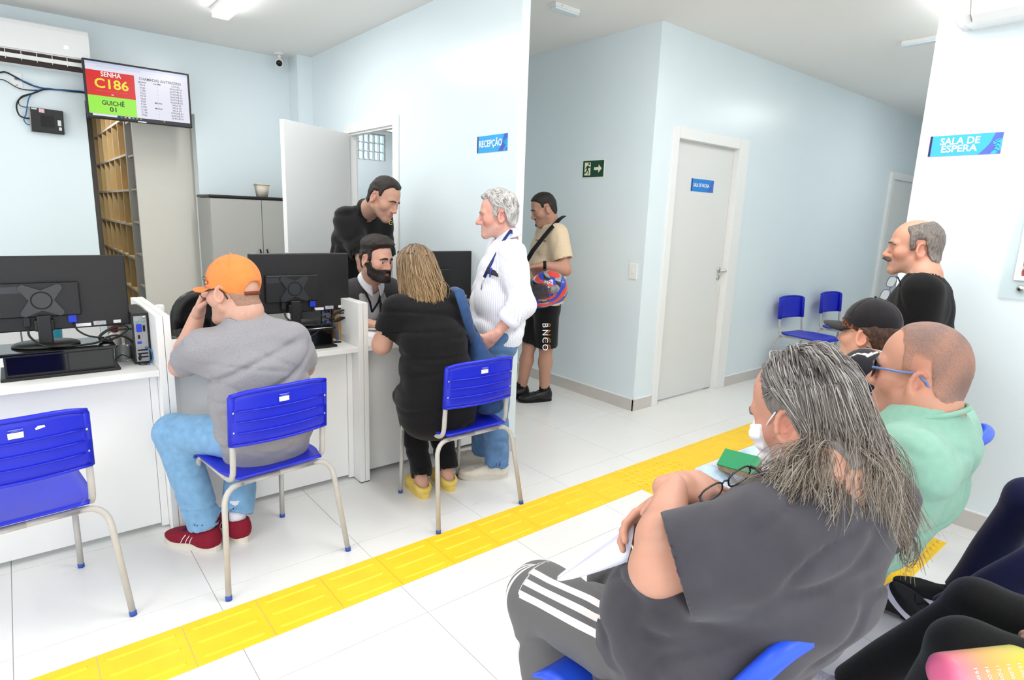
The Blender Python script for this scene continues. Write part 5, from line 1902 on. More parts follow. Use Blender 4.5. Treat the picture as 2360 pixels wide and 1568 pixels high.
def hair_shell(P, thick, material, name='hair', vox=0.004, colf=None, nz=0.0022, nf=260, keep_min=0.0005, box=None):
    """thick(local pts) -> hair thickness in metres (negative = none)"""
    H = P.H
    base = Fld()
    base.ops = list(H.face.ops)

    def G(p, c=None, R=None):
        t = thick(p)
        if c is not None:
            R = R + 0.03
        return base(p, c, R) - t - nz * wob(p * np.array([1.0, 0.35, 1.0]), nf, 6, 4) * (t > 0)
    lo, hi = box if box else ((-0.13, -0.15, -0.16), (0.13, 0.15, 0.185))
    v, q = polygonize(G, lo, hi, vox)
    v = relax(v, q, 1, 0.35)
    kp = thick(v) > keep_min
    q = q[kp[q].any(1)]
    u = np.unique(q)
    mp = np.full(len(v), -1)
    mp[u] = np.arange(len(u))
    v, q = v[u], mp[q]
    me = mesh_from(name, [(H.w(v), q)], colf(v) if colf else None)
    return place(name, me, material, P.ob)
# ================================================================ people at the counter
ZMIN_Y = [-0.12, -0.055, -0.040, -0.028, 0.008, 0.012, 0.030, 0.034, 0.055, 0.085, 0.12]
ZMIN_Z = [-0.062, -0.066, -0.030, 0.030, 0.036, -0.010, -0.010, 0.048, 0.074, 0.088, 0.10]


def crop_hair(t_top=0.014, t_side=0.006, front=0.0, recede=0.0, bald=0.0, line=None, soft=0.022):
    zz = line or ZMIN_Z

    def f(p):
        x, y, z = p[:, 0], p[:, 1], p[:, 2]
        zm = np.interp(y, ZMIN_Y, zz) + recede * sstep(y, 0.02, 0.07) * (0.35 + 0.65 * sstep(np.abs(x), 0.015, 0.045))
        m_ = sstep(z - zm + 0.003 * wob(p, 160, 9, 3), -0.004, soft)
        t = t_side + (t_top - t_side) * sstep(z, 0.055, 0.115) + front * sstep(y, 0.0, 0.07) * sstep(z, 0.08, 0.12)
        if bald > 0:
            b_ = sstep(np.sqrt((x / 0.062) ** 2 + ((y - 0.025) / 0.085) ** 2), 0.75, 1.0)
            b_ = np.where(z > 0.055, b_, 1.0)
            m_ = m_ * np.maximum(b_, 1 - bald)
        t = t * m_ - 0.006 * (1 - m_)
        return np.where(np.abs(x) > 0.084 + t, -0.006, t)
    return f


ZMIN_B = [-0.062, -0.066, -0.030, 0.030, 0.036, 0.012, 0.012, 0.050, 0.076, 0.090, 0.10]


def beard_fn(t0=0.010, cheek=-0.032, mst=True, neck=-0.125):
    def f(p):
        x, y, z = p[:, 0], p[:, 1], p[:, 2]
        zmax = np.interp(y, [0.0, 0.012, 0.030, 0.05, 0.07, 0.085, 0.12], [-0.03, 0.0, 0.0, cheek, cheek - 0.008, -0.036, -0.034])
        m_ = sstep(zmax - z + 0.002 * wob(p, 200, 8, 3), -0.003, 0.006) * sstep(y, 0.004, 0.014) * sstep(z, neck, neck + 0.015)
        lipm = np.exp(-((x / 0.020) ** 4 + ((z + 0.062) / 0.0085) ** 4)) * (y > 0.085)
        m_ = m_ * (1 - sstep(lipm, 0.1, 0.5))
        m_ = m_ * (1 - np.exp(-((x / 0.010) ** 2 + ((y - 0.115) / 0.02) ** 2 + ((z + 0.026) / 0.010) ** 2)))
        return t0 * (0.55 + 0.45 * sstep(-z, 0.05, 0.10)) * m_ - 0.006 * (1 - m_)
    return f


def hairmat(name, rgb, rgb2=None, noise=0.5, nscale=120, rough=0.45, stretch=(1, 1, 0.25), bump=0.6):
    return mat(name, rgb, rough, 0.35, noise=noise, nscale=nscale, bump=bump, bscale=nscale * 1.5, stretch=stretch, rgb2=rgb2)


M_DARKHAIR = hairmat('near_black_hair', (26, 21, 20), (48, 38, 33), 0.6, 160)
M_LEATHERW = mat('sole_white', (222, 214, 200), 0.6, 0.3)
M_NAVYCORD = mat('navy_ribbon', (38, 52, 110), 0.6, 0.3)


def lat_of(yaw):
    d = ydir(yaw)
    return V(d[1], -d[0], 0)          # person's right


def ribbon(P, name, pts, r, material, flat=0.25):
    return MB().tube(pts, r, 6, flat=flat).build(name, material, P.ob)


# ---------------------------------------------------------------- man in the orange cap
H = Head(pix(540, 676, 2.45), 122, -8, -4, 1.04, fat=0.4)
nk = V(0.715, 2.555, 1.085)
P = Person('seated man in orange cap and grey T-shirt, hand on cheek, seen from behind', H, (214, 160, 136), neck=nk, neck_r=0.060, bvox=0.009, colf=skin_color(H, (214, 160, 136), (120, 100, 90), 0.25))
R_ = lat_of(80)
Ls, Rs = V(0.552, 2.580, 0.945), V(0.885, 2.520, 0.955)
Le, Lw = V(0.515, 2.83, 0.825), pix(455, 728, 2.60)
Re, Rw = V(0.985, 2.66, 0.795), V(0.90, 2.99, 0.825)
P.arm(Ls, Le, Lw, (0.055, 0.046, 0.043, 0.030), 1)
P.arm(Rs, Re, Rw, (0.055, 0.046, 0.043, 0.030), 1)
P.hand(Lw, pix(470, 684, 2.585) - Lw, C_R * 1.0 + C_F * 0.15, -1, curl=(1.15, 1.2, 1.2, 1.25), thumb=0.8, s=1.06)
P.hand(Rw, V(-0.3, 1, -0.1), V(0, 0, -1), 1, curl=(0.2, 0.2, 0.25, 0.3))
tor = [(V(0.775, 2.575, 0.50), lat_of(94), 0.178, 0.145), (V(0.770, 2.545, 0.61), lat_of(92), 0.196, 0.158), (V(0.755, 2.53, 0.74), lat_of(88), 0.190, 0.150), (V(0.735, 2.53, 0.87), R_, 0.178, 0.135), (V(0.720, 2.545, 0.965), R_, 0.150, 0.110), (V(0.714, 2.56, 1.04), R_, 0.082, 0.070)]
P.B.loft([(a, b, c - 0.014, d - 0.014) for a, b, c, d in tor[:-1]], k=0.03)
hipL, hipR = V(0.685, 2.585, 0.545), V(0.865, 2.575, 0.545)
kL, kR = V(0.475, 2.86, 0.520), V(0.79, 2.92, 0.52)
aL, aR = V(0.548, 2.735, 0.085), V(0.685, 2.745, 0.10)
for h_, k_, a_ in ((hipL, kL, aL), (hipR, kR, aR)):
    P.B.cap(h_, k_, 0.07, 0.055, k=0.04)
    P.B.cap(k_, a_, 0.05, 0.036, k=0.03)
P.finish(eyes=False)
heather = fabric('grey_heather', (146, 144, 149), 0.10, 220, 0.18, 700)
f1 = lambda p: crease(p, 13, 0.014, 3, (0.45, 0.45, 3.0), (V(1, -0.4, 0), V(0, 0, -0.9))) * sstep(p[:, 2], 0.58, 0.72) + crease(p, 26, 0.006, 5, (0.5, 0.5, 2.4), (V(1, -0.4, 0), V(0, 0, 0.6)))
shirt(P, tor, [dict(pts=[Ls, Ls + (Le - Ls) * 0.70], r=[0.076, 0.068]), dict(pts=[Rs, Rs + (Re - Rs) * 0.74], r=[0.076, 0.068])], heather, 't_shirt', neck_hole=(nk - V(0, 0, 0.0) + V(-0.004, 0.012, -0.02), H.w1(0, -0.03, -0.04), 0.064, 0.075), disp=f1, vox=0.0085)
denim1 = fabric('light_blue_denim', (124, 168, 206), 0.12, 30, 0.15, 500)
fj = lambda p: crease(p, 20, 0.010, 2, (1, 1, 2.4)) * sstep(0.40 - np.abs(p[:, 2] - 0.08), 0, 0.25) + crease(p, 16, 0.005, 4, (1, 1, 1))
trousers(P, [(V(0.775, 2.575, 0.525), lat_of(92), 0.16, 0.13), (V(0.77, 2.56, 0.60), lat_of(92), 0.165, 0.13)], [dict(pts=[hipL, kL, aL + V(0, 0, 0.02)], r=[0.093, 0.080, 0.066]), dict(pts=[hipR, kR, aR + V(0, 0, 0.02)], r=[0.093, 0.078, 0.066])], denim1, 'jeans', disp=fj, vox=0.0085)
maroon = mat('maroon_suede', (132, 26, 46), 0.8, 0.2, noise=0.08, nscale=50)
for a_, yw in ((aL, 122), (aR, 95)):
    MB().tube([a_ + V(0, 0, 0.10), a_ + V(0, 0, 0.0), a_ + V(0, 0, -0.02)], 0.037, 12).build('sock', mat('white_sock', (232, 230, 238), 0.8, 0.2), P.ob)
    shoe(P, V(a_[0], a_[1], 0), ydir(yw), maroon, M_LEATHERW, 0.29, 0.105, 'trainer', stripes=M_PRINTW, lace=mat('navy_lace', (60, 50, 90), 0.7, 0.2))
# hair stubble below the cap, glasses, cap
hs_ = crop_hair(0.004, 0.0025)
hs = lambda p: np.where(p[:, 2] > 0.012 + 0.24 * p[:, 1], -0.006, hs_(p))
hair_shell(P, hs, mat('short_grey_brown_hair', (158, 122, 104), 0.7, 0.3, noise=0.3, nscale=300), vox=0.0045, nz=0.0006)
orange = fabric('orange_twill', (228, 136, 72), 0.05, 40, 0.12, 600, sheen=0.1)


def cap_build(P, material, brim_mat, tilt=-6.0, hole_back=True, up=0.0, brim_len=0.078, name='cap', fit=0.0):
    H = P.H
    base = Fld()
    t = math.radians(tilt)
    nrm = V(0, -math.sin(t), math.cos(t))

    def f(p):
        d = np.sqrt((((p - V(0, -0.004, 0.050)) / V(0.0845 + fit, 0.106 + fit, 0.100)) ** 2).sum(1))
        k1 = (d - 1) * 0.088
        # front panel stands taller
        return k1
    G = Fld()
    G.ops = [('u', f, V(0, 0, 0.05), 0.2, 0.0)]
    G.plane(V(0, 0, 0.030 + up), -nrm, 0.003)

    def inner(p):
        d = np.sqrt((((p - V(0, -0.004, 0.048)) / V(0.0815 + fit, 0.103 + fit, 0.097)) ** 2).sum(1))
        return (d - 1) * 0.088
    if hole_back:
        G.ell((0, -0.105, 0.030 + up), (0.040, 0.05, 0.034), k=0.002, op='s')
    v, q = polygonize(G, (-0.12, -0.13, -0.04), (0.12, 0.13, 0.17), 0.0038)
    v = relax(v, q, 2, 0.4)
    c = place(name, mesh_from(name, [(H.w(v), q)]), material, P.ob)

    def bp(u, w):
        a = (u - 0.5) * 2 * 1.15
        r = 1.0 + (brim_len / 0.1) * w * (math.cos(a * 0.86) ** 0.45)
        x = (0.084 + fit) * math.sin(a) * (1 + 0.10 * w)
        y = (0.104 + fit) * math.cos(a) * 1.0 + brim_len * w * (max(0.0, math.cos(a * 1.25)) ** 0.5) - 0.004
        z = 0.034 + up + math.tan(t) * (0.1) - 0.030 * (math.sin(a) ** 2) * (0.35 + 0.65 * w) + 0.012 * w - 0.010 * w * w
        return H.w1(x, y, z)
    MB().grid(lambda u, w: bp(u, w), 18, 6, 0.004).build('brim', brim_mat, c)
    MB().ball(H.w1(0, -0.004, 0.151), 0.006, 10).build('button', material, c)
    for k in range(6):
        a = k * math.pi / 3 + math.pi / 6
        pts = []
        for e in np.linspace(0.12, 1.35, 9):
            pp_ = V(0, -0.004, 0.050) + V(0.0848 + fit, 0.1064 + fit, 0.1004) * V(math.cos(a) * math.sin(e), math.sin(a) * math.sin(e), math.cos(e))
            if (pp_ - V(0, 0, 0.034 + up)) @ nrm > 0 and not (hole_back and abs(pp_[0]) < 0.042 and pp_[1] < 0 and pp_[2] < 0.062 + up):
                pts.append(H.w(pp_)[0])
        if len(pts) > 2:
            MB().tube(pts, 0.0011, 5).build('seam', material, c)
    if hole_back:
        pts = []
        for a in np.linspace(-0.52, 0.52, 11):
            zz_ = 0.030 + up + math.tan(t) * (-0.09) + 0.009
            sc_r = math.sqrt(max(0.1, 1 - ((zz_ - 0.05) / 0.10) ** 2))
            pts.append(H.w1((0.0855 + fit) * sc_r * math.sin(a), -(0.107 + fit) * sc_r * math.cos(a) - 0.004, zz_))
        MB().tube(pts, 0.0075, 8).build('strap', brim_mat if name != 'cap' else mat('brown_leather', (112, 52, 34), 0.6, 0.3), c)
    return c


cp = cap_build(P, orange, orange, 13, True, up=-0.024, fit=0.004)
# print on the side of the cap
lg = MB()
for k in range(2):
    pts = [H.w1(-0.083 + 0.004 * math.cos(t_) * 0 + 0.010 * (k - 0.5) * 0, 0.050 + 0.009 * math.cos(t_) - 0.006 * k, 0.062 + 0.007 * math.sin(t_) - 0.016 * k) for t_ in np.linspace(0.3, 6.0, 12)]
    pts = [q + H.d((-1, 0.9, 0.3)) * 0.004 for q in pts]
    lg.tube(pts, 0.0011, 5)
lg.build('side_logo', M_DARK, cp)


def spectacles(P, rim_mat, lens_mat, temple_mat=None, y=0.006, drop=0.0, wrap=0.0, h=0.018, w=0.026, rr=0.0016, name='glasses', pose=None):
    """worn glasses; pose: function local->world overriding the head"""
    H = P.H
    W1 = pose or (lambda *q: H.w1(*q))
    yf = 0.108
    g = bpy.data.objects.new(name, None)
    me = MB()
    fr = []
    for s_ in (-1, 1):
        pts = []
        for t in np.linspace(0, 2 * math.pi, 17)[:-1]:
            cx, cz = math.cos(t), math.sin(t)
            pts.append(W1(s_ * 0.033 + w * (abs(cx) ** 0.7) * (1 if cx > 0 else -1), yf - wrap * ((s_ * 0.033 + w * cx) / 0.06) ** 2, y - drop + h * (abs(cz) ** 0.75) * (1 if cz > 0 else -1)))
        me.tube(pts, rr, 6, closed=True)
        fr.append(pts)
    me.tube([W1(-0.008, yf, y + 0.006), W1(0, yf + 0.002, y + 0.008), W1(0.008, yf, y + 0.006)], rr, 6)
    go = me.build(name, rim_mat, P.ob)
    for s_, pts in zip((-1, 1), fr):
        c = np.mean(pts, 0)
        MB().add([c] + pts, [(0, i + 1, (i + 1) % 16 + 1) for i in range(16)]).build('lens', lens_mat, go)
        if pose is None:
            tp_ = [W1(s_ * 0.060, yf - wrap, y + 0.008), W1(s_ * 0.071, yf - 0.012, y + 0.010), W1(s_ * 0.081, 0.03, y + 0.012), W1(s_ * 0.0835, -0.005, y + 0.016), W1(s_ * 0.082, -0.028, y - 0.002), W1(s_ * 0.080, -0.042, y - 0.028)]
        else:
            tp_ = [W1(s_ * 0.060, yf, y + 0.008), W1(s_ * 0.064, yf - 0.012, y + 0.010), W1(s_ * 0.062, yf - 0.07, y + 0.006), W1(s_ * 0.058, yf - 0.13, y - 0.012)]
        MB().tube(tp_, 0.0026, 6, flat=1.3).build('temple', temple_mat or rim_mat, go)
    return go


spectacles(P, M_BLACK, M_LENS)

# ---------------------------------------------------------------- woman in black
H = Head(pix(960, 628, 3.08), 82, -14, 0, 0.96)
nk = V(1.592, 2.615, 1.10)
P = Person('seated woman in black with long dark blonde hair, seen from behind', H, (214, 158, 132), neck=nk, neck_r=0.050)
yw = 76
R_ = lat_of(yw)
mid = V(1.595, 2.600, 1.035)
Ls, Rs = mid - R_ * 0.150, mid + R_ * 0.155
Le = pix(880, 795, 3.06)
Lw = V(1.60, 3.04, 0.845)
Re, Rw = V(1.86, 2.74, 0.80), V(1.77, 3.03, 0.825)
P.arm(Ls, Le, Lw, (0.054, 0.050, 0.046, 0.027), 1)
P.arm(Rs, Re, Rw, (0.054, 0.050, 0.046, 0.027), 1)
P.hand(Lw, V(0.35, 1, -0.05), V(0.1, 0, -1), -1, curl=(0.35, 0.4, 0.4, 0.4), s=0.92)
P.hand(Rw, V(-0.4, 1, -0.05), V(0, 0, -1), 1, curl=(0.35, 0.4, 0.4, 0.4), s=0.92)
tor = [(V(1.605, 2.50, 0.50), R_, 0.195, 0.155), (V(1.605, 2.495, 0.60), R_, 0.200, 0.16), (V(1.60, 2.515, 0.74), R_, 0.172, 0.142), (V(1.598, 2.54, 0.89), R_, 0.166, 0.132), (V(1.595, 2.575, 1.00), R_, 0.142, 0.105), (V(1.592, 2.605, 1.065), R_, 0.08, 0.066)]
P.B.loft([(a, b, c - 0.014, d - 0.014) for a, b, c, d in tor[:-1]], k=0.03)
hipL, hipR = mid * V(1, 1, 0) + V(-0.075, -0.07, 0.545), mid * V(1, 1, 0) + V(0.11, -0.10, 0.545)
kL, kR = V(1.66, 2.90, 0.49), V(1.81, 2.88, 0.49)
aL, aR = V(1.60, 2.635, 0.085), V(1.765, 2.63, 0.085)
for h_, k_, a_ in ((hipL, kL, aL), (hipR, kR, aR)):
    P.B.cap(h_, k_, 0.075, 0.055, k=0.04)
    P.B.cap(k_, a_ - V(0, 0, 0.05), 0.05, 0.036, k=0.03)
P.finish(eyes=False)
blackknit = fabric('black_rib_knit', (17, 16, 18), 0.25, 120, 0.35, 320, sheen=0.08)
fk = lambda p: crease(p, 15, 0.008, 2, (0.6, 0.6, 2.6))
shirt(P, tor, [dict(pts=[Ls, Ls + (Le - Ls) * 0.62], r=[0.075, 0.066]), dict(pts=[Rs, Rs + (Re - Rs) * 0.62], r=[0.075, 0.066])], blackknit, 'blouse', neck_hole=(nk + V(0, 0.01, -0.02), H.w1(0, -0.02, -0.05), 0.056, 0.065), disp=fk, vox=0.0085)
trousers(P, [(V(1.605, 2.51, 0.535), R_, 0.185, 0.145), (V(1.605, 2.505, 0.60), R_, 0.19, 0.15)], [dict(pts=[hipL, kL, aL + V(0, 0, 0.02)], r=[0.098, 0.076, 0.058]), dict(pts=[hipR, kR, aR + V(0, 0, 0.02)], r=[0.098, 0.076, 0.058])], fabric('black_cotton', (16, 15, 17), 0.15, 40, 0.15, 400), 'trousers', disp=fk)
clogy = mat('yellow_rubber', (226, 196, 100), 0.55, 0.3, noise=0.05, nscale=20)
for a_ in (aL, aR):
    shoe(P, V(a_[0], a_[1], 0), ydir(82), clogy, clogy, 0.25, 0.098, 'clog')
rng = np.random.RandomState(5)
# long hair in flowing locks
def long_hair(P, n, roots, path, rmin, rmax, colors, seed, material, npt=16, name='hair', jit=0.006):
    rng = np.random.RandomState(seed)
    st, cl = [], []
    lock = 9
    for i in range(n):
        if i % lock == 0:
            r0 = roots(rng, i)
            sd_ = rng.randint(1 << 30)
            ph0 = rng.uniform(0, 6.28, 3)
            fr0 = rng.uniform(7, 14)
        r = (r0[0] + rng.normal(0, 0.035), max(0.02, r0[1] + rng.normal(0, 0.04)))
        pts = path(r, np.random.RandomState(sd_), i, npt)
        w_ = np.linspace(0, 1, npt)[:, None]
        spr = rng.normal(0, 0.0055, 3)
        pts = pts + spr * (0.25 + w_ * (1.15 - 0.55 * w_))
        ph = ph0 + rng.normal(0, 0.35, 3)
        fr = fr0 + rng.normal(0, 0.5)
        wave = np.stack([np.sin(fr * w_[:, 0] + ph[0]), np.sin(fr * 0.9 * w_[:, 0] + ph[1]), np.sin(fr * 1.1 * w_[:, 0] + ph[2])], 1)
        pts = pts + wave * jit * w_
        st.append((pts, rng.uniform(rmin, rmax)))
        cl.append(colors(rng, w_[:, 0]))
    return strand_mesh(name, st, material, P.ob, cl)


M_HAIRV = mat('hair_strands', (120, 100, 80), 0.42, 0.4, vcol=True)
thk = crop_hair(0.016, 0.014, line=[-0.10, -0.10, -0.10, -0.08, -0.06, -0.06, -0.04, 0.03, 0.07, 0.088, 0.10])
hair_shell(P, lambda p: np.where(np.abs(p[:, 0]) > 0.084, np.maximum(thk(p * V(0.9, 1, 1)) , 0.004), thk(p)), hairmat('dark_blonde_base', (104, 82, 60), (140, 112, 84)), name='hair_base', vox=0.005)


def lerpc(c0, c1, t):
    c0, c1 = np.array(lin(c0)), np.array(lin(c1))
    t = np.asarray(t)[..., None]
    return c0 * (1 - t) + c1 * t


def wroots(rng, i):
    a = rng.uniform(-2.6, 2.6)
    e = rng.uniform(0.02, 1.25)
    return a, e


def wpath(r, rng, i, npt):
    a, e = r
    out = []
    drop = 0.20 + 0.27 * rng.uniform(0, 1) ** 0.8
    fl_ = rng.uniform(0.85, 1.12)
    side = math.sin(a)
    for t in np.linspace(0, 1, npt):
        ee = e + (1.75 - e) * min(1.0, t * 2.2)
        aa = a * (1 - 0.12 * max(0, t - 0.3))
        p = V(0.090 * math.sin(aa) * math.sin(ee), -0.112 * math.cos(aa) * math.sin(ee) - 0.004, 0.048 + 0.100 * math.cos(ee))
        q = H.w(p)[0]
        if t > 0.30:
            u_ = (t - 0.30) / 0.70
            q = q + V(0, 0, -drop * u_ * fl_) + (H.d((side * 0.55, -0.75, 0)) * V(1, 1, 0)) * 0.055 * math.sin(u_ * 2.2) + lat_of(82) * (0.035 * u_ - 0.055 * side * u_ * u_)
            q = q - ydir(82) * 0.035 * u_
        out.append(q)
    return np.array(out)


def wcol(rng, t):
    b = rng.uniform(0, 1)
    if b < 0.18:
        return lerpc((150, 138, 126), (196, 166, 124), t ** 0.8)
    if b < 0.5:
        return lerpc((92, 74, 60), (170, 136, 94), t)
    return lerpc((112, 92, 74), (192, 156, 108), t ** 0.9)


long_hair(P, 1500, wroots, wpath, 0.0008, 0.0026, wcol, 3, M_HAIRV, 18, jit=0.014)

# shoulder bag of the woman
bg = thing('denim_bag', 'slouchy dark blue denim bag hanging from the woman\'s right shoulder', 'bag', (0, 0, 0))
denimd = fabric('dark_blue_denim', (46, 74, 116), 0.15, 40, 0.25, 350)
F = Fld()
b0, b1 = pix(1092, 790, 3.14), pix(1112, 925, 3.20)
lt = unit(V(0.90, -0.25, 0))
F.loft([(b0 + V(0, 0, 0.03), lt, 0.035, 0.05), (b0 * 0.6 + b1 * 0.4 + lt * 0.02, lt, 0.075, 0.10), (b1 + lt * 0.02, lt, 0.080, 0.11)], k=0.03, n=2.5)
F.disp = lambda p: 0.006 * wob(p * V(1.4, 1.4, 0.6), 26, 5, 4)
v, q = polygonize(F, *bounds(F), 0.008)
place('bag_body', mesh_from('bag_body', [(relax(v, q), q)]), denimd, bg)
MB().tube([pix(1046, 665, 3.02), pix(1058, 672, 2.99), pix(1072, 715, 2.99), pix(1084, 760, 3.06), pix(1096, 795, 3.13)], [0.028, 0.032, 0.032, 0.03, 0.03], 10, flat=0.35).build('strap', denimd, bg)
MB().tube([pix(1050, 668, 3.08), pix(1070, 720, 3.12), pix(1100, 775, 3.16), pix(1112, 800, 3.18)], [0.02, 0.026, 0.026, 0.02], 10, flat=0.3).build('strap', denimd, bg)
MB().bx(0, 0.006, 0, 0.03, 0, 0.03).build('care_label', M_STICK, bg).location = tuple(pix(1088, 917, 3.10))
# ================================================================ standing people and the clerk
def stand_legs(P, hips, knees, ankles, r=(0.075, 0.055, 0.036)):
    for h_, k_, a_ in zip(hips, knees, ankles):
        P.B.cap(h_, k_, r[0], r[1], k=0.04)
        m_ = k_ + (a_ - k_) * 0.35
        P.B.cap(k_, m_, r[1] - 0.004, r[1] - 0.001, k=0.03)
        P.B.cap(m_, a_, r[1] - 0.001, r[2], k=0.03)


def stripe_mat(name, a, b, freq, width=0.25):
    """vertical stripes from the stored arc coordinate"""
    mt = mat(name, a, 0.8, 0.2, bump=0.1, bscale=300, sheen=0.1)
    nt = mt.node_tree
    at = nt.nodes.new('ShaderNodeAttribute')
    at.attribute_name = 'arc'
    m1 = nt.nodes.new('ShaderNodeMath')
    m1.operation = 'MULTIPLY'
    m1.inputs[1].default_value = freq
    m2 = nt.nodes.new('ShaderNodeMath')
    m2.operation = 'FRACT'
    m3 = nt.nodes.new('ShaderNodeMath')
    m3.operation = 'LESS_THAN'
    m3.inputs[1].default_value = width
    mx = nt.nodes.new('ShaderNodeMix')
    mx.data_type = 'RGBA'
    mx.inputs[6].default_value = lin(a) + (1,)
    mx.inputs[7].default_value = lin(b) + (1,)
    nt.links.new(at.outputs['Fac'], m1.inputs[0])
    nt.links.new(m1.outputs[0], m2.inputs[0])
    nt.links.new(m2.outputs[0], m3.inputs[0])
    nt.links.new(m3.outputs[0], mx.inputs['Factor'])
    nt.links.new(mx.outputs[2], nt.nodes['Principled BSDF'].inputs['Base Color'])
    return mt


def add_arc(ob, fn):
    me = ob.data
    n = len(me.vertices)
    co = np.empty(n * 3)
    me.vertices.foreach_get('co', co)
    a = me.attributes.new('arc', 'FLOAT', 'POINT')
    a.data.foreach_set('value', fn(co.reshape(-1, 3)).astype(np.float32))


def collar(P, H, nk, yaw, r, material, h=0.045, spread=0.06, name='collar'):
    """folded shirt collar round the neck"""
    ax = unit(H.w1(0, -0.022, -0.035) - nk)
    rt = lat_of(yaw)
    fw = unit(np.cross(ax, rt)) * 1.0
    if fw @ ydir(yaw) < 0:
        fw = -fw
    def pt(u, v):
        a = math.pi * 2 * (u * 0.90 + 0.05)
        lo_ = v
        rad = r + 0.004 + 0.022 * (1 - v) ** 1.0
        drop = 0.016 * math.cos(a)
        base = nk + ax * (0.012 + h * v) - ax * (0.030 * max(0, math.cos(a)) ** 1.0) * 1.0
        tip = (max(0, math.cos(a)) ** 3) * 0.025 * (1 - v)
        return base + (rt * math.sin(a) + fw * math.cos(a)) * rad + fw * tip - ax * tip * 0.9
    return MB().grid(lambda u, v: pt(u, v), 30, 5, 0.003).build(name, material, P.ob)


# ---------------------------------------------------------------- grey-haired man in striped shirt
H = Head(pix(1150, 500, 3.3), 143, -6, 0, 0.99, nose=1.25, chin=1.0, eye_open=0.7)
nk = V(2.125, 2.620, 1.375)
sk = (222, 160, 140)
P = Person('standing grey-haired man in white striped shirt and jeans, hand in pocket', H, sk, neck=nk, neck_r=0.056, colf=skin_color(H, sk, (190, 175, 165), 0.25, red=0.25))
yw = 152
R_, Fw = lat_of(yw), ydir(yw)
mid = V(2.125, 2.630, 1.315)
Ls, Rs = mid - R_ * 0.175, mid + R_ * 0.175
Le = pix(1206, 700, 3.16)
Lw = pix(1142, 772, 3.16)
Re, Rw = Rs + V(0.02, 0.06, -0.28), Rs + V(-0.12, 0.05, -0.50)
P.arm(Ls, Le, Lw, (0.055, 0.045, 0.042, 0.029), 2)
P.arm(Rs, Re, Rw, (0.055, 0.045, 0.042, 0.029), 2)
P.hand(Lw, unit(pix(1112, 800, 3.18) - Lw), C_F * -0.4 + V(0.3, 0.3, 0), -1, curl=(0.2, 0.2, 0.2, 0.2))
P.hand(Rw, V(-0.2, 0, -1), V(0, -1, 0), 1, curl=(0.3, 0.3, 0.3, 0.3))
tor = [(V(2.10, 2.655, 0.78), R_, 0.178, 0.135), (V(2.095, 2.655, 0.90), R_, 0.182, 0.150), (V(2.10, 2.650, 1.05), R_, 0.178, 0.150), (V(2.115, 2.640, 1.20), R_, 0.172, 0.128), (V(2.125, 2.630, 1.30), R_, 0.150, 0.098), (V(2.125, 2.622, 1.355), R_, 0.08, 0.068)]
P.B.loft([(a, b, c - 0.014, d - 0.014) for a, b, c, d in tor[:-1]], k=0.03)
hips = [V(2.085, 2.655, 0.84) - R_ * 0.085, V(2.085, 2.655, 0.84) + R_ * 0.085]
ankles = [V(2.075, 2.585, 0.075), V(2.135, 2.80, 0.075)]
knees = [V(2.055, 2.60, 0.46), V(2.10, 2.76, 0.46)]
stand_legs(P, hips, knees, ankles)
P.finish(iris=(70, 80, 90), gaze=(0, 1, -0.25))
P.brows(mat('grey_brow', (150, 140, 134), 0.7, 0.2), 0.0035)
stripe = stripe_mat('white_blue_stripe', (246, 246, 250), (205, 208, 232), 95.0, 0.26)
fs_ = lambda p: crease(p, 15, 0.010, 2, (1.6, 1.6, 0.7)) + crease(p, 26, 0.005, 3, (1.2, 1.2, 1.2))
sh_ = shirt(P, tor, [dict(pts=[Ls, Le, Le + (Lw - Le) * 0.62], r=[0.074, 0.066, 0.058]), dict(pts=[Rs, Re, Re + (Rw - Re) * 0.6], r=[0.074, 0.066, 0.058])], stripe, 'shirt', neck_hole=(nk - V(0, 0, 0.03), H.w1(0, -0.02, -0.03), 0.058, 0.064), hem=(V(2.1, 2.65, 0.80), V(0.05, 0.0, -1)), disp=fs_, vox=0.0085)


def arc_fn(axis_c, yaw, L0, L1):
    r_, f_ = lat_of(yaw), ydir(yaw)
    e = unit(L1 - L0)
    def g(p):
        q = p - axis_c
        a = np.arctan2(q @ r_, -(q @ f_) * 0 + q @ f_)
        body = a * 0.17
        # near the left arm use the arm's own angle
        qa = p - L0
        t = np.clip(qa @ e, 0, np.linalg.norm(L1 - L0))
        dd = qa - t[:, None] * e
        n1 = unit(np.cross(e, V(0, 0, 1) + 0.3 * f_))
        n2 = np.cross(e, n1)
        arm_a = np.arctan2(dd @ n1, dd @ n2) * 0.07
        near = np.sqrt((dd * dd).sum(1)) < 0.085
        outer = (q @ r_) < -0.13
        return np.where(near & outer, arm_a + 3.0, body)
    return g


add_arc(sh_, arc_fn(V(2.11, 2.64, 0), yw, Ls, Le))
collar(P, H, nk, yw, 0.056, stripe)
cuff = MB().tube([Le + (Lw - Le) * 0.42, Le + (Lw - Le) * 0.64], [0.066, 0.063], 16).build('cuff', mat('white_lilac_cotton', (226, 226, 244), 0.8, 0.2), P.ob)
pk = [pix(1118, 632, 3.12), pix(1158, 636, 3.10), pix(1155, 672, 3.10), pix(1117, 672, 3.12)]
denim2 = fabric('mid_blue_denim', (92, 128, 172), 0.16, 24, 0.15, 500)
trousers(P, [(V(2.09, 2.655, 0.80), R_, 0.162, 0.118), (V(2.09, 2.655, 0.92), R_, 0.162, 0.118)], [dict(pts=[hips[i], knees[i], ankles[i] + V(0, 0, 0.0)], r=[0.098, 0.078, 0.070]) for i in (0, 1)], denim2, 'jeans', disp=lambda p: crease(p, 20, 0.010, 4, (1, 1, 2.0)), vox=0.0085)
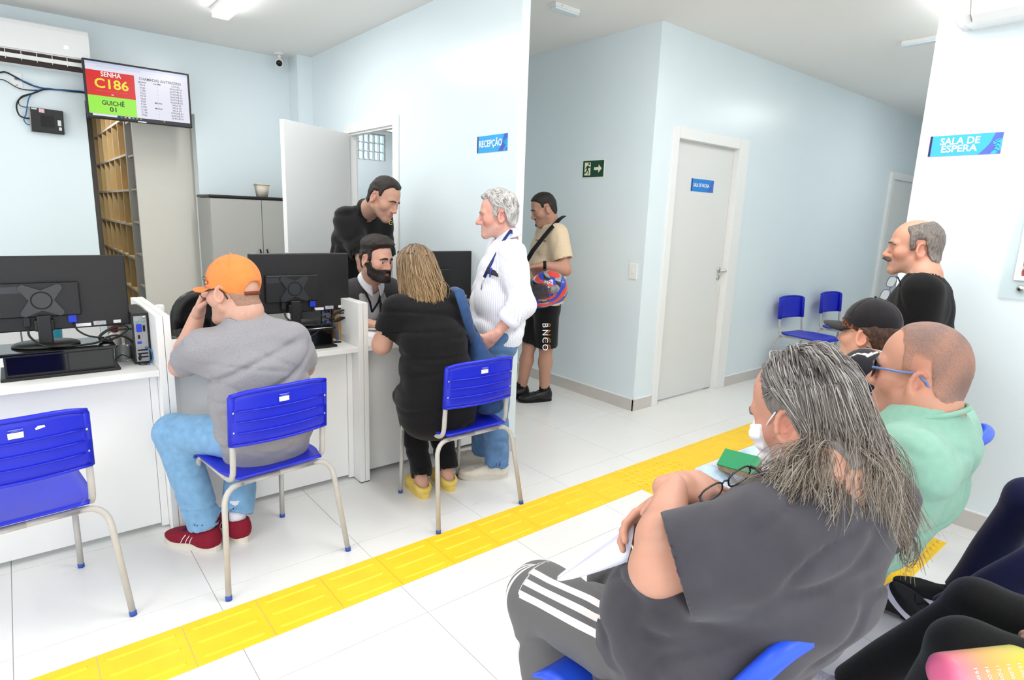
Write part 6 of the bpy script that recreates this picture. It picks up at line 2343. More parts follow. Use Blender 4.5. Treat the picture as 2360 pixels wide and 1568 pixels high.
canvas = mat('offwhite_canvas', (222, 214, 200), 0.8, 0.2, noise=0.06, nscale=30)
for a_ in ankles:
    shoe(P, V(a_[0], a_[1], 0), ydir(148), canvas, mat('offwhite_sole', (214, 208, 196), 0.6, 0.3), 0.285, 0.10, 'trainer', lace=canvas)
# lanyard, phone and pen in the pocket
F_CH = Fld().loft(tor, n=2.3)


def chest(px_, py_, lift=0.0):
    """point on the front of the striped shirt seen at a pixel"""
    ds = np.arange(2.7, 3.6, 0.004)
    q_ = np.array([pix(px_, py_, d_) for d_ in ds])
    e = F_CH(q_) < 0.006
    return (q_[np.argmax(e)] - C_F * lift) if e.any() else pix(px_, py_, 3.15)


ribbon(P, 'lanyard', [H.w1(0.02, -0.075, -0.095), H.w1(-0.03, -0.06, -0.10), chest(1178, 530, 0.02), chest(1160, 556, 0.01), chest(1142, 590, 0.008), chest(1126, 618, 0.008), chest(1116, 640, 0.008)], 0.0085, M_NAVYCORD, 0.2)
ribbon(P, 'lanyard_clip', [chest(1116, 640, 0.008), chest(1111, 655, 0.008), chest(1109, 668, 0.008)], 0.005, M_CHROME, 0.4)
c_ = chest(1135, 628, 0.0)
ph = MB().box((0, 0, 0), (0.018, 0.072, 0.03), Matrix(((C_F[0], unit(pix(1140, 630, 3.1) - pix(1118, 622, 3.12))[0], C_U[0]), (C_F[1], unit(pix(1140, 630, 3.1) - pix(1118, 622, 3.12))[1], C_U[1]), (C_F[2], unit(pix(1140, 630, 3.1) - pix(1118, 622, 3.12))[2], C_U[2]))), 0.004).build('phone', M_BLACK)
ph.location = tuple(c_)
tag(ph, 'black phone sticking out of the striped shirt pocket', 'phone')
pe = tag(MB().cyl(chest(1133, 618, 0.014), chest(1129, 640, 0.014), 0.004, n=8).build('pen', MATS['plug_blue']), 'blue pen clipped beside the phone in the shirt pocket', 'pen')

# wavy grey hair
thk5 = crop_hair(0.022, 0.014, recede=0.030)
hair_shell(P, lambda p: thk5(p) + 0.006 * wob(p, 95, 3, 4) * (thk5(p) > 0.004), hairmat('silver_hair', (150, 145, 142), (205, 202, 200), 0.5, 90), name='hair', vox=0.0042, nz=0.003)
rng = np.random.RandomState(11)
st, cl = [], []
tf = thk5
while len(st) < 420:
    a, e = rng.uniform(-3.14, 3.14), rng.uniform(0.1, 2.3)
    p0 = V(0.080 * math.cos(a) * math.sin(e), 0.100 * math.sin(a) * math.sin(e), 0.045 + 0.092 * math.cos(e))
    if tf(p0[None])[0] < 0.008:
        continue
    nrm_ = unit(p0 - V(0, 0, 0.03))
    tg = unit(V(0, -1.0, -0.25) + rng.normal(0, 0.35, 3))
    tg = unit(tg - nrm_ * (tg @ nrm_))
    sd_ = np.cross(nrm_, tg)
    cr = rng.uniform(0.005, 0.010)
    pts = []
    L_ = rng.uniform(0.03, 0.065)
    p1 = rng.uniform(0, 6.28)
    for t in np.linspace(0, 1, 12):
        q = p0 + tg * L_ * t + nrm_ * (0.012 + cr * math.sin(7 * t + p1) * 0.7) + sd_ * cr * math.cos(7 * t + p1)
        q = q - nrm_ * 0.55 * L_ * L_ * t * t / 0.1
        pts.append(H.w(q)[0])
    st.append((np.array(pts), rng.uniform(0.0012, 0.0026)))
    b = rng.uniform(0, 1)
    cl.append(np.array(lin((228, 224, 220) if b < 0.4 else ((176, 172, 170) if b < 0.8 else (120, 114, 112)))))
strand_mesh('hair_curls', st, M_HAIRV, P.ob, cl)

# ---------------------------------------------------------------- man in beige T-shirt with helmet
H = Head(pix(1256, 484, 4.72), 148, -22, 0, 0.99, fat=0.5, eye_open=0.35)
nk = V(3.315, 3.545, 1.445)
sk = (196, 142, 116)
P = Person('standing man in beige T-shirt and black shorts looking down, by the exit sign wall', H, sk, neck=nk, neck_r=0.060, colf=skin_color(H, sk, (70, 55, 50), 0.2))
yw = 150
R_, Fw = lat_of(yw), ydir(yw)
mid = V(3.325, 3.55, 1.385)
Ls, Rs = mid - R_ * 0.19, mid + R_ * 0.19
Le, Lw = pix(1303, 622, 4.58), pix(1248, 612, 4.52)
Re, Rw = Rs + V(0.0, 0.05, -0.28), pix(1232, 620, 4.62)
P.arm(Ls, Le, Lw, (0.060, 0.048, 0.046, 0.031), 1)
P.arm(Rs, Re, Rw, (0.060, 0.048, 0.046, 0.031), 1)
P.hand(Lw, -C_R * 1.0 + V(0, 0, -0.15), V(0, 0, -1), -1, curl=(0.7, 0.7, 0.7, 0.7))
P.hand(Rw, C_R * 0.4 + V(0, 0, -0.5), C_F, 1, curl=(0.6, 0.6, 0.6, 0.6))
tor = [(V(3.305, 3.57, 0.80), R_, 0.190, 0.145), (V(3.30, 3.57, 0.95), R_, 0.195, 0.160), (V(3.305, 3.565, 1.12), R_, 0.192, 0.155), (V(3.315, 3.555, 1.27), R_, 0.190, 0.138), (V(3.325, 3.55, 1.375), R_, 0.165, 0.105), (V(3.32, 3.548, 1.43), R_, 0.085, 0.07)]
P.B.loft([(a, b, c - 0.014, d - 0.014) for a, b, c, d in tor[:-1]], k=0.03)
hips = [V(3.305, 3.57, 0.86) - R_ * 0.09, V(3.305, 3.57, 0.86) + R_ * 0.09]
ankles = [V(3.335, 3.555, 0.085), V(3.225, 3.72, 0.085)]
knees = [V(3.31, 3.535, 0.47), V(3.24, 3.66, 0.47)]
stand_legs(P, hips, knees, ankles, (0.075, 0.056, 0.040))
P.finish(gaze=(0, 1, -0.6))
P.brows(M_DARKHAIR, 0.0042)
hair_shell(P, crop_hair(0.010, 0.005, line=ZMIN_B), M_DARKHAIR, vox=0.0045, nz=0.0012)
hair_shell(P, lambda p: -0.006 + 0.0115 * np.exp(-((p[:, 0] / 0.016) ** 4 + ((p[:, 2] + 0.088) / 0.016) ** 4)) * (p[:, 1] > 0.06), M_DARKHAIR, name='goatee', vox=0.0036, nz=0.0005)
hair_shell(P, lambda p: -0.006 + 0.0105 * np.exp(-((p[:, 0] / 0.027) ** 4 + ((p[:, 2] + 0.044) / 0.0055) ** 4)) * (p[:, 1] > 0.08), M_DARKHAIR, name='moustache', vox=0.0036, nz=0.0005)
beige = fabric('beige_jersey', (224, 202, 172), 0.04, 60, 0.12, 500)
shirt(P, tor, [dict(pts=[Ls, Ls + (Le - Ls) * 0.72], r=[0.085, 0.078]), dict(pts=[Rs, Rs + (Re - Rs) * 0.72], r=[0.085, 0.078])], beige, 't_shirt', neck_hole=(nk + V(0, 0, -0.02), H.w1(0, -0.02, -0.04), 0.064, 0.07), hem=(V(3.3, 3.57, 0.83), V(0, 0, -1)), disp=lambda p: crease(p, 15, 0.008, 6, (1.3, 1.3, 0.8)), vox=0.009)
blk = fabric('black_jersey', (20, 19, 20), 0.15, 50, 0.12, 500)
trousers(P, [(V(3.305, 3.57, 0.80), R_, 0.172, 0.128), (V(3.305, 3.57, 0.92), R_, 0.172, 0.128)], [dict(pts=[hips[i], hips[i] + (knees[i] - hips[i]) * 0.98], r=[0.102, 0.096]) for i in (0, 1)], blk, 'shorts', vox=0.009)
# lettering on the shorts and shirt
Mg = mat('print_ginger', (176, 116, 70), 0.7, 0.2)
for k, ch in enumerate('BNCO'):
    o_ = pix(1256, 750 + 17 * k, 4.535)
    lettering(ch, 0.062, o_, -C_U, C_R, M_PRINTW, P.ob, 0.0, name='print_letter')
    lettering(ch, 0.062, o_ + C_R * 0.018, -C_U, C_R, Mg, P.ob, 0.0, name='print_letter', lift=-0.001)
for k in range(3):
    lettering('n', 0.05, pix(1238 + 9 * k, 545 + 1 * k, 4.50), unit(C_R * 1.0 + C_F * 0.5), C_U, Mg, P.ob, 0.0, name='print_letter')
    lettering('w', 0.04, pix(1237 + 9 * k, 553 + 1 * k, 4.498), unit(C_R * 1.0 + C_F * 0.5), C_U, M_DARK, P.ob, 0.0, name='print_letter')
ribbon(P, 'bag_strap', [pix(1300, 498, 4.72), pix(1290, 505, 4.60), pix(1268, 528, 4.52), pix(1246, 555, 4.48), pix(1228, 578, 4.47), pix(1215, 600, 4.50)], 0.020, M_DARK, 0.15)
wt_ = MB().tube([Lw - C_R * -0.012 + C_U * 0.0, Lw + C_R * 0.035], 0.034, 14).build('wristwatch', M_DARK, P.ob)
blackl = mat('black_leather_shoe', (22, 21, 22), 0.4, 0.4, noise=0.1, nscale=60)
for a_ in ankles:
    MB().tube([a_ + V(0, 0, 0.05), a_ + V(0, 0, -0.02)], 0.045, 12).build('sock', M_DARK, P.ob)
    shoe(P, V(a_[0], a_[1], 0), ydir(158), blackl, M_DARK, 0.29, 0.105, 'boot', lace=M_DARK)

# motorcycle helmet under his arm
hm = thing('motorcycle_helmet', 'red, blue and grey motorcycle helmet held against the beige shirt', 'helmet', (0, 0, 0))
hc = pix(1264, 668, 4.45)
A_ = frame(unit(-C_R * 0.8 - C_F * 0.35 + V(0, 0, -0.25)))
G = Fld()
G.ell((0, 0, 0), (0.125, 0.150, 0.145), k=0.01)
G.ell((0, 0.07, -0.06), (0.088, 0.085, 0.070), k=0.03)
G.ell((0, 0.14, 0.035), (0.13, 0.10, 0.048), k=0.012, op='s')
G.plane((0, 0, -0.118), (0, 0.1, -1))
G.ell((0, 0, -0.10), (0.088, 0.105, 0.07), k=0.01, op='s')
v, q = polygonize(G, (-0.2, -0.2, -0.2), (0.2, 0.2, 0.2), 0.006)
v = relax(v, q, 1)


def hcol(p):
    red, blue, grey, blk_ = [np.array(lin(c)) for c in ((222, 62, 44), (40, 62, 170), (150, 154, 162), (28, 28, 34))]
    a = np.arctan2(p[:, 2], p[:, 1]) + 2.2 * np.abs(p[:, 0]) / 0.12
    w1 = np.sin(a * 3.0 + 9 * p[:, 2] / 0.1)
    w2 = np.sin(a * 2.0 - 5 * p[:, 1] / 0.1 + 1)
    c = np.where((w1 > 0.25)[:, None], red, np.where((w2 > 0.1)[:, None], blue, np.where((w1 < -0.6)[:, None], blk_, grey)))
    return c


hme = mesh_from('helmet_shell', [(hc + v @ A_, q)], hcol(v))
place('shell', hme, mat('helmet_paint', (200, 60, 50), 0.15, 0.5, vcol=True, coat=0.5), hm)
vis = MB().grid(lambda u, w_: hc + V(0.128 * math.sin((u - 0.5) * 2.6), 0.022 + 0.135 * math.cos((u - 0.5) * 2.6), 0.085 - 0.115 * w_) @ A_, 16, 6, 0.003).build('visor', mat('clear_visor', (70, 72, 78), 0.08, 0.5, alpha=0.55), hm)
MB().cyl(hc + V(-0.126, 0.02, 0.02) @ A_, hc + V(-0.136, 0.02, 0.02) @ A_, 0.03, n=18).build('visor_pivot', mat('pivot_grey', (130, 130, 136), 0.3, 0.5), hm)
lettering('ASX', 0.04, hc + V(-0.118, 0.03, 0.075) @ A_, A_[1], A_[2], M_PRINTW, hm, 0.0, name='decal', lift=0.012)

# ---------------------------------------------------------------- man in black polo leaning over the counter
H = Head(pix(882, 460, 4.04), -66, -26, 6, 1.10, eye_open=0.3)
nk = V(1.945, 3.965, 1.505)
sk = (200, 148, 122)
P = Person('dark-haired man in black polo leaning over the clerk from the open door', H, sk, neck=nk, neck_r=0.058, colf=skin_color(H, sk, (80, 66, 60), 0.3))
yw = -78
R_ = lat_of(yw)
mid = V(1.955, 4.03, 1.455)
Ls, Rs = mid - R_ * 0.165, mid + R_ * 0.155
Re, Rw = pix(836, 595, 4.12), pix(850, 655, 4.16)
Le, Lw = Ls + V(0.05, 0.04, -0.28), Ls + V(0.03, 0.05, -0.52)
P.arm(Ls, Le, Lw, (0.058, 0.046, 0.044, 0.03), 1)
P.arm(Rs, Re, Rw, (0.058, 0.046, 0.044, 0.03), 1)
P.hand(Lw, V(0, -0.2, -0.9), V(-1, 0, 0), -1)
P.hand(Rw, V(0.1, -0.2, -0.9), V(1, 0, 0), 1)
tor = [(V(1.96, 4.20, 0.85), R_, 0.165, 0.125), (V(1.955, 4.18, 1.00), R_, 0.175, 0.135), (V(1.95, 4.14, 1.18), R_, 0.190, 0.135), (V(1.94, 4.08, 1.33), R_, 0.195, 0.13), (V(1.937, 4.03, 1.43), R_, 0.165, 0.10), (V(1.942, 4.0, 1.49), R_, 0.085, 0.07)]
P.B.loft([(a, b, c - 0.014, d - 0.014) for a, b, c, d in tor[:-1]], k=0.03)
hips = [V(1.965, 4.20, 0.88) - R_ * 0.085, V(1.965, 4.20, 0.88) + R_ * 0.085]
knees = [V(2.05, 4.19, 0.48), V(1.88, 4.21, 0.48)]
ankles = [V(2.06, 4.22, 0.08), V(1.87, 4.24, 0.08)]
stand_legs(P, hips, knees, ankles)
P.finish(gaze=(0, 1, -0.5))
P.brows(M_DARKHAIR, 0.004)
hair_shell(P, crop_hair(0.014, 0.008, recede=0.028, line=ZMIN_B), M_DARKHAIR, vox=0.0042, nz=0.0015)
polo = fabric('black_pique', (20, 19, 21), 0.2, 90, 0.2, 600)
shirt(P, tor, [dict(pts=[Ls, Ls + (Le - Ls) * 0.95], r=[0.076, 0.072]), dict(pts=[Rs, Rs + (Re - Rs) * 0.95], r=[0.078, 0.076])], polo, 'polo_shirt', neck_hole=(nk - V(0, 0, 0.02), H.w1(0, -0.02, -0.03), 0.06, 0.066), hem=(V(1.96, 4.19, 0.86), V(0, 0, -1)), disp=lambda p: crease(p, 15, 0.009, 1, (1, 1, 1.2)))
collar(P, H, nk, yw, 0.060, polo)
trousers(P, [(V(1.96, 4.20, 0.84), R_, 0.15, 0.11), (V(1.96, 4.20, 0.95), R_, 0.15, 0.11)], [dict(pts=[hips[i], knees[i], ankles[i]], r=[0.09, 0.072, 0.062]) for i in (0, 1)], blk, 'trousers', vox=0.011)
for a_ in ankles:
    shoe(P, V(a_[0], a_[1], 0), ydir(-95), blackl, M_DARK, 0.28, 0.10, 'boot', vox=0.008)
lg = MB()
c_ = pix(901, 513, 4.0)
lg.tube([c_ + C_R * 0.012 * math.cos(t) + C_U * 0.014 * math.sin(t) for t in np.linspace(0.6, 5.4, 12)], 0.0025, 6)
lg.tube([c_ + C_R * 0.0, c_ + C_R * 0.014], 0.0025, 6)
lg.build('embroidered_badge', mat('gold_thread', (190, 165, 80), 0.6, 0.3), P.ob)

# ---------------------------------------------------------------- bearded clerk
H = Head(pix(866, 602, 3.80), -72, -6, 3, 1.06, eye_open=1.05)
nk = V(1.79, 3.60, 1.055)
sk = (214, 158, 134)
P = Person('bearded clerk in grey cardigan and white polo seated behind the right desk', H, sk, neck=nk, neck_r=0.058, colf=skin_color(H, sk, (60, 46, 42), 0.3))
yw = -88
R_ = lat_of(yw)
mid = V(1.785, 3.68, 0.99)
Ls, Rs = mid - R_ * 0.185, mid + R_ * 0.185
Re, Rw = V(1.50, 3.52, 0.83), V(1.66, 3.35, 0.83)
Le, Lw = V(2.06, 3.52, 0.82), V(1.88, 3.36, 0.82)
P.arm(Ls, Le, Lw, (0.055, 0.044, 0.042, 0.029), 1)
P.arm(Rs, Re, Rw, (0.055, 0.044, 0.042, 0.029), 1)
P.hand(Rw, V(0.5, -0.8, -0.05), V(0, 0, -1), 1, curl=(0.3, 0.3, 0.35, 0.4))
P.hand(Lw, V(-0.5, -0.8, -0.05), V(0, 0, -1), -1, curl=(0.3, 0.3, 0.35, 0.4))
tor = [(V(1.785, 3.93, 0.50), R_, 0.175, 0.14), (V(1.785, 3.89, 0.64), R_, 0.180, 0.145), (V(1.785, 3.81, 0.80), R_, 0.182, 0.135), (V(1.785, 3.73, 0.90), R_, 0.182, 0.125), (V(1.785, 3.67, 0.98), R_, 0.155, 0.098), (V(1.788, 3.625, 1.03), R_, 0.085, 0.07)]
P.B.loft([(a, b, c - 0.016, d - 0.016) for a, b, c, d in tor[:-1]], k=0.03)
hips = [V(1.785, 3.90, 0.55) - R_ * 0.09, V(1.785, 3.90, 0.55) + R_ * 0.09]
knees = [V(1.90, 3.50, 0.54), V(1.68, 3.50, 0.54)]
ankles = [V(1.90, 3.52, 0.08), V(1.68, 3.52, 0.08)]
stand_legs(P, hips, knees, ankles)
P.finish(gaze=(0.1, 1, -0.05))
P.brows(M_DARKHAIR, 0.0048, 0.028)
hair_shell(P, crop_hair(0.030, 0.008, front=0.006), M_DARKHAIR, vox=0.0042, nz=0.0025)
hair_shell(P, beard_fn(0.013, -0.030), M_DARKHAIR, name='beard', vox=0.0040, nz=0.0014)
wpolo = fabric('white_pique', (240, 240, 246), 0.03, 60, 0.15, 500)
shirt(P, [(a, b, c - 0.008, d - 0.008) for a, b, c, d in tor], [dict(pts=[Ls, Ls + (Le - Ls) * 0.6], r=[0.066, 0.060]), dict(pts=[Rs, Rs + (Re - Rs) * 0.6], r=[0.066, 0.060])], wpolo, 'polo_shirt', neck_hole=(nk - V(0, 0, 0.02), H.w1(0, -0.02, -0.03), 0.06, 0.066), disp=lambda p: 0.005 * wob(p * V(1, 1, 2.2), 24, 1, 4))
collar(P, H, nk, yw, 0.060, wpolo)
cardi = fabric('charcoal_melange_knit', (62, 60, 62), 0.35, 260, 0.3, 500)
def open_front(F):
    pass
FW = ydir(yw)
Fc = Fld()
Fc.loft([(a, b, c + 0.010, d + 0.010) for a, b, c, d in tor], k=0.03, n=2.3)
for s_, e_, w_ in ((Ls, Le, Lw), (Rs, Re, Rw)):
    Fc.cap(s_, e_, 0.082, 0.066, k=0.05)
    sleeve_op(Fc, e_, e_ + (w_ - e_) * 0.30, 0.064, 0.060, k=0.03)
Fc.fn(lambda p: -np.maximum(np.abs((p - mid) @ R_) - (0.060 + 0.10 * np.clip(0.98 - p[:, 2], 0, 1)), -((p - (mid + V(0, 0.03, 0))) @ FW)), 'i', 0.006)
hole(Fc, nk - V(0, 0.0, 0.035), H.w1(0, -0.02, -0.03), 0.066, 0.075)
sculpt('cardigan', Fc, 0.009, cardi, P.ob)
lap = fabric('light_grey_knit', (150, 150, 152), 0.3, 260, 0.3, 500)
for s_ in (-1, 1):
    pts = []
    for t in np.linspace(0, 1, 9):
        x_ = s_ * (0.066 + 0.03 * t)
        z_ = 1.01 - 0.28 * t
        y_ = mid[1] - 0.02 + 0.0
        pp_ = V(mid[0], 0, 0) + R_ * x_
        yy = 3.62 - 0.02 - 0.085 * math.sin(min(1, t * 1.3 + 0.1) * 1.35) + 0.20 * max(0, t - 0.45)
        pts.append(V(pp_[0], yy, z_))
    MB().tube(pts, [0.014] + [0.024] * 7 + [0.02], 8, flat=0.4).build('lapel', lap, P.ob)
for s_ in (-1, 1):
    ribbon(P, 'lanyard', [nk + R_ * s_ * 0.06 + V(0, 0.02, 0.02), V(mid[0], 3.555, 1.0) + R_ * s_ * 0.058, V(mid[0], 3.545, 0.93) + R_ * s_ * 0.03, V(mid[0], 3.58, 0.86)], 0.007, M_DARK, 0.2)
trousers(P, None, [dict(pts=[hips[i], knees[i], ankles[i]], r=[0.09, 0.072, 0.062]) for i in (0, 1)], blk, 'trousers', vox=0.012)
for a_ in ankles:
    shoe(P, V(a_[0], a_[1], 0), ydir(-90), blackl, M_DARK, 0.28, 0.10, 'boot', vox=0.009)
# ================================================================ people in the waiting seats
# ---------------------------------------------------------------- man with moustache
H = Head(pix(2110, 575, 2.86), 113, -3, 0, 1.04, nose=1.1, eye_open=0.8)
nk = V(3.275, 0.945, 1.300)
sk = (206, 146, 118)
P = Person('standing bald man with dark moustache in black sweater by the right wall', H, sk, neck=nk, neck_r=0.060, hvox=0.004, colf=skin_color(H, sk, (150, 128, 116), 0.35, red=0.2))
yw = 104
R_ = lat_of(yw)
mid = V(3.275, 0.940, 1.245)
Ls, Rs = mid - R_ * 0.19, mid + R_ * 0.19
Le, Lw = Ls + V(-0.01, -0.01, -0.29), Ls + V(0.06, 0.14, -0.48)
Re, Rw = Rs + V(0.03, 0.0, -0.29), Rs + V(-0.04, 0.14, -0.48)
P.arm(Ls, Le, Lw, (0.058, 0.046, 0.044, 0.03), 2)
P.arm(Rs, Re, Rw, (0.058, 0.046, 0.044, 0.03), 2)
P.hand(Lw, V(0.2, 0.4, -0.8), V(1, 0, 0), -1)
P.hand(Rw, V(-0.2, 0.4, -0.8), V(-1, 0, 0), 1)
tor = [(V(3.275, 0.945, 0.76), R_, 0.175, 0.135), (V(3.275, 0.950, 0.88), R_, 0.180, 0.150), (V(3.275, 0.950, 1.02), R_, 0.180, 0.148), (V(3.275, 0.945, 1.15), R_, 0.180, 0.130), (V(3.275, 0.940, 1.235), R_, 0.158, 0.100), (V(3.275, 0.943, 1.285), R_, 0.085, 0.07)]
P.B.loft([(a, b, c - 0.014, d - 0.014) for a, b, c, d in tor[:-1]], k=0.03)
hips = [V(3.275, 0.945, 0.80) - R_ * 0.085, V(3.275, 0.945, 0.80) + R_ * 0.085]
knees = [V(3.180, 0.965, 0.43), V(3.370, 0.985, 0.43)]
ankles = [V(3.200, 0.945, 0.08), V(3.380, 0.965, 0.08)]
stand_legs(P, hips, knees, ankles)
P.finish(gaze=(0, 1, -0.05), iris=(60, 45, 36))
P.brows(mat('dark_grey_hair', (88, 80, 76), 0.6, 0.3), 0.0042)
hair_shell(P, crop_hair(0.010, 0.010, recede=0.05, bald=1.0), hairmat('grey_brown_hair', (82, 74, 68), (140, 130, 124), 0.5, 140), vox=0.0042, nz=0.0018)
hair_shell(P, lambda p: -0.006 + 0.0155 * np.exp(-((p[:, 0] / 0.031) ** 4 + ((p[:, 2] + 0.0465) / 0.0105) ** 4)) * (p[:, 1] > 0.072), hairmat('moustache_hair', (62, 54, 52), (96, 86, 82)), name='moustache', vox=0.0032, nz=0.0012)
blks = fabric('black_sweater', (15, 14, 15), 0.2, 60, 0.2, 500, sheen=0.05)
shirt(P, tor, [dict(pts=[Ls, Le, Lw], r=[0.080, 0.066, 0.046]), dict(pts=[Rs, Re, Rw], r=[0.080, 0.066, 0.046])], blks, 'sweater', neck_hole=(nk - V(0, 0, 0.01), H.w1(0, -0.02, -0.04), 0.066, 0.072), hem=(V(3.270, 0.945, 0.74), V(0, 0, -1)), disp=lambda p: crease(p, 15, 0.009, 2, (1.3, 1.3, 0.8)))
trousers(P, [(V(3.275, 0.945, 0.74), R_, 0.16, 0.12), (V(3.275, 0.945, 0.85), R_, 0.16, 0.12)], [dict(pts=[hips[i], knees[i], ankles[i]], r=[0.092, 0.074, 0.064]) for i in (0, 1)], fabric('dark_grey_trousers', (50, 50, 56), 0.1, 30, 0.1, 400), 'trousers', vox=0.011)
for a_ in ankles:
    shoe(P, V(a_[0], a_[1], 0), ydir(104), blackl, M_DARK, 0.28, 0.10, 'boot', vox=0.009)
gc = pix(2044, 664, 2.72)
ga = frame(unit(ydir(104) * 1.0 + V(0, 0, 0.15)), unit(V(0, 0, 1) + lat_of(104) * -0.0))
gx, gz = unit(C_U * 0.9 + C_R * 0.45), unit(C_R * 0.35 - C_U * 0.2 - C_F * 0.5)
gy = np.cross(gz, gx)
spectacles(P, mat('navy_frame', (40, 50, 90), 0.3, 0.4), M_LENS, pose=lambda x, y, z: gc + gx * x + gz * z + gy * (y - 0.108), name='hanging_glasses')

# ---------------------------------------------------------------- person in black cap
H = Head(pix(2005, 774, 2.38), 84, -2, 0, 1.0, nose=0.9, fat=0.8, eye_open=0.8, lips=1.2)
nk = V(2.625, 0.885, 1.045)
sk = (224, 164, 132)
P = Person('seated person in black cap and dark patterned shirt, behind the man in green', H, sk, neck=nk, neck_r=0.056, hvox=0.004, colf=skin_color(H, sk, red=0.2))
yw = 95
R_ = lat_of(yw)
mid = V(2.620, 0.865, 0.985)
Ls, Rs = mid - R_ * 0.175, mid + R_ * 0.175
Le, Lw = Ls + V(-0.02, 0.10, -0.26), Ls + V(0.10, 0.33, -0.30)
Re, Rw = Rs + V(0.02, 0.10, -0.26), Rs + V(-0.08, 0.33, -0.30)
P.arm(Ls, Le, Lw, (0.055, 0.046, 0.043, 0.029), 1)
P.arm(Rs, Re, Rw, (0.055, 0.046, 0.043, 0.029), 1)
P.hand(Lw, V(0.4, 0.9, -0.1), V(0, 0, -1), -1)
P.hand(Rw, V(-0.4, 0.9, -0.1), V(0, 0, -1), 1)
tor = [(V(2.605, 0.880, 0.50), R_, 0.180, 0.15), (V(2.605, 0.860, 0.64), R_, 0.185, 0.160), (V(2.610, 0.850, 0.78), R_, 0.178, 0.145), (V(2.615, 0.855, 0.89), R_, 0.175, 0.13), (V(2.620, 0.865, 0.975), R_, 0.150, 0.10), (V(2.625, 0.872, 1.02), R_, 0.08, 0.068)]
P.B.loft([(a, b, c - 0.014, d - 0.014) for a, b, c, d in tor[:-1]], k=0.03)
hips = [V(2.605, 0.900, 0.55) - R_ * 0.09, V(2.605, 0.900, 0.55) + R_ * 0.09]
knees = [V(2.66, 1.22, 0.52), V(2.84, 1.22, 0.52)]
ankles = [V(2.66, 1.20, 0.08), V(2.84, 1.20, 0.08)]
stand_legs(P, hips, knees, ankles)
P.finish(gaze=(0, 1, 0))
P.brows(mat('brown_brow', (90, 62, 44), 0.6, 0.3), 0.003)
hair_shell(P, crop_hair(0.009, 0.007, line=[-0.072, -0.072, -0.045, 0.0, 0.030, 0.010, 0.010, 0.035, 0.04, 0.05, 0.08]), hairmat('dark_brown_hair', (52, 36, 28), (88, 58, 40)), vox=0.0042, nz=0.0015)
rng = np.random.RandomState(2)
st, cl = [], []
for i in range(70):
    a = rng.uniform(-1.35, 1.35)
    p0 = V(0.078 * math.sin(a), 0.094 * math.cos(a), 0.055 + rng.uniform(-0.012, 0.012))
    ph_ = rng.uniform(0, 6.28)
    pts = [H.w1(*(p0 * V(1.06, 1.06, 1) + V(0.006 * math.cos(8 * t + ph_), 0.006 * math.sin(8 * t + ph_), -0.030 * t))) for t in np.linspace(0, 1, 10)]
    st.append((np.array(pts), rng.uniform(0.0012, 0.0022)))
    cl.append(np.array(lin((150, 84, 44) if i % 3 else (96, 56, 34))))
strand_mesh('hair_fringe', st, M_HAIRV, P.ob, cl)
capb = fabric('black_cap_cotton', (27, 24, 26), 0.12, 40, 0.15, 500)
cap_build(P, capb, capb, -2, False, up=0.008, name='baseball_cap', brim_len=0.085)


def patt_col(p):
    c = np.repeat(np.array(lin((34, 33, 38)))[None], len(p), 0)
    m1 = np.abs(wob(p, 55, 2, 5)) < 0.10
    m2 = wob(p, 30, 4, 5) > 0.85
    c[m1] = np.array(lin((225, 222, 216)))
    c[m2] = np.array(lin((150, 110, 90)))
    return c


shirt(P, tor, [dict(pts=[Ls, Ls + (Le - Ls) * 0.8], r=[0.078, 0.070]), dict(pts=[Rs, Rs + (Re - Rs) * 0.8], r=[0.078, 0.070])], fabric('patterned_print', (40, 40, 44), 0.05, 60, 0.1, 500, vcol=True), 'shirt', neck_hole=(nk - V(0, 0, 0.02), H.w1(0, -0.02, -0.04), 0.060, 0.066), vox=0.007, colf=patt_col)
collar(P, H, nk, yw, 0.058, fabric('patterned_collar', (44, 43, 48), 0.8, 60, 0.1, 500, rgb2=(210, 208, 204)))
trousers(P, [(V(2.605, 0.890, 0.53), R_, 0.165, 0.13), (V(2.605, 0.880, 0.62), R_, 0.165, 0.13)], [dict(pts=[hips[i], knees[i], ankles[i]], r=[0.092, 0.076, 0.064]) for i in (0, 1)], MATS['dark_grey_trousers'], 'trousers', vox=0.012)
for a_ in ankles:
    shoe(P, V(a_[0], a_[1], 0), ydir(92), blackl, M_DARK, 0.26, 0.095, 'boot', vox=0.009)

# ---------------------------------------------------------------- man in green T-shirt with sunglasses
H = Head(pix(2125, 872, 1.50), 94, 0, 0, 1.04, yl=0.93, nose=1.0, fat=0.55, eye_open=0.6, jaw=1.04, lips=1.1)
nk = V(1.685, 0.435, 1.075)
sk = (202, 142, 114)
hz9 = crop_hair(0.0045, 0.0035, recede=0.030, soft=0.045)


def col9(Lp):
    c = skin_color(H, sk, (130, 104, 92), 0.18, red=0.18)(Lp)
    m_ = (sstep(hz9(Lp), -0.004, 0.0025) * 0.12)[:, None]
    return c * (1 - m_) + np.array(lin((112, 92, 86))) * m_


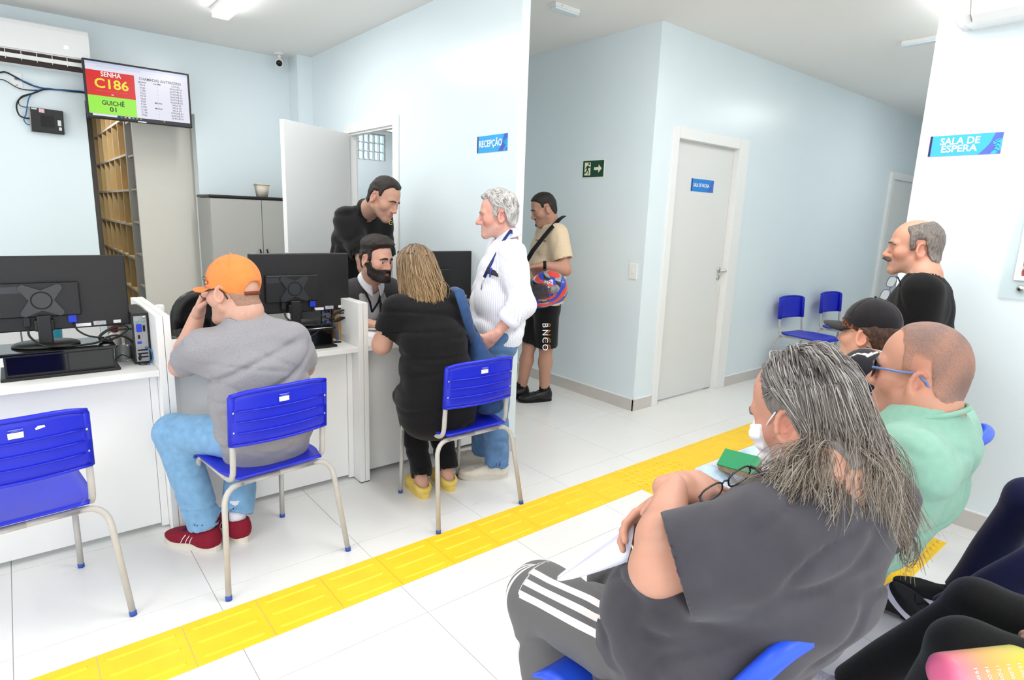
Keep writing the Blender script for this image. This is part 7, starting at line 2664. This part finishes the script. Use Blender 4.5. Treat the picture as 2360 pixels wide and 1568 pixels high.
P = Person('seated man with cropped hair in pale green T-shirt wearing dark sunglasses', H, sk, neck=nk, neck_r=0.066, hvox=0.0036, colf=col9)
yw = 97
R_ = lat_of(yw)
mid = V(1.685, 0.425, 0.985)
Ls, Rs = mid - R_ * 0.19, mid + R_ * 0.20
Le, Lw = Ls + V(-0.01, 0.12, -0.27), Ls + V(0.14, 0.36, -0.33)
Re, Rw = Rs + V(0.02, 0.12, -0.27), Rs + V(-0.10, 0.36, -0.33)
P.arm(Ls, Le, Lw, (0.060, 0.050, 0.046, 0.031), 1)
P.arm(Rs, Re, Rw, (0.060, 0.050, 0.046, 0.031), 1)
P.hand(Lw, V(0.4, 0.9, -0.1), V(0, 0, -1), -1)
P.hand(Rw, V(-0.4, 0.9, -0.1), V(0, 0, -1), 1)
tor = [(V(1.627, 0.690, 0.51), R_, 0.180, 0.15), (V(1.650, 0.630, 0.64), R_, 0.190, 0.160), (V(1.675, 0.540, 0.78), R_, 0.190, 0.150), (V(1.692, 0.470, 0.90), R_, 0.190, 0.138), (V(1.685, 0.430, 1.00), R_, 0.165, 0.108), (V(1.685, 0.432, 1.055), R_, 0.09, 0.075)]
P.B.loft([(a, b, c - 0.014, d - 0.014) for a, b, c, d in tor[:-1]], k=0.03)
hips = [V(1.631, 0.690, 0.55) - R_ * 0.09, V(1.631, 0.690, 0.55) + R_ * 0.09]
knees = [pix(1640, 1132, 2.00), pix(1745, 1085, 2.15)]
ankles = [knees[0] * V(1, 1, 0) + V(0.0, 0.0, 0.08), knees[1] * V(1, 1, 0) + V(0.03, 0.02, 0.08)]
stand_legs(P, hips, knees, ankles)
P.finish(eyes=False)
P.brows(mat('dark_grey_hair2', (96, 84, 78), 0.6, 0.3), 0.0034)
hair_shell(P, hz9, mat('cropped_grey_hair', (120, 100, 94), 0.65, 0.3, vcol=True, noise=0.22, nscale=420, bump=0.3, bscale=600), vox=0.0036, nz=0.0005, nf=700, colf=lambda p: lerpc((202, 142, 114), (116, 100, 96), 0.04 + 0.78 * sstep(hz9(p), 0.0002, 0.0036) * (0.85 + 0.25 * wob(p, 60, 3, 4))))
mint = fabric('pale_green_jersey', (134, 178, 160), 0.04, 50, 0.12, 450)
f9 = lambda p: crease(p, 15, 0.014, 5, (1.2, 0.8, 1.8)) * sstep(1.02 - p[:, 2], 0, 0.1) + crease(p, 28, 0.004, 2, (1, 1, 1.3))
sh9 = shirt(P, tor, [dict(pts=[Ls, Ls + (Le - Ls) * 0.80], r=[0.088, 0.082]), dict(pts=[Rs, Rs + (Re - Rs) * 0.80], r=[0.088, 0.082])], mint, 't_shirt', neck_hole=(nk - V(0, 0, 0.015), H.w1(0, -0.02, -0.04), 0.071, 0.080), disp=f9, vox=0.007)
denim3 = fabric('washed_denim', (168, 188, 208), 0.25, 14, 0.15, 500)
trousers(P, [(V(1.626, 0.690, 0.53), R_, 0.17, 0.13), (V(1.646, 0.660, 0.62), R_, 0.17, 0.13)], [dict(pts=[hips[i], knees[i], ankles[i]], r=[0.092, 0.078, 0.068]) for i in (0, 1)], denim3, 'jeans', vox=0.009)
for a_ in ankles:
    shoe(P, V(a_[0], a_[1], 0), ydir(95), blackl, M_DARK, 0.28, 0.10, 'boot', vox=0.009)
# collar ribbing and sleeve seam
axn = unit(H.w1(0, -0.02, -0.04) - nk)
n1 = unit(np.cross(axn, R_))
MB().tube([nk - axn * 0.006 + (R_ * math.cos(a) * 0.083 + n1 * math.sin(a) * 0.083) - axn * 0.012 * math.sin(a) for a in np.linspace(0, 2 * math.pi, 33)[:-1]], 0.0065, 8, closed=True).build('neck_ribbing', mint, P.ob)
sun = spectacles(P, mat('dark_frame', (34, 24, 24), 0.2, 0.5), mat('brown_lens', (46, 26, 26), 0.06, 0.5, alpha=0.9), mat('steel_blue_temple', (98, 124, 176), 0.25, 0.5), y=0.010, wrap=0.012, h=0.019, w=0.028, rr=0.0022, name='sunglasses')

# green book on his lap
bk = thing('book', 'worn green hardcover book resting on the jeans of the man in green', 'book', (0, 0, 0))
c0, c1, c2 = pix(1652, 1072, 1.96), pix(1672, 1036, 2.02), pix(1740, 1096, 1.86)
e1, e2 = c1 - c0, c2 - c0
nn = unit(np.cross(e1, e2))
if nn @ C_F > 0:
    nn = -nn
MB().add([c0, c0 + e1, c0 + e1 + e2, c0 + e2] + [q - nn * -0.004 for q in (c0, c0 + e1, c0 + e1 + e2, c0 + e2)], [(0, 1, 2, 3), (7, 6, 5, 4), (0, 4, 5, 1), (1, 5, 6, 2), (2, 6, 7, 3), (3, 7, 4, 0)]).build('cover', mat('green_cloth_cover', (36, 132, 84), 0.6, 0.3, noise=0.05), bk)
q4 = [c0 + e1 * 0.04 - nn * 0.001, c0 + e1 * 0.97 - nn * 0.001, c0 + e1 * 0.97 + e2 - nn * 0.001, c0 + e1 * 0.04 + e2 - nn * 0.001]
MB().add(q4 + [q - nn * 0.022 for q in q4], [(0, 1, 2, 3), (7, 6, 5, 4), (0, 4, 5, 1), (1, 5, 6, 2), (2, 6, 7, 3), (3, 7, 4, 0)]).build('pages', mat('old_pages', (176, 146, 110), 0.8, 0.2, noise=0.15, nscale=60), bk)

# ---------------------------------------------------------------- long-haired man in the foreground
H = Head(pix(1862, 966, 1.22), 82, -20, 2, 1.05, nose=1.0, eye_open=0.5)
nk = V(1.14, 0.435, 1.045)
sk = (206, 146, 120)
P = Person('foreground seated man with long grey hair, white face mask and charcoal T-shirt', H, sk, vox=0.008, bvox=0.008, neck=nk, neck_r=0.062, hvox=0.0036, colf=skin_color(H, sk, (214, 206, 200), 0.55, freckle=0.55, red=0.2))
yw = 84
R_ = lat_of(yw)
Ls, Rs = V(0.950, 0.470, 0.945), V(1.325, 0.415, 0.945)
Le, Lw = pix(1512, 1312, 1.09), pix(1552, 1124, 1.27)
Re, Rw = V(1.31, 0.64, 0.815), pix(1548, 1150, 1.36)
P.arm(Ls, Le, Lw, (0.058, 0.047, 0.045, 0.031), 1)
P.arm(Rs, Re, Rw, (0.058, 0.047, 0.043, 0.030), 1)
P.hand(Lw, unit(C_R * 0.9 + C_F * 0.35 + C_U * 0.0), -C_U * 0.8 + C_F * 0.5, -1, curl=(0.5, 0.5, 0.55, 0.6), thumb=0.5, s=1.02)
P.hand(Rw, unit(-C_R * 0.85 - C_U * 0.45 - C_F * 0.1), -C_U * 0.55 - C_F * 0.6 + C_R * 0.3, 1, curl=(0.45, 0.45, 0.5, 0.5), thumb=0.4, s=1.02)
tor = [(V(1.11, 0.70, 0.50), R_, 0.195, 0.17), (V(1.11, 0.64, 0.62), R_, 0.215, 0.185), (V(1.118, 0.555, 0.75), R_, 0.215, 0.180), (V(1.125, 0.480, 0.86), R_, 0.205, 0.160), (V(1.132, 0.445, 0.945), R_, 0.178, 0.122), (V(1.138, 0.44, 1.01), R_, 0.095, 0.08)]
P.B.loft([(a, b, c - 0.016, d - 0.016) for a, b, c, d in tor[:-1]], k=0.03)
hips = [V(1.02, 0.70, 0.55), V(1.21, 0.70, 0.55)]
knees = [V(0.995, 1.035, 0.515), V(1.25, 0.98, 0.49)]
ankles = [V(1.035, 0.975, 0.09), V(1.235, 0.80, 0.09)]
for h_, k_, a_ in zip(hips, knees, ankles):
    P.B.cap(h_, k_, 0.075, 0.058, k=0.04)
    P.B.cap(k_, a_, 0.052, 0.038, k=0.03)
P.finish(gaze=(0, 1, -0.4), eyes=True)
P.brows(mat('grey_brow2', (104, 100, 98), 0.7, 0.2), 0.005)
char = fabric('washed_charcoal_jersey', (66, 64, 71), 0.16, 9, 0.12, 600)


def f10(p):
    a = p @ V(0.25, 0.75, 0.6)
    sh_ = (V(0.3, 0.9, 0.0), V(0, 0, 0.9))
    se = Ls + (Le - Ls) * 0.78
    k_ = sstep(np.sqrt(((p - se) ** 2).sum(1)), 0.10, 0.17)
    return k_ * crease(p, 11, 0.026, 2, (0.6, 0.6, 1.8), sh_, 0.2) * sstep(0.97 - p[:, 2], 0, 0.2) + k_ * crease(p, 24, 0.009, 6, (0.7, 0.7, 1.8), sh_)


shirt(P, tor, [dict(pts=[Ls, Ls + (Le - Ls) * 0.78], r=[0.092, 0.094]), dict(pts=[Rs, Rs + (Re - Rs) * 0.78], r=[0.096, 0.090])], char, 't_shirt', neck_hole=(nk - V(0, 0, 0.02), H.w1(0, -0.02, -0.05), 0.070, 0.082), disp=f10, vox=0.0065)
tr = fabric('grey_track_cloth', (98, 97, 98), 0.06, 30, 0.08, 500)
nt = tr.node_tree
at_ = nt.nodes.new('ShaderNodeAttribute')
at_.attribute_name = 'arc'
rp_ = nt.nodes.new('ShaderNodeValToRGB')
cr_ = rp_.color_ramp
cr_.interpolation = 'CONSTANT'
els = [(0.0, 0), (0.30, 1), (0.37, 0), (0.43, 1), (0.50, 0), (0.56, 1), (0.63, 0)]
cr_.elements[0].position = 0.0
cr_.elements[0].color = lin((98, 97, 98)) + (1,)
cr_.elements[1].position = els[1][0]
cr_.elements[1].color = lin((232, 220, 218)) + (1,)
for q_, w_ in els[2:]:
    e_ = cr_.elements.new(q_)
    e_.color = lin((232, 220, 218) if w_ else (98, 97, 98)) + (1,)
nt.links.new(at_.outputs['Fac'], rp_.inputs[0])
nt.links.new(rp_.outputs['Color'], nt.nodes['Principled BSDF'].inputs['Base Color'])
pt = trousers(P, [(V(1.11, 0.70, 0.53), R_, 0.175, 0.15), (V(1.11, 0.68, 0.62), R_, 0.175, 0.15)], [dict(pts=[hips[i], knees[i], ankles[i] + V(0, 0, 0.0)], r=[0.100, 0.084, 0.074]) for i in (0, 1)], tr, 'track_trousers', disp=lambda p: crease(p, 15, 0.010, 3, (1, 1, 1.4)), vox=0.0065)


def leg_arc(p):
    out = np.zeros(len(p))
    best = np.full(len(p), 9.0)
    for sgn, h_, k_, a_ in ((-1, hips[0], knees[0], ankles[0]), (1, hips[1], knees[1], ankles[1])):
        for a, b, up_ in ((h_, k_, V(0, 0, 1)), (k_, a_, V(0, 1, 0))):
            d_ = unit(b - a)
            u_ = unit(up_ - d_ * (up_ @ d_))
            o_ = unit(np.cross(d_, u_))
            if o_[0] * sgn < 0:
                o_ = -o_
            q_ = p - a
            t_ = np.clip(q_ @ d_, 0, np.linalg.norm(b - a))
            r_ = q_ - t_[:, None] * d_
            ds = np.sqrt((r_ * r_).sum(1))
            ang_ = np.arctan2(r_ @ u_, r_ @ o_)
            val = np.clip((ang_ + math.pi) / (2 * math.pi), 0, 1)
            val = np.where(val < 0.02, 0.02, val)
            m_ = ds < best
            out = np.where(m_, val, out)
            best = np.where(m_, ds, best)
    # three stripes sit on the outer upper side: angles 5..75 degrees
    ang_ = out * 2 * math.pi - math.pi
    return np.clip(0.30 + (ang_ - math.radians(24)) / math.radians(50) * 0.33, 0, 1)


add_arc(pt, leg_arc)
sand = mat('brown_leather_sandal', (78, 62, 50), 0.6, 0.3)
for a_ in ankles:
    P_ = shoe(P, V(a_[0], a_[1], 0), ydir(96), sand, M_DARK, 0.28, 0.105, 'clog', vox=0.006)
    MB().tube([V(a_[0], a_[1], 0) + V(0.05 * math.cos(t), 0.06, 0.05 + 0.045 * math.sin(t)) for t in np.linspace(0, math.pi, 10)], 0.012, 6, flat=0.3).build('sandal_strap', M_DARK, P_)

# face mask
def mask_t(p):
    x, y, z = p[:, 0], p[:, 1], p[:, 2]
    m_ = sstep(y, 0.050, 0.056) * sstep(z, -0.112, -0.106) * sstep(0.004 - z - 0.16 * (0.105 - y) * 0, -0.003, 0.003)
    return 0.0075 * m_ - 0.006 * (1 - m_) + 0.002 * m_ * np.sin(z * 260)


def mask_fld():
    G = Fld()
    G.ops = list(H.face.ops)
    return G


M_MASK = mat('white_nonwoven', (242, 242, 246), 0.8, 0.2, bump=0.1, bscale=300)
mk = hair_shell(P, mask_t, M_MASK, name='face_mask', vox=0.0036, nz=0.0)
for z0, z1, yy in ((-0.006, 0.028, 0.004), (-0.098, -0.028, -0.002)):
    MB().tube([H.w1(-0.060, 0.054, z0), H.w1(-0.074, 0.030, z0 + (z1 - z0) * 0.5), H.w1(-0.086, yy, z1)], 0.0018, 6).build('ear_loop', M_MASK, mk)
    MB().tube([H.w1(0.060, 0.054, z0), H.w1(0.074, 0.030, z0 + (z1 - z0) * 0.5), H.w1(0.086, yy, z1)], 0.0018, 6).build('ear_loop', M_MASK, mk)

# long grey hair
ENDS_A = np.radians([-125, -100, -70, -40, -12, 15, 45, 80, 125])
EP = [pix(1690, 1178, 1.12), pix(1735, 1165, 1.09), pix(1830, 1145, 1.04), pix(1930, 1190, 1.03), pix(2015, 1215, 1.06), pix(2080, 1245, 1.12), pix(2105, 1225, 1.20), pix(2085, 1160, 1.32), pix(1990, 1090, 1.42)]
EP = np.array(EP)
thk10 = crop_hair(0.006, 0.006, recede=0.085, line=[-0.09, -0.09, -0.08, -0.05, -0.012, 0.0, 0.012, 0.036, 0.06, 0.085, 0.10])
hair_shell(P, lambda p: np.where(np.abs(p[:, 0]) > 0.082, -0.006, thk10(p)), hairmat('grey_hair_base', (96, 90, 88), (140, 134, 130)), name='hair_base', vox=0.0045, nz=0.002)


def groots(rng, i):
    while True:
        a = rng.uniform(-2.15, 2.15)
        e = rng.uniform(0.05, 1.55)
        p = V(0.080 * math.sin(a) * math.sin(e), -0.100 * math.cos(a) * math.sin(e), 0.046 + 0.090 * math.cos(e))
        if thk10(p[None])[0] > 0.003 and not (p[1] > 0.028 and p[2] < 0.06) and not p[1] > 0.062:
            return a, e


def gpath(r, rng, i, npt):
    a, e = r
    a = -a                      # local +x is his right; azimuth counted towards his left as negative
    p0 = V(0.083 * math.sin(r[0]) * math.sin(e), -0.103 * math.cos(r[0]) * math.sin(e), 0.046 + 0.093 * math.cos(e))
    az = r[0]
    E = np.array([np.interp(az, ENDS_A, EP[:, k]) for k in range(3)])
    L_ = rng.uniform(0.55, 1.08)
    E = E + rng.normal(0, 0.016, 3)
    azc = float(np.clip(az, -1.12, 1.12))
    pr = V(0.092 * math.sin(azc), -0.116 * math.cos(azc), -0.035 + rng.uniform(-0.02, 0.02))
    w0, w1_ = H.w(p0)[0], H.w(pr)[0]
    azm = az * 0.5 + azc * 0.5
    em = min(1.45, e + 0.5)
    mid_s = V(0.087 * math.sin(azm) * math.sin(em), -0.108 * math.cos(azm) * math.sin(em), 0.046 + 0.099 * math.cos(em))
    wm = H.w(mid_s)[0]
    E = w1_ + (E - w1_) * L_
    if L_ > 1.0:
        E = E + V(0, 0, -0.05 * rng.uniform(0, 1))
    ctrl = np.array([w0, wm, w1_, w1_ * 0.45 + E * 0.55 + V(0, 0, 0.012) + rng.normal(0, 0.008, 3), E])
    # Catmull through the control points
    C_ = np.vstack([2 * ctrl[0] - ctrl[1], ctrl, 2 * ctrl[-1] - ctrl[-2]])
    out = []
    for t in np.linspace(0, 3.999, npt):
        k = int(t)
        f = t - k
        a0, b0, c0_, d0 = C_[k], C_[k + 1], C_[k + 2], C_[k + 3]
        out.append(0.5 * ((2 * b0) + (-a0 + c0_) * f + (2 * a0 - 5 * b0 + 4 * c0_ - d0) * f * f + (-a0 + 3 * b0 - 3 * c0_ + d0) * f ** 3))
    return np.array(out)


def gcol(rng, t):
    b = rng.uniform(0, 1)
    if b < 0.25:
        return lerpc((168, 164, 164), (178, 168, 154), t)
    if b < 0.65:
        return lerpc((124, 119, 119), (148, 136, 120), t)
    return lerpc((92, 87, 88), (118, 103, 88), t)


long_hair(P, 2300, groots, gpath, 0.0005, 0.0013, gcol, 9, M_HAIRV, 18, jit=0.010)
rng = np.random.RandomState(21)
st, cl = [], []
for i in range(16):                        # loose curls at the end
    b_ = pix(2060 + rng.uniform(-20, 25), 1215 + rng.uniform(-20, 20), 1.15)
    c_ = pix(2095 + rng.uniform(-15, 12), 1265 + rng.uniform(-12, 10), 1.15 + rng.uniform(-0.02, 0.02))
    rr = rng.uniform(0.012, 0.026)
    pts = [b_ * (1 - t) + c_ * t for t in np.linspace(0, 1, 5)[:-1]] + [c_ + C_R * rr * math.cos(a) * 0.6 - C_U * (rr * math.sin(a) * 1.3) for a in np.linspace(math.pi * 0.9, math.pi * 0.9 - 5.0 * (1 if i % 2 else -1), 16)]
    st.append((np.array(pts), rng.uniform(0.0007, 0.0012)))
    cl.append(np.array(lin((92, 84, 76))))
strand_mesh('loose_curls', st, M_HAIRV, P.ob, cl)
# glasses hooked in his collar
gc = pix(1672, 1122, 1.13)
gx, gz = unit(C_R * 0.9 + C_U * 0.42 + C_F * 0.25), unit(-C_R * 0.35 + C_U * 0.7 - C_F * 0.55)
gz = unit(gz - gx * (gz @ gx))
gy = np.cross(gz, gx)
spectacles(P, mat('gunmetal', (70, 68, 70), 0.3, 0.5, metal=0.7), mat('reading_lens', (200, 175, 165), 0.05, 0.5, alpha=0.35), pose=lambda x, y, z: gc + gx * x + gz * z + gy * (y - 0.108), name='hanging_glasses', rr=0.0018)

# papers held in his hand
pz = thing('paper_booklet', 'white stapled papers held on the knee of the long-haired man', 'paper', (0, 0, 0))
M_PAP = mat('white_sheet', (226, 226, 242), 0.7, 0.2, noise=0.03, nscale=20)
M_PAP2 = mat('lilac_sheet', (196, 194, 232), 0.7, 0.2, noise=0.05, nscale=12)
A0, B0 = pix(1462, 1204, 1.34), pix(1283, 1338, 1.47)
for k in range(5):
    C0 = pix(1446 - 7 * k, 1296 - 12 * k, 1.32 + 0.012 * k)
    MB().grid(lambda u, v: B0 + (A0 - B0) * u + (C0 - A0) * (u ** 0.8) * v + (C_U * 0.014 * math.sin(v * 3.1) - C_F * 0.02 * math.sin(v * 3.1) * (1 - k / 4)) * u + C_U * 0.002 * k, 14, 8, 0.0008).build('sheet', M_PAP if k != 2 else M_PAP2, pz)

# ---------------------------------------------------------------- neighbours cut by the right edge
def neighbour(label, hx, hy, knees, ankles, toes, mats, skin, torso_mat, shoes):
    H = Head(V(hx, hy - 0.03, 1.20), 95, 0, 0, 1.0)
    nk = V(hx, hy - 0.05, 1.08)
    P = Person(label, H, skin, vox=0.011, hvox=0.007, neck=nk)
    R_ = lat_of(92)
    mid = V(hx, hy - 0.06, 1.02)
    Ls, Rs = mid - R_ * 0.18, mid + R_ * 0.18
    for s_, d_ in ((Ls, -1), (Rs, 1)):
        P.arm(s_, s_ + V(0.02 * d_, 0.06, -0.27), s_ + V(-0.05 * d_, 0.28, -0.36), cover=1)
        P.hand(s_ + V(-0.05 * d_, 0.28, -0.36), V(-0.2 * d_, 0.9, -0.2), V(0, 0, -1), d_)
    tor = [(V(hx, hy + 0.02, 0.50), R_, 0.175, 0.14), (V(hx, hy, 0.64), R_, 0.18, 0.145), (V(hx, hy - 0.03, 0.80), R_, 0.178, 0.135), (V(hx, hy - 0.05, 0.92), R_, 0.178, 0.125), (V(hx, hy - 0.06, 1.01), R_, 0.15, 0.1), (V(hx, hy - 0.055, 1.06), R_, 0.08, 0.068)]
    P.B.loft([(a, b, c - 0.014, d - 0.014) for a, b, c, d in tor[:-1]], k=0.03)
    hips = [V(hx - 0.09, hy + 0.05, 0.54), V(hx + 0.09, hy + 0.05, 0.54)]
    stand_legs(P, hips, knees, ankles)
    P.finish(eyes=True)
    hair_shell(P, crop_hair(0.012, 0.008), M_DARKHAIR, vox=0.006)
    shirt(P, tor, [dict(pts=[Ls, Ls + V(-0.015, 0.045, -0.2)], r=[0.078, 0.07]), dict(pts=[Rs, Rs + V(0.015, 0.045, -0.2)], r=[0.078, 0.07])], torso_mat, 't_shirt', neck_hole=(nk - V(0, 0, 0.02), H.w1(0, -0.02, -0.04), 0.062, 0.068), vox=0.012)
    trousers(P, [(V(hx, hy + 0.03, 0.53), R_, 0.165, 0.13), (V(hx, hy + 0.02, 0.62), R_, 0.165, 0.13)], [dict(pts=[hips[i], knees[i], ankles[i]], r=mats[1]) for i in (0, 1)], mats[0], 'trousers', vox=0.0075, disp=lambda p: 0.004 * wob(p * V(1, 1, 1.5), 22, 3, 4))
    for a_, tdir, up_, (um, sm, kd, ls) in zip(ankles, toes, (None, None), shoes):
        pass
    return P


navy = fabric('navy_tracksuit', (20, 24, 58), 0.1, 30, 0.1, 400)
P = neighbour('seated neighbour in navy track trousers with outstretched trainer, cut by the right edge', 2.62, -0.10, [V(2.57, 0.20, 0.50), V(2.80, 0.36, 0.55)], [V(2.478, 0.475, 0.155), V(2.80, 0.50, 0.09)], (None, None), (navy, [0.088, 0.074, 0.058]), (110, 70, 56), fabric('wine_jersey', (100, 30, 40)), [(None,) * 4, (None,) * 4])
sole_w = mat('white_rubber_sole', (220, 218, 232), 0.6, 0.3, noise=0.03, nscale=30)
up_ = unit(V(-0.05, -0.55, 0.84))
td = unit(V(-0.02, 0.84, 0.55))
sh_o = shoe(P, V(2.462, 0.492, 0.045), td, M_DARK, sole_w, 0.27, 0.098, 'trainer', lace=M_DARK, up=up_)
tick = [pix(2152, 1410, 2.345), pix(2160, 1425, 2.335), pix(2172, 1428, 2.33), pix(2186, 1430, 2.33)]
MB().tube(tick, [0.005, 0.008, 0.005, 0.002], 6, flat=0.4).build('tick_mark', M_PRINTW, sh_o)
shoe(P, V(2.80, 0.52, 0.0), ydir(92), M_DARK, sole_w, 0.27, 0.098, 'trainer')
MB().tube([pix(2330, 1362, 2.20), pix(2345, 1358, 2.16), pix(2366, 1352, 2.12)], 0.003, 5).build('piping', mat('sky_blue_piping', (90, 180, 220), 0.6, 0.3), P.ob)
MB().tube([pix(2332, 1404, 2.15), pix(2340, 1390, 2.15), pix(2352, 1376, 2.13)], 0.003, 5).build('piping', MATS['sky_blue_piping'], P.ob)

P = neighbour('seated neighbour in black trousers with a drink bottle on the lap, at the lower right', 1.80, -0.17, [V(1.64, 0.265, 0.535), V(1.92, 0.30, 0.51)], [V(1.66, 0.36, 0.09), V(1.905, 0.56, 0.09)], (None, None), (blk, [0.088, 0.072, 0.058]), (214, 160, 135), fabric('grey_tee', (150, 150, 155)), [(None,) * 4, (None,) * 4])
greysh = mat('pale_grey_shoe', (205, 200, 208), 0.6, 0.3, noise=0.04, nscale=30)
shoe(P, V(1.905, 0.56, 0.0), ydir(95), greysh, sole_w, 0.25, 0.095, 'trainer', lace=greysh)
shoe(P, V(1.66, 0.38, 0.0), ydir(90), greysh, sole_w, 0.25, 0.095, 'trainer', lace=greysh)

# chairs for the neighbours
def plain_shell_chair(loc, rz, label):
    return dup(ch3, loc, rz, label, 'blue school chairs behind the beam seating')
plain_shell_chair((2.62, -0.10, 0), 0.0, 'blue plastic chair under the neighbour in navy trousers, beyond the right edge')
plain_shell_chair((1.80, -0.17, 0), 0.0, 'blue plastic chair under the neighbour in black trousers, beyond the right edge')

# drink bottle with time marks
bt = thing('water_bottle', 'frosted pink to yellow water bottle with time marks in the lower right corner', 'bottle', (0, 0, 0))
o_ = pix(2166, 1560, 1.16)
dr_ = unit(pix(2420, 1530, 1.22) - o_)
me_ = MB()
prof = [(0.020, 0.0), (0.034, 0.003), (0.040, 0.012), (0.041, 0.19), (0.036, 0.205), (0.026, 0.212)]
Mz = Matrix((tuple(np.cross(dr_, C_U)), tuple(np.cross(dr_, np.cross(dr_, C_U))), tuple(dr_))).transposed()
bo = MB().lathe(prof, tuple(o_), 28, Mz)
me = bo.mesh('bottle_body')
P3 = np.array(bo.v)
tt = np.clip(((P3 - o_) @ dr_) / 0.16, 0, 1)
cc = np.where((tt < 0.5)[:, None], lerpc((246, 120, 160), (232, 170, 100), np.clip(tt * 2, 0, 1)), lerpc((232, 170, 100), (206, 196, 80), np.clip(tt * 2 - 1, 0, 1)))
# more rings for a smooth gradient
prof = [(0.020, 0.0), (0.034, 0.003), (0.040, 0.012)] + [(0.041, 0.02 + 0.01 * k) for k in range(18)] + [(0.036, 0.205), (0.026, 0.212)]
bo = MB().lathe(prof, tuple(o_), 28, Mz)
me = bo.mesh('bottle_body')
P3 = np.array(bo.v)
tt = np.clip(((P3 - o_) @ dr_) / 0.17, 0, 1)
cc = np.where((tt < 0.5)[:, None], lerpc((246, 120, 160), (232, 170, 100), np.clip(tt * 2, 0, 1)), lerpc((232, 170, 100), (206, 196, 80), np.clip(tt * 2 - 1, 0, 1)))
at = me.color_attributes.new('Col', 'FLOAT_COLOR', 'POINT')
at.data.foreach_set('color', np.concatenate([cc, np.ones((len(cc), 1))], 1).astype(np.float32).ravel())
place('bottle_body', me, mat('frosted_gradient', (240, 150, 140), 0.35, 0.4, vcol=True), bt)
bo = MB().lathe([(0.03, 0.212), (0.03, 0.245), (0.02, 0.25)], tuple(o_), 24, Mz).build('cap', M_WHITE, bt)
n_ = unit(C_U * 0.45 - C_F * 0.9)
n_ = unit(n_ - dr_ * (n_ @ dr_))
for k, s_ in enumerate(('19:00', '18:00', '17:00', '16:00', '15:00')):
    lettering(s_, 0.012, o_ + dr_ * (0.045 + 0.026 * k) + n_ * 0.0412, unit(np.cross(dr_, n_)), dr_, M_PRINTW, bt, 0.0, name='time_mark', lift=0.0)
